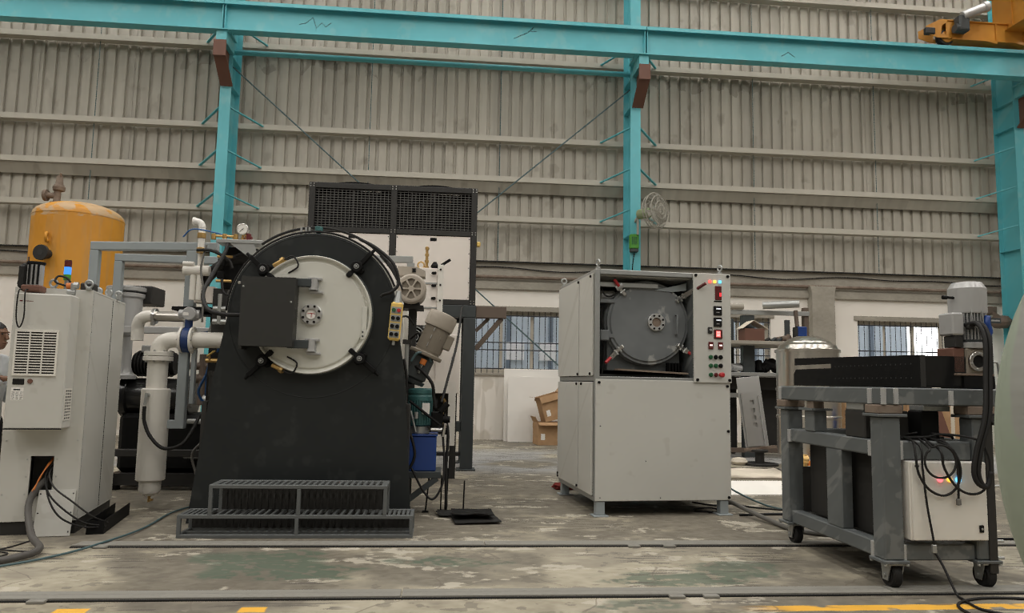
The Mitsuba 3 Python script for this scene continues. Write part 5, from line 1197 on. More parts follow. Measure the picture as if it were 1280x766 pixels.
def hydraulic_unit():
    k = thing('hydraulic_unit', 'hydraulic power unit with a teal motor on a bright blue tank', 'power unit')
    Y = 6.9
    t = part(k, 'oil_tank', box(-.345, -.045, Y, Y + .34, .385, .70, .008), 'm_blue', label='bright blue oil tank')
    part(t, 'lid', box(-.355, -.035, Y - .01, Y + .35, .70, .715, .003), 'm_blue')
    part(k, 'bell_housing', [cyl([-.205, Y + .14, .715], [-.205, Y + .14, .79], .09, 24)], 'm_galv', 30)
    m = part(k, 'motor', cyl([-.205, Y + .14, .79], [-.205, Y + .14, 1.03], .108, 28), 'm_tealmotor', 30, label='teal electric motor')
    part(m, 'fin', [box(-.205 + math.cos(a) * .112 - .004, -.205 + math.cos(a) * .112 + .004, Y + .14 + math.sin(a) * .112 - .012, Y + .14 + math.sin(a) * .112 + .004, .80, 1.02) for a in np.linspace(PI, 2 * PI, 15)], 'm_tealmotor')
    part(m, 'fan_cowl', [lathe([(.116, 1.02), (.118, 1.03), (.118, 1.06), (.112, 1.07), (.112, 1.08), (.118, 1.09), (.118, 1.12), (.10, 1.135), (0, 1.135)], [-.205, Y + .14, 0], (0, 0, 1), 32)], 'm_tealmotor', 30)
    part(m, 'rating_plate', box(-.185, -.115, Y + .006, Y + .022, .90, 1.0, .002), 'm_plastic_white', label='white rating plate')
    part(m, 'terminal_box', box(-.355, -.30, Y + .05, Y + .2, .86, .97, .008), 'm_tealmotor')
    part(k, 'valve_block', [box(-.10, .01, Y + .05, Y + .16, .74, .92, .01), cyl([-.02, Y + .10, .85], [.075, Y + .10, .85], .03, 12), cyl([-.02, Y + .06, .92], [.05, Y + .06, 1.0], .028, 12)], 'm_black', 30)
    part(k, 'steel_fitting', [cyl([.01, Y + .0, .70], [.03, Y - .02, .82], .016, 10), cyl([-.10, Y + .02, .76], [.02, Y + .02, .76], .02, 10)], 'm_chrome', 30)
    part(k, 'gauge_rod', cyl([-.30, Y - .02, 1.02], [-.01, Y - .03, .80], .012, 8), 'm_black', 30)
    part(k, 'white_rod', [cyl([-.285, Y - .03, .93], [-.235, Y - .035, .74], .010, 8), cyl([-.235, Y - .04, .86], [-.235, Y - .04, .92], .018, 10)], 'm_galv', 30)
    part(k, 'shelf', box(-.40, .005, Y - .03, Y + .36, .325, .384, .004), 'm_steelgrey')
    part(k, 'shelf_brace', beam([-.30, Y + .0, .12], [-.03, Y + .0, .325], .05, .05), 'm_steelgrey')
    part(k, 'shelf_leg', box(-.40, -.35, Y + .30, Y + .35, 0, .325), 'm_steelgrey')
    part(k, 'shelf_leg', box(-.34, -.29, Y - .02, Y + .03, 0, .325), 'm_steelgrey')
    for p, r, l in (([(-.33, 6.82, .98), (-.30, 6.80, .80), (-.235, 6.80, .55), (-.30, 6.82, .40), (-.40, 6.85, .38)], .013, 'black hose in front of the blue oil tank'), ([(-.36, 6.8, 1.4), (-.33, 6.8, 1.2), (-.36, 6.82, .9), (-.42, 6.85, .7)], .013, 'black hose along the right edge of the black plate'),
                    ([(.01, 6.95, .72), (.03, 6.9, .5), (.02, 6.85, .28), (-.06, 6.82, .15), (-.15, 6.82, .22), (-.26, 6.82, .42)], .010, 'black hose drooping below the blue oil tank'), ([(.02, 7.02, .9), (.06, 7.0, .72), (.05, 6.98, .4), (.06, 6.97, .06)], .014, 'black hose from the valve block straight to the floor'),
                    ([(-.28, 6.98, 1.35), (-.20, 6.92, 1.3), (-.10, 6.92, 1.18), (-.08, 6.95, 1.05), (-.06, 6.96, .95)], .016, 'black hose between the tilted motor and the valve block'), ([(-.33, 7.2, 1.6), (-.25, 7.15, 1.66), (-.20, 7.15, 1.6), (-.22, 7.12, 1.45), (-.28, 7.1, 1.3)], .012, 'dark hose looping behind the tilted motor'),
                    ([(.24, 10.24, 2.24), (.20, 9.0, 2.05), (.14, 8.0, 1.62), (.04, 7.4, 1.2), (-.01, 7.2, 1.0)], .013, 'long black hose running from the dark stand down past the tilted motor'), ([(-.30, 7.3, 1.75), (-.36, 7.2, 1.82), (-.44, 7.1, 1.8)], .010, 'thin dark hose right of the round door')):
        fl_cable('hydraulic_hose', p, r, 'm_rubber', l, 8, 'hose')
    j = thing('fitting_block', 'grey fitting block mounted on the edge of the black plate below the pendant', 'fitting')
    part(j, 'block', box(-.38, -.30, 6.86, 6.92, 1.54, 1.58), 'm_charcoal')
    part(j, 'tube', cyl([-.34, 6.89, 1.22], [-.34, 6.89, 1.54], .02, 10), 'm_galv', 30)
    part(j, 'loop', tube([(-.30, 6.9, 1.38), (-.24, 6.9, 1.46), (-.14, 6.92, 1.45), (-.12, 6.95, 1.38)], .012, 8, 6), 'm_tealhose', True)
hydraulic_unit()

def drip_tray():
    a = thing('floor_mat', 'folded black rubber mat on the floor right of the steps', 'mat')
    o = np.array([.33, 6.62]); 
    rng = np.random.default_rng(3)
    def sheet(cx, cy, sx, sy, z, rz, amp):
        g = 14; X, Y = np.meshgrid(np.linspace(-sx / 2, sx / 2, g), np.linspace(-sy / 2, sy / 2, g), indexing='ij')
        Z = z + amp * meshkit.fbm(np.stack([X * 5 + cx * 3, Y * 6, X * 0 + z * 40], -1), 3, 2)
        V = np.concatenate([np.stack([X, Y, Z + .006], -1).reshape(-1, 3), np.stack([X, Y, Z], -1).reshape(-1, 3)]); F = []
        I = lambda i, j, k=0: k * g * g + i * g + j
        for i in range(g - 1):
            for j in range(g - 1):
                F += [(I(i, j), I(i + 1, j), I(i + 1, j + 1)), (I(i, j), I(i + 1, j + 1), I(i, j + 1)), (I(i, j, 1), I(i + 1, j + 1, 1), I(i + 1, j, 1)), (I(i, j, 1), I(i, j + 1, 1), I(i + 1, j + 1, 1))]
        for i in range(g - 1):
            for (p, q) in ((I(i, 0), I(i + 1, 0)), (I(i + 1, g - 1), I(i, g - 1)), (I(0, i + 1), I(0, i)), (I(g - 1, i), I(g - 1, i + 1))):
                F += [(p, p + g * g, q + g * g), (p, q + g * g, q)]
        return moved(trimesh.Trimesh(V, np.array(F), process=False), cx, cy, 0, rz=rz)
    part(a, 'lower_sheet', sheet(.31, 6.62, .40, .42, .004, 6, .03), 'm_rubber')
    part(a, 'upper_sheet', sheet(.29, 6.68, .36, .34, .035, 2, .05), 'm_black')
    part(a, 'fold', sheet(.15, 6.86, .34, .22, .002, 8, .04), 'm_rubber')
    for i, (x, y, x2, y2, h, w, l) in enumerate(((.055, 7.02, .065, 7.02, .40, .026, 'thickest black post standing on the rubber mat'), (.01, 7.08, .012, 7.08, .33, .012, 'thin black rod beside the thickest post'), (.215, 6.93, .222, 6.93, .30, .013, 'short black rod on the right of the rubber mat'), (-.13, 7.02, -.10, 7.02, .36, .014, 'leaning black rod left of the rubber mat'))):
        k = thing('support_rod', l, 'rod')
        part(k, 'rod', beam([x, y, .0], [x2, y2, h], w, w), 'm_black')
        part(k, 'foot', boxc(x, y, .006, .06, .06, .012), 'm_black')
drip_tray()

# ================================================================ grey chamber cabinet in the middle
def chamber_cabinet():
    k = thing('chamber_cabinet', 'light grey cabinet on short legs with a round grey chamber door behind a square opening', 'cabinet')
    x0, x1, y0, y1, zb, zs, zt = 1.405, 2.71, 6.80, 8.20, .135, 1.255, 2.285
    a = math.radians(4.5); frame(x0 - (x0 * math.cos(a) - y0 * math.sin(a)), y0 - (x0 * math.sin(a) + y0 * math.cos(a)), 0, 4.5)   # stands slightly turned
    FR[0] = FR[0] @ np.array([[1.02, 0, 0, -.02 * x0], [0, 1, 0, 0], [0, 0, 1, 0], [0, 0, 0, 1.0]])
    t = .045; g = 'm_galv'; m = 'm_machine'
    P = lambda *a, **q: part(k, *a, **q)
    for x in (x0, x1 - t):
        for y in (y0, y1 - t): P('frame_post', box(x, x + t, y, y + t, zb, zt, .004), g)
    for z in (zb, zs - t / 2, zt - t):
        for y in (y0, y1 - t): P('frame_rail', box(x0 + t, x1 - t, y, y + t, z, z + t, .004), g)
        for x in (x0, x1 - t): P('frame_rail', box(x, x + t, y0 + t, y1 - t, z, z + t, .004), g)
    P('top_panel', box(x0 + .005, x1 - .005, y0 + .005, y1 - .005, zt, zt + .003), m)
    for x, y in ((x0 + .02, y0), (x1 - .10, y0), (x0 + .02, y1 - .08), (x1 - .10, y1 - .08)):
        lg = P('leg', box(x, x + .08, y, y + .08, .012, zb, .003), 'm_greytube')
        part(lg, 'foot_plate', box(x - .03, x + .11, y - .03, y + .11, 0, .012, .003), 'm_greytube')
    # skin panels (front, left side in four, right, back), slightly proud of the frame
    P('lower_front_panel', box(x0 + .004, x1, y0 - .012, y0, zb + .005, zs - .005, .003), m)
    ym = y0 + .52
    for (a, b) in ((y0 + .05, ym - .013), (ym + .013, y1 - .005)):
        for (c, d) in ((zb + .05, zs - .03), (zs + .025, zt - .035)):
            P('side_panel', box(x0 - .020, x0, a, b, c, d, .003), m)
    P('side_panel', box(x1, x1 + .012, y0 + .005, y1 - .005, zb + .05, zt - .03, .003), m)
    P('back_panel', box(x0 + .005, x1 - .005, y1, y1 + .012, zb + .05, zt - .03, .003), m)
    for x, z in ((x0 + .035, zs - .035), (x1 - .025, zs - .05), (x1 - .02, .78), (x1 - .02, .165)):
        P('panel_screw', cyl([x, y0 - .012, z], [x, y0 - .024, z], .013, 12), 'm_black')
    for x, z in ((x0 + .05, .82), (x0 + .05, .17), (x0 + .62, .165), (x0 + .48, .50)):
        P('panel_rivet', cyl([x, y0 - .012, z], [x, y0 - .015, z], .006, 8), 'm_steelgrey')
    for y, z in ((y0 + .09, zt - .06), (ym + .02, zt - .06), (y0 + .09, zs + .045), (ym + .02, zs + .045), (ym + .02, zb + .075), (y0 + .40, zs - .05), (ym + .06, zs - .05), (y1 - .05, zb + .10), (y1 - .05, zb + .07)):
        P('panel_screw', cyl([x0 - .020, y, z], [x0 - .032, y, z], .013, 12), 'm_black')
    # control panel on the right
    c0, c1 = 2.352, 2.722
    cp = P('control_panel', box(c0, c1, y0 - .030, y0 - .004, 1.235, 2.285, .004), m, label='light grey control panel with meters and buttons')
    yy = y0 - .030
    for x, z in ((c0 + .02, 2.262), (c1 - .03, 2.262), (c0 + .03, 1.262), (c1 - .022, 1.262)):
        part(cp, 'panel_screw', cyl([x, yy, z], [x, yy - .010, z], .014, 12), 'm_black')
    for x, c, e in ((2.512, 'm_red', (1, .10, .08)), (2.560, 'm_yellow', (1, .45, .05)), (2.612, 'm_blue', (.12, .55, 1))):
        part(cp, 'pilot_lamp', [box(x - .014, x + .014, yy - .014, yy, 2.192, 2.220, .004)], c, 30, lamp('', e, 1.3), 'lit pilot lamp')
    part(cp, 'alarm_window', box(2.563, 2.628, yy - .008, yy, 2.03, 2.165, .003), 'm_darkred', label='dark red display window')
    part(cp, 'alarm_glow', box(2.604, 2.624, yy - .0095, yy - .008, 2.065, 2.10), 'm_red', False, lamp('', (1, .03, .04), 1.0))
    part(cp, 'window_bar', box(2.552, 2.63, yy - .006, yy, 2.012, 2.022), 'm_black')
    for z in (1.925, 1.815):
        mm = part(cp, 'meter', box(2.545, 2.628, yy - .014, yy, z - .045, z + .045, .005), 'm_blackgloss', label='black digital meter')
        part(mm, 'digits', text('8888' if z > 1.9 else '0000', .014, 2.567, yy - .0145, z + .012, .001), 'm_plastic_white', False, lamp('', (.9, .95, 1), .9))
        part(mm, 'lower_digits', [box(2.570 + i * .011, 2.578 + i * .011, yy - .0155, yy - .0145, z - .020, z - .012) for i in range(3)], 'm_silverpaint')
    mm = part(cp, 'meter', box(2.548, 2.630, yy - .014, yy, 1.655, 1.745, .005), 'm_darkred', label='red lit digital meter')
    part(mm, 'lit_face', box(2.565, 2.610, yy - .0155, yy - .0145, 1.672, 1.73), 'm_red', False, lamp('', (1, .16, .14), .8))
    part(mm, 'digits', [box(2.572, 2.604, yy - .0165, yy - .0155, z, z + .004) for z in (1.682, 1.70, 1.717)], 'm_plastic_white', False, lamp('', (1, .8, .75), .9))
    sw = part(cp, 'key_switch', box(2.486, 2.530, yy - .016, yy, 1.705, 1.765, .005), 'm_charcoal')
    part(sw, 'key_knob', cyl([2.508, yy - .016, 1.738], [2.508, yy - .030, 1.738], .012, 12), 'm_galv', 30)
    for x in (2.516, 2.612):
        mm = part(cp, 'small_meter', box(x - .024, x + .024, yy - .012, yy, 1.555, 1.625, .004), 'm_darkred')
        part(mm, 'small_digits', box(x - .015, x + .015, yy - .0128, yy - .0118, 1.585, 1.600), 'm_plastic_white', False, lamp('', (1, .6, .55), .7))
        part(mm, 'small_legend', box(x - .018, x + .018, yy - .0128, yy - .0118, 1.565, 1.573), 'm_brown')
    for r, z in enumerate((1.480, 1.398, 1.312)):
        for q, x in enumerate((2.514, 2.564, 2.612)):
            col = 'm_green' if (r == 2 and q == 0) or (r < 2 and q == 0) or (r, q) == (1, 1) else ('m_darkred' if (r, q) == (2, 1) else ('m_red' if (r, q) == (2, 2) else 'm_black'))
            b = part(cp, 'push_button', lathe([(0, 0), (.020, 0), (.021, .008), (.015, .010), (.015, .022), (0, .023)], [x, yy, z], (0, -1, 0), 18), col, 30)
            if (r, q) == (2, 2):
                part(b, 'stop_cap', lathe([(0, .02), (.012, .02), (.024, .03), (.024, .042), (.016, .05), (0, .051)], [x, yy, z], (0, -1, 0), 20), 'm_red', 30, label='red mushroom stop button')
    # chamber behind the opening
    ox0, ox1, oz0, oz1 = 1.452, 2.35, 1.28, 2.215
    cx, cz, r = 1.965, 1.802, .405
    d = P('chamber_door', lathe([(0, -.030), (r - .035, -.030), (r - .028, -.024), (r - .024, -.014), (r - .004, -.014), (r, -.008), (r, .03), (0, .03)], [cx, 6.96, cz], (0, 1, 0), 80), 'm_disc', 30, label='round dull grey chamber door with scuffs')
    part(d, 'centre_flange', pipe_ring([2.035, 6.935, cz + .006], [2.035, 6.90, cz + .006], .085, .045, 36), 'm_alu', 30, label='bright bolted centre flange')
    part(d, 'flange_bore', cyl([2.035, 6.935, cz + .006], [2.035, 6.915, cz + .006], .046, 28), 'm_rusty', 30)
    for i in range(8):
        a = (i + .5) * PI / 4
        part(d, 'flange_bolt', cyl([2.035 + .066 * math.cos(a), 6.901, cz + .006 + .066 * math.sin(a)], [2.035 + .066 * math.cos(a), 6.892, cz + .006 + .066 * math.sin(a)], .010, 8), 'm_black')
    part(d, 'door_handle', [tube([(2.235, 6.93, 1.885), (2.235, 6.885, 1.88), (2.235, 6.885, 1.70), (2.235, 6.93, 1.695)], .010, 8)], 'm_disc', True)
    P('chamber_shell', pipe_ring([cx, 6.995, cz], [cx, 7.85, cz], r - .02, r - .05, 64), 'm_disc', smooth=30)
    P('chamber_rim', pipe_ring([cx, 6.992, cz], [cx, 7.05, cz], r + .012, r - .05, 72), 'm_disc', smooth=30)
    P('chamber_saddle', prism(sg.Polygon([(cx - .38, 1.34), (cx + .34, 1.34), (cx + .34, 1.62), (cx - .38, 1.62)]).difference(circle(cx, cz, r + .014)), 7.02, 7.6), 'm_primer')
    P('chamber_shelf', box(x0 + t, x1 - t, y0 + .10, y1 - t, 1.275, 1.30), 'm_charcoal')
    P('loading_plate', beam([1.62, 6.86, 1.345], [2.31, 6.86, 1.318], .10, .016), 'm_rusty', label='worn brown plate under the chamber door')
    P('inner_back', box(x0 + t, x1 - t, y1 - .06, y1 - .05, zs, zt - t), 'm_charcoal')
    P('inner_side', box(2.36, 2.37, y0 + .02, y1 - .06, zs + .02, zt - t), 'm_primer')
    P('inner_top', box(x0 + t, x1 - t, y0 + .05, y1 - .05, zt - t - .004, zt - t), m)
    P('inner_floor', box(x0 + t, x1 - t, y0 + .05, y1 - .05, zb + .05, zb + .06), 'm_charcoal')
    P('inner_rail', [box(ox0, 2.05, y0 + .10, y0 + .14, 2.135, 2.18, .004)], 'm_galv')
    P('inner_gusset', prism([(2.02, 2.12), (2.34, 2.20), (2.34, 2.13), (2.2, 2.11)], y0 + .12, y0 + .14), 'm_greytube')
    P('hinge_arm', [box(1.49, 1.66, 6.93, 6.97, z - .018, z + .018, .004) for z in (2.00,)], 'm_disc')
    P('hinge_arm', [box(1.51, 1.64, 6.93, 6.97, 1.665 - .018, 1.665 + .018, .004)], 'm_disc')
    P('hinge_block', box(1.485, 1.57, 6.90, 6.98, 1.62, 1.72, .006), 'm_disc')
    for i, (a, red, l) in enumerate(((132, .05, 'toggle clamp with red grip at the upper left'), (38, .26, 'long toggle clamp with dark red grip at the upper right'), (222, .28, 'toggle clamp with bright red grip at the lower left'), (-36, .12, 'short toggle clamp with red tip at the lower right'))):
        a = math.radians(a); e = np.array([math.cos(a), 0, math.sin(a)]); q = np.array([-e[2], 0, e[0]]); o = np.array([cx, 6.96, cz]) + e * (r - .01)
        L = (.09, .20, .17, .10)[i]
        fw = np.array([0, -.115, 0]) if i == 1 else np.zeros(3)
        tc = P('toggle_clamp', [beam(o - e * .05 + [0, -.045, 0], o + e * .05 + [0, -.02, 0], .05, .035, .005), beam(o + e * .03 + q * .012 + [0, -.04, 0], o + e * L * .75 + q * .012 + fw + [0, -.07, 0], .014, .02), beam(o + e * .03 - q * .012 + [0, -.04, 0], o + e * L * .75 - q * .012 + fw + [0, -.07, 0], .014, .02)], 'm_chrome', label=l)
        part(tc, 'grip', cyl(o + e * L * .72 + fw + [0, -.068, 0], o + e * (L * .72 + .075) + fw * 1.3 + [0, -.095, 0], .015, 12), 'm_red' if i != 1 else 'm_darkred', 30)
        part(tc, 'pivot_bolt', [cyl(o + e * s - q * .03 + [0, -.05, 0], o + e * s + q * .03 + [0, -.05, 0], .010, 10) for s in (0, .045)], 'm_galv', 30)
    P('inner_valve', [cyl([1.52, 7.05, 2.06], [1.66, 7.05, 2.06], .055, 18), cyl([1.46, 7.05, 2.06], [1.52, 7.05, 2.06], .035, 14), cyl([1.64, 6.92, 2.12], [1.70, 6.90, 2.16], .03, 12)], 'm_silverpaint', smooth=30)
    P('valve_knob', cyl([1.50, 7.0, 2.13], [1.50, 7.0, 2.19], .035, 14), 'm_black', smooth=30)
    P('inner_cable', tube([(1.50, 6.98, 2.15), (1.54, 6.95, 2.06), (1.60, 6.95, 2.05), (1.66, 6.93, 2.09)], .008, 6, 6), 'm_rubber', smooth=True)
    P('inner_cable', tube([(1.52, 7.0, 1.95), (1.53, 7.0, 1.75), (1.55, 7.0, 1.5), (1.53, 7.0, 1.3)], .010, 6, 6), 'm_rubber', smooth=True)
    P('inner_pipe', cyl([1.50, 7.15, 1.30], [1.50, 7.15, 2.05], .045, 16), 'm_galv', smooth=30)
    for i in range(5):
        P('cooling_fin', box(2.16 + i * .03, 2.168 + i * .03, 6.9, 7.0, 1.30, 1.42), 'm_black')
    for x, y, l in ((x0 + .03, y0 + .025, 'eye bolt on the front left corner of the chamber cabinet'), (x1 - .07, y0 + .025, 'eye bolt on the front right corner of the chamber cabinet'), (x0 + .03, y1 - .03, 'eye bolt on the rear left corner of the chamber cabinet')):
        e = thing('eye_bolt', 'steel ' + l, 'eye bolt')
        rear = y > 7.5
        part(e, 'collar', cyl([x, y, zt + .003], [x, y, zt + .022], .024, 14), 'm_galv', 30)
        part(e, 'shank', cyl([x, y, zt + .02], [x, y, zt + .04], .012, 10), 'm_galv', 30)
        part(e, 'eye', torus([x, y, zt + .064], (.9, .3, 0) if not rear else (.2, 1, 0), .027, .0085, 20, 8), 'm_galv', True)
    frame()
chamber_cabinet()

# ================================================================ the wheeled loading cart
def loading_cart():
    k = thing('loading_cart', 'heavy grey welded steel cart on black castors in front of the right window', 'cart')
    m = 'm_primer'
    X0, X1, YF, YB = 2.68, 3.42, 4.35, 5.72
    lw = .125
    P = lambda n, ms, mt=m, *a, **q: part(k, n, ms, mt, *a, **q)
    legs = [(X0 + .0, YF), (X1 - lw - .02, YF), (X0, YB - lw), (X1 - lw - .02, YB - lw)]
    for i, (x, y) in enumerate(legs):
        lg = P('leg', box(x, x + lw, y, y + lw, .178, 1.035, .008))
        part(lg, 'top_plate', box(x - .03, x + lw + .035, y - .02, y + lw + .03, 1.035, 1.053, .003), m)
        part(lg, 'base_plate', box(x - .02, x + lw + .02, y - .02, y + lw + .02, .160, .178, .003), m)
        part(lg, 'packing_block', box(x - .02, x + lw + .02, y, y + lw + .02, 1.053, 1.108, .006), 'm_rusty', label='rusty packing block')
        cxx, cyy = x + lw / 2 + (.02 if i != 1 else .03), y + lw / 2
        cs = P('castor', prism_x([(cyy - .05, .158), (cyy + .05, .158), (cyy + .035, .05), (cyy - .015, .05)], cxx - .046, cxx - .038), 'm_galv', label='castor with a black wheel')
        part(cs, 'fork_plate', prism_x([(cyy - .05, .158), (cyy + .05, .158), (cyy + .035, .05), (cyy - .015, .05)], cxx + .038, cxx + .046), 'm_galv')
        part(cs, 'swivel_plate', box(cxx - .06, cxx + .06, cyy - .06, cyy + .06, .146, .160, .002), 'm_galv')
        part(cs, 'wheel', lathe([(0, -.030), (.040, -.030), (.045, -.026), (.066, -.030), (.076, -.020), (.078, 0), (.076, .020), (.066, .030), (.045, .026), (.040, .030), (0, .030)], [cxx, cyy + .012, .079], (1, 0, 0), 36), 'm_rubber', 30)
        part(cs, 'axle', cyl([cxx - .055, cyy + .012, .079], [cxx + .055, cyy + .012, .079], .014, 10), 'm_galv', 30)
        part(cs, 'fixing_bolt', [cyl([x + a, y - .012 if b == 0 else y + lw + .012, .148], [x + a, y - .012 if b == 0 else y + lw + .012, .160], .010, 6) for a in (-.008, lw + .008) for b in (0, 1)], 'm_galv')
    bm = .098
    # lower ring, middle ring and table frame
    P('lower_rail', box(X0 + .02, X0 + .105, YF + lw, YB - lw, .172, .268, .008))
    P('lower_rail', box(X1 - .125, X1 - .04, YF + lw, YB - lw, .172, .268, .008))
    P('lower_cross', box(X0 + lw, X1 - lw - .02, YF + .02, YF + .105, .172, .268, .008))
    P('lower_cross', box(X0 + lw, X1 - lw - .02, YB - .105, YB - .02, .172, .268, .008))
    P('middle_rail', box(X0 + .015, X0 + .105, YF + lw, YB - lw, .79, .888, .008))
    P('middle_rail', box(X1 - .125, X1 - .035, YF + lw, YB - lw, .79, .888, .008))
    P('middle_cross', box(X0 + lw, X1 - lw - .02, YF + .02, YF + .11, .775, .888, .008))
    P('middle_cross', box(X0 + lw, X1 - lw - .02, YB - .11, YB - .02, .79, .888, .008))
    for s, y in ((0, 4.86), (1, 4.86)):
        x = (X0 + .02) if s == 0 else X1 - .125
        P('inner_post', box(x, x + .08, y, y + .20, .268, .79, .006))
    P('inner_post', box(X0 + .30, X0 + .36, 5.0, 5.06, .268, .79, .006))
    P('table_rail', box(X0, X0 + .10, YF + .10, YB, 1.108, 1.215, .008))
    P('table_rail', box(X1 - .02, X1 + .08, YF + .10, YB, 1.108, 1.215, .008))
    P('table_cross', box(X0, X1 + .08, YF, YF + .10, 1.108, 1.215, .008))
    P('table_cross', box(X0 + .10, X1 - .02, YB - .10, YB, 1.108, 1.215, .008))
    for x, y, z in ((X0 + .001, YF + lw + .012, .835), (X0 + .001, YF + lw + .012, .22), (X0 + .001, YF + .105, 1.16), (X0 + .001, YB - lw - .012, .835), (X0 + .001, YB - .02, 1.16)):
        P('weld_seam', [cyl([X0 + .012 if z < 1 else X0 - .001, y, z - .048], [X0 + .012 if z < 1 else X0 - .001, y, z + .048], .019, 10)], 'm_silverpaint', label='pale weld seam', smooth=30)
    for x, z0, z1 in ((X0 + lw + .006, .172, .268), (X0 + lw + .006, .775, .888), (X0 + .02, 1.11, 1.212), (X0 + .10, 1.112, 1.21), (X0 + .46, 1.112, 1.20)):
        P('weld_seam', cyl([x, YF + (.022 if z0 < 1 else .001), z0], [x, YF + (.022 if z0 < 1 else .001), z1], .017, 10), 'm_silverpaint', smooth=30)
    # spring blocks and boxes between the table frame and the middle ring
    P('bearing_post', [box(X0 + .01, X0 + .11, 5.20, 5.34, .888, 1.04, .006)], m)
    P('bearing_cap', box(X0 - .02, X0 + .14, 5.17, 5.37, 1.04, 1.056), m)
    P('bearing_block', box(X0 + .02, X0 + .10, 5.22, 5.32, 1.056, 1.108), 'm_rusty')
    P('drive_box', box(X0 + .02, X0 + .32, 4.56, 4.80, .888, 1.065, .008), 'm_charcoal', label='dark drive box on the middle rail')
    P('drive_plate', box(X0 + .02, X0 + .30, 4.58, 4.78, 1.065, 1.12, .006), 'm_galv')
    P('drive_bolt', [cyl([X0 + .02 + .05 * i, 4.575, 1.075], [X0 + .02 + .05 * i, 4.575, 1.095], .009, 8) for i in range(1, 5)], 'm_galv')
    P('drive_box', box(3.03, 3.15, 4.48, 4.62, .888, 1.07, .006), 'm_black')
    P('drive_plate', box(3.04, 3.22, 4.47, 4.62, 1.07, 1.105, .004), 'm_galv')
    P('cable_bed', box(2.86, 3.26, 4.44, 4.9, .870, .888, .003), 'm_charcoal')
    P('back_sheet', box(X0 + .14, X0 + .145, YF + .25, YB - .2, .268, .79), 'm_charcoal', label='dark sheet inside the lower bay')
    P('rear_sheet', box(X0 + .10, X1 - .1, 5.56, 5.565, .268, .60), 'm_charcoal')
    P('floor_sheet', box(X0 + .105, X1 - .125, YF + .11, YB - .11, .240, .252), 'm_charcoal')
    # dark post and clamps at the right
    P('side_column', box(3.345, 3.40, YF - .01, YF + .05, .10, 1.06, .004), 'm_charcoal', label='dark rusty side column')
    P('side_tube', cyl([3.395, YF - .04, 1.03], [3.395, YF + .12, 1.03], .036, 20), 'm_black', smooth=30)
    P('side_tube_bore', cyl([3.395, YF - .041, 1.03], [3.395, YF - .045, 1.03], .028, 20), 'm_hole')
    P('side_packing', box(3.29, 3.47, YF, YF + .1, 1.055, 1.106, .004), 'm_rusty')
    for z in (.29, .62, .19): P('side_stud', cyl([3.40, YF + .01, z], [3.45, YF + .01, z], .009, 8), 'm_galv', smooth=30)
    P('stop_rod', cyl([3.40, YF + .02, .30], [3.70, YF + .02, .30], .008, 8), 'm_black', smooth=30)
    # electric box
    bx = part(k, 'electric_box', box(2.832, 3.325, 4.325, 4.50, .300, .770, .005), 'm_white', label='light grey electric box with red, orange and blue lamps')
    part(bx, 'box_door', box(2.842, 3.322, 4.313, 4.327, .303, .767, .004), 'm_white')
    for x, c, e, kk in ((3.019, 'm_red', (1, .12, .14), 1.6), (3.080, 'm_yellow', (1, .42, .04), 1.1), (3.137, 'm_blue', (.10, .55, 1), 2.0)):
        part(bx, 'pilot_lamp', lathe([(0, 0), (.015, 0), (.015, .010), (.010, .018), (0, .020)], [x, 4.313, .664], (0, -1, 0), 16), c, 30, lamp('', e, kk), 'lit pilot lamp')
    for x, z in ((3.265, .665), (3.275, .372)):
        lk = part(bx, 'door_lock', box(x - .014, x + .014, 4.305, 4.314, z - .022, z + .022, .003), 'm_black')
        part(lk, 'lock_barrel', cyl([x, 4.305, z], [x, 4.301, z], .007, 12), 'm_galv', 30)
    part(bx, 'maker_mark', [box(2.862, 2.89, 4.3115, 4.3132, .738, .748)], 'm_black')
loading_cart()

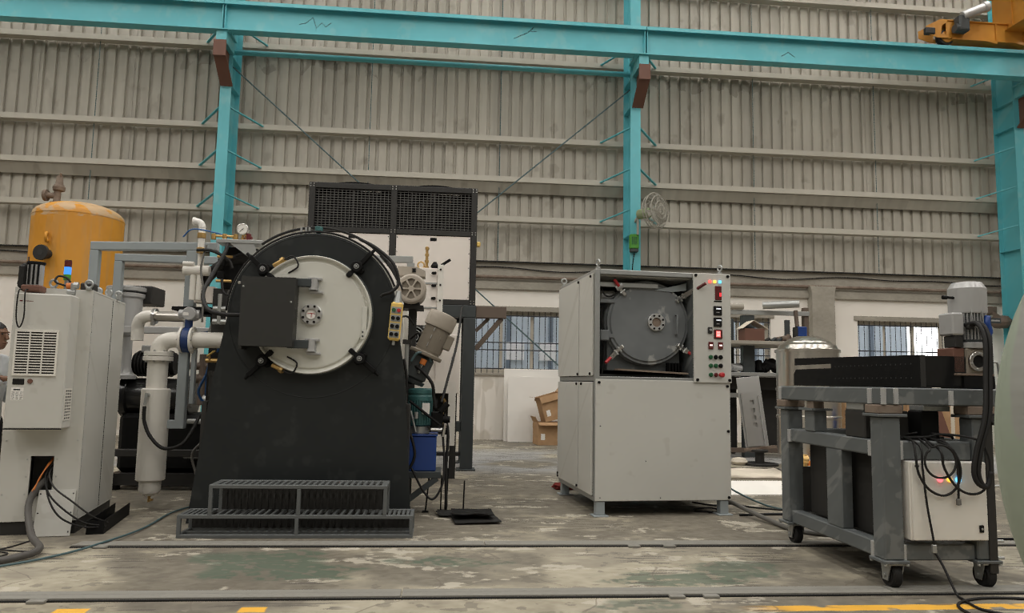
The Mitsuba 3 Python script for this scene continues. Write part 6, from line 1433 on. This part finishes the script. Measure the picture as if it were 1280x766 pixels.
def cart_cables():
    y = 4.288
    def loop(cx, cz, rx, rz, a0, a1, yy, n=22): return [(cx + rx * math.cos(a), yy, cz + rz * math.sin(a)) for a in np.linspace(math.radians(a0), math.radians(a1), n)]
    G = 'cable'
    fl_cable('coiled_cable', [(2.955, 4.40, .90)] + loop(3.005, .775, .10, .098, 130, 480, y - .01) + [(3.0, 4.41, .90)], .0068, 'm_rubber', 'small round loop of black cable above the red lamp on the electric box', 2)
    fl_cable('coiled_cable', [(2.885, 4.42, .90), (2.87, 4.33, .885), (2.855, y, .80), (2.87, y, .70), (2.93, y, .61), (3.02, y, .572), (3.10, y, .61), (3.138, y, .70), (3.12, y, .80), (3.08, 4.33, .885), (3.05, 4.42, .90)], .0075, 'm_rubber', 'wide hanging loop of black cable in front of the red and orange lamps', 6)
    fl_cable('coiled_cable', [(2.995, 4.42, .90), (3.0, y - .02, .84), (3.02, y - .02, .74), (3.09, y - .02, .63), (3.18, y - .02, .585), (3.27, y - .02, .61), (3.315, y - .02, .72), (3.30, y - .02, .83), (3.24, 4.28, .91), (3.12, 4.40, .93), (3.02, 4.45, .905)], .0075, 'm_rubber', 'wide hanging loop of black cable beside the blue lamp', 6)
    fl_cable('coiled_cable', [(3.045, 4.45, .905), (3.08, y, .86), (3.115, y, .78), (3.122, y, .69), (3.12, y, .62), (3.118, y, .55)], .007, 'm_rubber', 'black lead with a small plug hanging under the blue lamp', 6)
    solo('cable_plug', box(3.105, 3.131, y - .012, y + .012, .515, .555, .005), 'm_greycable', 'small grey plug on the lead under the blue lamp', 'plug')
    fl_cable('coiled_cable', [(2.895, 4.46, .905), (2.90, 4.31, .86), (2.895, y, .74), (2.915, y, .52), (2.945, y, .33), (2.95, y, .285)], .0065, 'm_rubber', 'straight black lead hanging down the left side of the electric box', 6)
    solo('lead_plug', box(2.937, 2.962, y - .012, y + .012, .235, .285, .004), 'm_galv', 'pale plug at the end of the straight hanging lead', 'plug')
    for i, (dx, l) in enumerate(((0, 'left thick black power cable hanging from the tall motor'), (.030, 'right thick black power cable hanging from the tall motor'))):
        fl_cable('power_cable', [(3.325 + dx, 4.44, 1.62), (3.345 + dx, 4.36, 1.625), (3.345 + dx, 4.30, 1.52), (3.315 + dx, 4.27, 1.30), (3.275 + dx, 4.24, 1.05), (3.215 + dx, y - .045, .85), (3.19 + dx, y - .045, .72), (3.215 + dx * .8, y - .045, .65), (3.27 + dx * .3, y - .045, .635), (3.305 - dx * .2, y - .045, .72)], .014, 'm_rubber', l, 8, n=10)
    for i, p in enumerate(([(2.90, 4.5, .893), (3.0, 4.42, .91), (3.12, 4.48, .905), (3.22, 4.55, .90)], [(2.92, 4.6, .90), (3.05, 4.52, .93), (3.18, 4.44, .92), (3.25, 4.50, .90)], [(2.88, 4.55, .90), (2.98, 4.48, .905), (3.1, 4.58, .905)])):
        fl_cable('slack_cable', p, .008, 'm_rubber', ['nearest', 'highest', 'rearmost'][i] + ' of the slack black cables lying on the bed of the cart', 8)
    fl_cable('loose_lead', [(3.0, 4.40, .26), (3.02, 4.32, .16), (3.03, 4.22, .02), (3.02, 4.15, .008), (3.0, 4.08, .008), (3.0, 3.93, .008), (3.2, 3.75, .008)], .007, 'm_rubber', 'thin black cord dropping from the cart to the yellow line', 8, 'cord')
    fl_cable('loose_lead', [(4.2, 4.10, .008), (3.6, 4.12, .008), (3.25, 4.17, .008), (3.05, 4.14, .008), (2.90, 4.03, .008), (2.86, 3.85, .008), (2.9, 3.7, .008)], .008, 'm_rubber', 'black cord curving across the yellow line at the lower right', 8, 'cord')
cart_cables()

def loading_fork():
    k = thing('loading_fork', 'long black perforated loading trough lying on the cart table', 'trough')
    x0, x1, y0, y1 = 3.02, 3.36, 4.44, 6.15
    for x in (x0, x1 - .012):
        prof = sg.Polygon([(y0, 1.222), (y1 + .02, 1.222), (y1 + .02, 1.32), (y1 - .02, 1.36), (5.55, 1.36), (5.55, 1.395), (y1, 1.395), (y1, 1.455), (y0, 1.425)])
        s = part(k, 'side_plate', prism_x(prof, x, x + .012), 'm_black')
        if x == x0:
            part(s, 'perforation', [cyl([x - .001, y, z], [x + .001, y, z], .006, 8) for y in np.arange(4.55, 5.5, .055) for z in (1.28, 1.37)], 'm_hole')
    part(k, 'bottom_plate', box(x0 + .012, x1 - .012, y0, y1, 1.222, 1.234), 'm_black')
    part(k, 'end_plate', box(x0 + .012, x1 - .012, y0, y0 + .012, 1.234, 1.42), 'm_blackgloss')
    part(k, 'edge_angle', box(x0 - .012, x0 + .016, y0 - .012, y0, 1.222, 1.425), 'm_charcoal')
    part(k, 'cross_tie', [box(x0 + .012, x1 - .012, y, y + .02, 1.39, 1.41) for y in (5.0,)], 'm_black')
    part(k, 'rest', [box(2.685, 3.40, y, y + .06, 1.2155, 1.222) for y in (4.9,)], 'm_charcoal')
loading_fork()

def tall_motor():
    k = thing('upright_motor', 'upright grey electric motor on a brown gearbox at the right end of the cart', 'motor')
    c = np.array([3.405, 4.52, 0]); up = (0, 0, 1)
    part(k, 'base', box(3.29, 3.50, 4.42, 4.66, 1.216, 1.30, .006), 'm_black')
    g = part(k, 'gearbox', box(3.315, 3.485, 4.43, 4.63, 1.30, 1.475, .012), 'm_motor', label='gearbox with a bright round flange')
    gc = np.array([3.385, 4.428, 1.39])
    part(g, 'output_flange', pipe_ring(gc, gc + [0, -.018, 0], .062, .040, 32), 'm_chrome', 30)
    part(g, 'output_bore', cyl(gc, gc + [0, -.008, 0], .041, 24), 'm_black', 30)
    for i in range(6):
        a = i * PI / 3 + .3
        part(g, 'flange_bolt', cyl(gc + [.051 * math.cos(a), -.018, .051 * math.sin(a)], gc + [.051 * math.cos(a), -.026, .051 * math.sin(a)], .0075, 8), 'm_galv')
    part(g, 'rib', [beam(gc + [.03, -.004, -.05], gc + [.09, -.004, -.085], .014, .012), beam(gc + [.05, -.004, .05], gc + [.09, -.004, .08], .014, .012)], 'm_silverpaint')
    part(g, 'oil_plug', cyl(gc + [.075, 0, .055], gc + [.075, -.015, .055], .014, 12), 'm_galv', 30)
    part(k, 'side_plate', box(3.235, 3.312, 4.44, 4.60, 1.315, 1.475, .006), 'm_brown', label='brown side plate')
    part(k, 'foot_plate', box(3.235, 3.49, 4.415, 4.62, 1.298, 1.312, .003), 'm_rusty')
    part(k, 'flange', cyl(c + [0, 0, 1.475], c + [0, 0, 1.512], .115, 36), 'm_silverpaint', 30)
    m = part(k, 'barrel', cyl(c + [0, 0, 1.512], c + [0, 0, 1.735], .095, 32), 'm_steelgrey', 30)
    for i in range(22):
        a = PI - .5 + i * (PI + 1) / 21
        part(m, 'fin', [beam(c + [math.cos(a) * .098, math.sin(a) * .098, 1.53], c + [math.cos(a) * .098, math.sin(a) * .098, 1.72], .004, .018)] , 'm_silverpaint')
    part(k, 'fan_cowl', lathe([(.107, 1.70), (.112, 1.71), (.112, 1.865), (.088, 1.905), (.05, 1.912), (0, 1.912)], c, up, 36), 'm_silverpaint', 30, label='pale grey fan cowl')
    part(k, 'terminal_box', box(3.225, 3.305, 4.42, 4.56, 1.555, 1.70, .010), 'm_silverpaint')
    part(k, 'cable_gland', [cyl([3.335, 4.43, 1.61], [3.335, 4.40, 1.61], .018, 12), box(3.245, 3.30, 4.43, 4.54, 1.478, 1.553, .004)], 'm_charcoal', 30)
    part(k, 'cowl_stud', [cyl([3.255, 4.50, 1.805], [3.30, 4.50, 1.803], .009, 8), cyl([3.22, 4.50, 1.805], [3.25, 4.50, 1.805], .013, 10)], 'm_black', 30)
    part(k, 'blue_rag', [tube([c + [.055, -.105, 1.68], c + [.045, -.112, 1.63], c + [.060, -.11, 1.575], c + [.03, -.112, 1.54]], [.018, .02, .02, .012], 8, 4)], 'm_blue', True, label='blue strap around the barrel')
    part(k, 'red_tag', box(3.44, 3.475, 4.404, 4.412, 1.495, 1.525), 'm_red')
    part(k, 'barrel_wire', [tube([c + [-.05, -.10, 1.72], c + [-.045, -.108, 1.64], c + [.0, -.11, 1.58], c + [.04, -.11, 1.53]], .004, 5, 5), tube([c + [.01, -.11, 1.72], c + [.02, -.112, 1.65], c + [.025, -.112, 1.56]], .004, 5, 5)], 'm_galv', True)
    part(k, 'guide_post', box(3.492, 3.525, 4.46, 4.52, 1.216, 1.66, .003), 'm_steelgrey')
    part(k, 'rating_plate', box(3.50, 3.585, 4.455, 4.459, 1.64, 1.675), 'm_steelgrey')
    part(k, 'rating_text', box(3.515, 3.575, 4.4535, 4.4555, 1.652, 1.662), 'm_silverpaint')
    b = thing('bent_handle', 'thin bent grey rod handle beside the upright motor', 'handle')
    part(b, 'rod', tube([(3.53, 4.50, 1.39), (3.57, 4.50, 1.39), (3.583, 4.50, 1.37), (3.59, 4.50, 1.25), (3.58, 4.50, 1.22)], .007, 8, 4), 'm_galv', True)
    part(b, 'seat', [box(3.50, 3.59, 4.46, 4.55, 1.2155, 1.225), cyl([3.545, 4.50, 1.225], [3.545, 4.50, 1.245], .025, 12)], 'm_silverpaint')
tall_motor()

# ================================================================ pale vessel at the right edge
def vessel():
    k = thing('primed_vessel', 'huge pale grey green round vessel cut off by the right edge of the picture', 'vessel')
    c = np.array([2.755, 2.2, 1.04]); R = 1.0
    prof = [(0, -2.3)] + [(R * math.cos(t), -2.0 - .3 * math.sin(t)) for t in np.linspace(PI / 2 - .05, .1, 10)] + [(R, -2.0), (R, 0)] + [(R * math.cos(t), .3 * math.sin(t)) for t in np.linspace(.1, PI / 2 - .05, 14)] + [(0, .3)]
    part(k, 'shell', lathe(prof, c, (0, 1, 0), 128), 'm_vessel', 30)
    for y in (.55, 1.75):
        part(k, 'saddle', prism(sg.Polygon([(c[0] - .7, 0), (c[0] + .7, 0), (c[0] + .7, .55), (c[0] - .7, .55)]).difference(sg.Point(c[0], c[2]).buffer(R + .002, 32)), y, y + .06), 'm_primer')
vessel()

# ================================================================ things along the wall, right of the middle
def boards():
    for i, (x0, x1, y, h, l) in enumerate(((1.27, 2.60, 15.62, 1.50, 'larger white board leaning on the wall below the barred window'), (1.34, 2.62, 15.44, 1.335, 'front white board leaning against the larger white board'))):
        m = moved(box(x0, x1, -.02, .0, 0, h, .002), y=y - .22, rx=-5) if i == 0 else moved(box(x0, x1, -.02, 0, 0, h, .002), y=y - .19, rx=-4.5)
        solo('white_board', m, 'm_board', l, 'board')
    def carton(name, lab, w, d, h, x, y, z, rz, rx=0, ry=0, open_=True, extra=None):
        k = thing(name, lab, 'box')
        tf = lambda g: moved(moved(moved(g, 0, 0, 0, rx, ry), rz=rz), x, y, z)
        t = .006
        part(k, 'carton', [tf(g) for g in (box(-w / 2, w / 2, -d / 2, -d / 2 + t, 0, h), box(-w / 2, w / 2, d / 2 - t, d / 2, 0, h), box(-w / 2, -w / 2 + t, -d / 2, d / 2, 0, h), box(w / 2 - t, w / 2, -d / 2, d / 2, 0, h), box(-w / 2, w / 2, -d / 2, d / 2, 0, t))], 'm_card')
        part(k, 'flap', tf(moved(box(-w / 2, w / 2, -.13, 0, -.003, .003), 0, -d / 2, h, rx=extra[0])), 'm_card')
        part(k, 'flap', tf(moved(box(-w / 2, w / 2, 0, .13, -.003, .003), 0, d / 2, h, rx=extra[1])), 'm_card')
        part(k, 'flap', tf(moved(box(-.12, 0, -d / 2, d / 2, -.003, .003), -w / 2, 0, h, ry=extra[2])), 'm_card')
        part(k, 'flap', tf(moved(box(0, .12, -d / 2, d / 2, -.003, .003), w / 2, 0, h, ry=extra[3])), 'm_card')
        part(k, 'label', tf(box(-w / 2 + .06, -w / 2 + .14, -d / 2 - .002, -d / 2, .10, .22)), 'm_board')
        part(k, 'tape', tf(box(-.025, .025, -d / 2 - .0015, -d / 2, 0, h)), 'm_card')
    carton('cardboard_box', 'lower brown cardboard box standing on the floor before the white boards', .62, .45, .44, 2.16, 14.75, .002, 6, 0, 0, True, (24, -70, 62, -60))
    carton('cardboard_box', 'upper brown cardboard box tipped over on the lower box', .44, .36, .50, 2.22, 14.75, .50, 8, 0, -16, True, (70, -40, 20, -35))
boards()

def rag():
    m = trimesh.creation.icosphere(3, 1.0); v = np.array(m.vertices); n = meshkit.fbm(v * 2.2 + 4, 4, 3)
    v = v * (.55 + .9 * n)[:, None] * [.14, .09, .05]; v[:, 2] = np.maximum(v[:, 2] - v[:, 2].min() * .55, 0)
    solo('red_rag', trimesh.Trimesh(v + [1.42, 8.55, .0], m.faces, process=False), 'm_rag', 'crumpled dark red rag on the floor behind the chamber cabinet leg', 'rag', smooth=True)
rag()

def workshop_rack():
    k = thing('workshop_rack', 'grey steel workshop rack with cluttered shelves before the barred window', 'rack')
    Y = 12.5
    part(k, 'upright', box(5.21, 5.42, Y, Y + .14, 0, 2.46, .006), 'm_steelgrey')
    part(k, 'upright', box(6.33, 6.42, Y, Y + .1, 0, 2.62, .006), 'm_brownsteel')
    part(k, 'upright', box(3.9, 4.0, Y, Y + .1, 0, 2.5, .006), 'm_steelgrey')
    for x in (3.9, 5.25, 6.33): part(k, 'upright', box(x, x + .08, Y + .7, Y + .78, 0, 2.46, .006), 'm_steelgrey')
    part(k, 'top_rail', box(3.9, 6.42, Y - .03, Y + .03, 2.47, 2.55, .004), 'm_galv')
    part(k, 'shelf', box(3.9, 6.45, Y - .38, Y + .78, 1.93, 1.99, .004), 'm_concrete')
    part(k, 'shelf', box(3.9, 6.45, Y - .38, Y + .78, 1.39, 1.45, .004), 'm_galv')
    part(k, 'drawer_front', box(4.0, 6.33, Y, Y + .03, 1.16, 1.38, .004), 'm_charcoal')
    part(k, 'lower_panel', box(5.43, 6.33, Y + .3, Y + .33, .12, 1.16), 'm_charcoal')
    part(k, 'lower_panel', box(4.0, 5.2, Y + .3, Y + .33, .12, 1.16), 'm_charcoal')
    part(k, 'mid_rail', box(3.95, 5.21, Y - .04, Y, 1.02, 1.10, .004), 'm_galv')
    part(k, 'foot_rail', box(3.9, 6.42, Y, Y + .06, .08, .16, .004), 'm_brownsteel')
    solo('pipe_offcut', [pipe_ring([5.55, Y - .06, 2.63], [6.08, Y - .34, 2.645], .065, .05, 20)], 'm_galv', 'grey pipe offcut lying along the top rail of the rack, open end forward', 'pipe', smooth=30)
    solo('rolled_sheet', [cyl([4.3, Y + .0, 2.60], [5.2, Y - .05, 2.60], .05, 14)], 'm_concrete', 'long rolled bundle lying on the top rail of the rack', 'roll', smooth=30)
    c = thing('parts_carton', 'small brown carton with pale raised flaps on the upper rack shelf', 'box')
    part(c, 'carton', box(5.10, 5.45, Y - .34, Y - .06, 1.99, 2.20, .004), 'm_brown')
    part(c, 'flap', beam([5.06, Y - .2, 2.20], [5.26, Y - .2, 2.34], .3, .008), 'm_film'); part(c, 'flap', beam([5.26, Y - .2, 2.34], [5.52, Y - .2, 2.19], .3, .008), 'm_film')
    b = thing('blue_box', 'blue box hanging from a brown tube at the right of the rack', 'box')
    part(b, 'case', box(6.14, 6.30, Y - .16, Y - .03, 2.04, 2.27, .008), 'm_blue'); part(b, 'side', box(6.10, 6.14, Y - .15, Y - .03, 2.05, 2.26), 'm_charcoal')
    part(b, 'hanger_tube', cyl([6.16, Y - .08, 2.27], [6.16, Y - .03, 2.56], .035, 12), 'm_brownsteel', 30)
    rn = random.Random(8)
    def junk(i, x, z, l, m, s):
        g = []
        for q in range(3):
            a = rn.random() * 3
            p = np.array([x + rn.uniform(-.06, .06), Y + .12 + rn.uniform(-.08, .08), z + s * .45])
            e = np.array([math.cos(a) * s, .3 * s, abs(math.sin(a)) * s * .6])
            g.append(cyl(p - e * .5, p + e * .5, s * .22, 10))
        mm = cat(g); mm.apply_translation([0, 0, z + .001 - mm.vertices[:, 2].min()])
        solo('machine_part', mm, m, l, 'machine part')
    for i, (x, z, l, m, s) in enumerate(((5.62, 1.99, 'flat dark machine part on the upper rack shelf beside the carton', 'm_charcoal', .12), (5.85, 1.99, 'dark machine part in the middle of the upper rack shelf', 'm_steelgrey', .13), (6.02, 1.99, 'bulky grey machine part near the blue box', 'm_rusty', .20), (4.78, 1.99, 'small dark lever at the left of the upper rack shelf', 'm_black', .12),
                                         (4.78, 1.45, 'dark pile of fittings at the left of the lower rack shelf', 'm_charcoal', .26), (5.08, 1.45, 'pale blue grey fitting on the lower rack shelf', 'm_silverpaint', .28), (5.50, 1.45, 'black bracket on the lower rack shelf next to the thick upright', 'm_black', .30), (5.72, 1.45, 'black valve with pale ring on the lower rack shelf', 'm_black', .34), (5.95, 1.45, 'dark casting at the right of the lower rack shelf', 'm_charcoal', .25))):
        junk(i, x, z, l, m, s)
workshop_rack()

def lean_panel():
    k = thing('punched_panel', 'tall pale metal panel with a row of square cut outs leaning on the rack', 'panel')
    def L(g): return moved(moved(g, rx=-4), 4.93, 11.35, .27, 0, -6.0)
    part(k, 'back_panel', L(box(-.18, .20, 0, .012, 0, 1.10, .003)), 'm_alu')
    poly = sg.box(-.15, .02, .09, .86)
    for z in (.70, .57, .455, .345): poly = poly.difference(sg.box(-.035, z - .035, .04, z + .035))
    part(k, 'front_strip', L(prism(poly, -.05, -.015)), 'm_alu', label='dusty front strip with square holes')
    part(k, 'edge_strip', L(box(.13, .15, -.02, 0, 0, .80)), 'm_silverpaint')
    part(k, 'base_bar', L(box(-.2, .3, -.06, .03, -.04, 0)), 'm_rusty')
    st = part(k, 'stand', [cyl([4.95, 11.3, .012], [4.95, 11.3, .24], .07, 18), cyl([4.95, 11.3, .20], [4.95, 11.3, .235], .13, 20), cyl([4.95, 11.3, 0], [4.95, 11.3, .03], .28, 24)], 'm_charcoal', 30)
    solo('sand_bag', lathe([(0, 0), (.1, .01), (.13, .05), (.10, .10), (0, .12)], [4.62, 11.3, .0], (0, 0, 1), 14), 'm_film', 'small pale bag at the foot of the punched panel', 'bag', smooth=30)
lean_panel()

def steel_tank():
    k = thing('stainless_tank', 'shiny stainless steel tank with a domed lid behind the cart', 'tank')
    c = (5.10, 10.0, 0); R = .42
    part(k, 'shell', lathe([(R - .02, .28), (R, .30), (R, .78), (R + .012, .79), (R + .012, .82), (R, .83), (R, 1.16), (R + .012, 1.17), (R + .012, 1.20), (R, 1.21), (R, 1.70), (R + .02, 1.70), (R + .02, 1.735), (R - .02, 1.75)], c, (0, 0, 1), 64), 'm_stainless', 30)
    part(k, 'lid', lathe([(R - .02, 1.75), (R - .04, 1.80), (R - .11, 1.835), (R - .115, 1.85), (R - .19, 1.895), (.15, 1.925), (0, 1.935)], c, (0, 0, 1), 64), 'm_stainless', 30)
    part(k, 'bottom', lathe([(0, .24), (.2, .25), (R - .02, .28)], c, (0, 0, 1), 48), 'm_stainless', 30)
    for i in range(3):
        a = i * 2 * PI / 3 + .5
        part(k, 'leg', cyl([c[0] + .34 * math.cos(a), c[1] + .34 * math.sin(a), 0], [c[0] + .34 * math.cos(a), c[1] + .34 * math.sin(a), .32], .03, 12), 'm_galv', 30)
    v = thing('floor_valve', 'brass valve with an orange handle standing on the floor under the cart', 'valve')
    part(v, 'body', [cyl([4.62, 9.2, 0], [4.62, 9.2, .36], .04, 12), cyl([4.58, 9.2, .30], [4.66, 9.2, .30], .06, 12), cyl([4.62, 9.2, 0], [4.62, 9.2, .02], .10, 16)], 'm_brass', 30)
    part(v, 'handle', beam([4.66, 9.2, .25], [4.95, 9.2, .25], .04, .06), 'm_orangeplastic')
    w = thing('loose_motor', 'dark cylinder with a white end cap lying on the floor under the cart', 'cylinder')
    part(w, 'barrel', cyl([4.45, 8.9, .075], [4.95, 8.7, .075], .07, 18), 'm_charcoal', 30)
    part(w, 'end_cap', lathe([(0, 0), (.05, 0), (.09, .03), (.09, .05), (0, .06)], [4.39, 8.92, .095], (-.9, .3, .05), 18), 'm_plastic_white', 30)
    # sheets lying on the floor
    solo('white_sheet', moved(box(-.95, .70, -.60, .55, 0, .012), 4.15, 8.75, .001, rz=1.7), 'm_board', 'white sheet lying on the floor between the chamber cabinet and the cart', 'sheet')
    rng = np.random.default_rng(5); g = 18
    X, Y = np.meshgrid(np.linspace(-.52, .52, g), np.linspace(-.4, .4, g), indexing='ij'); Z = .012 + .07 * meshkit.fbm(np.stack([X * 4, Y * 5, X * 0], -1), 3, 4)
    V = np.concatenate([np.stack([X, Y, Z], -1).reshape(-1, 3), np.stack([X, Y, Z * 0 + .002], -1).reshape(-1, 3)]); F = []
    I = lambda i, j, q=0: q * g * g + i * g + j
    for i in range(g - 1):
        for j in range(g - 1): F += [(I(i, j), I(i + 1, j), I(i + 1, j + 1)), (I(i, j), I(i + 1, j + 1), I(i, j + 1)), (I(i, j, 1), I(i + 1, j + 1, 1), I(i + 1, j, 1)), (I(i, j, 1), I(i, j + 1, 1), I(i + 1, j + 1, 1))]
        for p, q in ((I(i, 0), I(i + 1, 0)), (I(i + 1, g - 1), I(i, g - 1)), (I(0, i + 1), I(0, i)), (I(g - 1, i), I(g - 1, i + 1))): F += [(p, p + g * g, q + g * g), (p, q + g * g, q)]
    solo('plastic_film', trimesh.Trimesh(V + [4.24, 9.95, 0], np.array(F), process=False), 'm_film', 'crumpled cream plastic film on the floor behind the white sheet', 'plastic film', smooth=True)
    for i, (x, y, z, w, h, m) in enumerate(((6.95, 10.2, 0, .55, .50, 'm_card'), (6.95, 10.2, .502, .52, .62, 'm_card'), (7.45, 10.3, 0, .50, .52, 'm_card'), (7.45, 10.3, .522, .42, .60, 'm_card'))):
        kk = thing('stacked_carton', ['bottom carton of the left stack seen through the cart', 'top carton of the left stack seen through the cart', 'bottom carton of the right stack seen through the cart', 'top carton of the right stack seen through the cart'][i], 'box')
        part(kk, 'carton', box(x - w / 2, x + w / 2, y, y + .4, z, z + h, .004), m)
        part(kk, 'tape', box(x - .03, x + .03, y - .002, y, z, z + h), 'm_film')
    kk = thing('tall_carton', 'plain brown carton close behind the stainless tank', 'box')
    part(kk, 'carton', box(6.0, 6.40, 10.65, 11.0, 0, 1.15, .004), 'm_card')
    part(kk, 'tape', box(6.18, 6.23, 10.648, 10.65, 0, 1.15), 'm_film')
    solo('blue_drum', lathe([(0, 0), (.18, 0), (.19, .02), (.19, .28), (.2, .29), (.19, .3), (.19, .56), (.2, .57), (.19, .58), (.19, .86), (.17, .88), (0, .88)], [6.13, 9.40, 0], (0, 0, 1), 28), 'm_blue', 'blue drum behind the front leg of the cart', 'drum', smooth=30)
    solo('brown_bar', beam([6.90, 10.02, 1.18], [7.26, 9.96, .02], .14, .06), 'm_brown', 'brown slanting bar between the stacked cartons', 'bar')
steel_tank()

for i, (p, r, m, l) in enumerate((([(2.72, 7.9, .16), (2.80, 7.2, .10), (2.92, 6.5, .03), (3.0, 6.05, .022), (3.4, 5.86, .022), (4.4, 5.8, .022)], .022, 'm_greycable', 'thick dark hose from the chamber cabinet running under the cart'), ([(2.6, 7.6, .01), (2.75, 7.4, .01), (2.95, 7.5, .01), (3.1, 7.3, .01), (3.4, 7.1, .01)], .008, 'm_rubber', 'thin black cable on the floor behind the thick hose'),
                               ([(3.0, 8.6, .40), (3.08, 8.0, .15), (3.3, 7.4, .012), (3.5, 7.0, .012)], .010, 'm_tealhose', 'grey hose slanting down to the floor beside the white sheet'), ([(2.55, 6.98, .01), (2.7, 7.1, .01), (2.66, 7.25, .01), (2.5, 7.2, .01), (2.45, 7.05, .01), (2.6, 7.0, .016)], .007, 'm_rubber', 'small coil of cable under the right side of the chamber cabinet'),
                               ([(2.8, 6.85, .01), (3.2, 6.9, .01), (3.6, 6.8, .01)], .012, 'm_rubber', 'black cable across the floor between the chamber cabinet and the cart'))):
    fl_cable('loose_hose', p, r, m, l, 8, 'hose')

# wall lamp and plate at the far right
wl = thing('wall_lamp', 'dark round lamp on a bracket high on the white plinth at the right', 'lamp')
part(wl, 'bracket', [box(12.18, 12.46, WY - .22, WY + .01, 2.95, 3.12, .01), beam([12.36, WY - .18, 3.0], [12.42, WY - .3, 2.86], .08)], 'm_brownsteel')
part(wl, 'housing', lathe([(0, 0), (.14, .02), (.21, .10), (.22, .18), (.15, .27), (0, .29)], [12.46, WY - .30, 2.62], (-.15, -.2, 1), 24), 'm_brownsteel', 30)
pl = thing('sign_plate', 'small dark plate with a pale strip on the white plinth behind the motor', 'sign')
part(pl, 'plate', box(11.98, 12.40, WY - .02, WY - .001, 2.37, 2.53, .004), 'm_charcoal')
part(pl, 'strip', box(12.04, 12.35, WY - .024, WY - .02, 2.43, 2.48), 'm_silverpaint')
hk = thing('wall_hook', 'dark strap hanging at the window sill beside the tall post', 'strap')
part(hk, 'strap', [box(.47, .60, WY - .08, WY - .001, 1.02, 1.24, .03), box(.49, .55, WY - .06, WY - .001, 1.22, 1.42, .01)], 'm_charcoal')
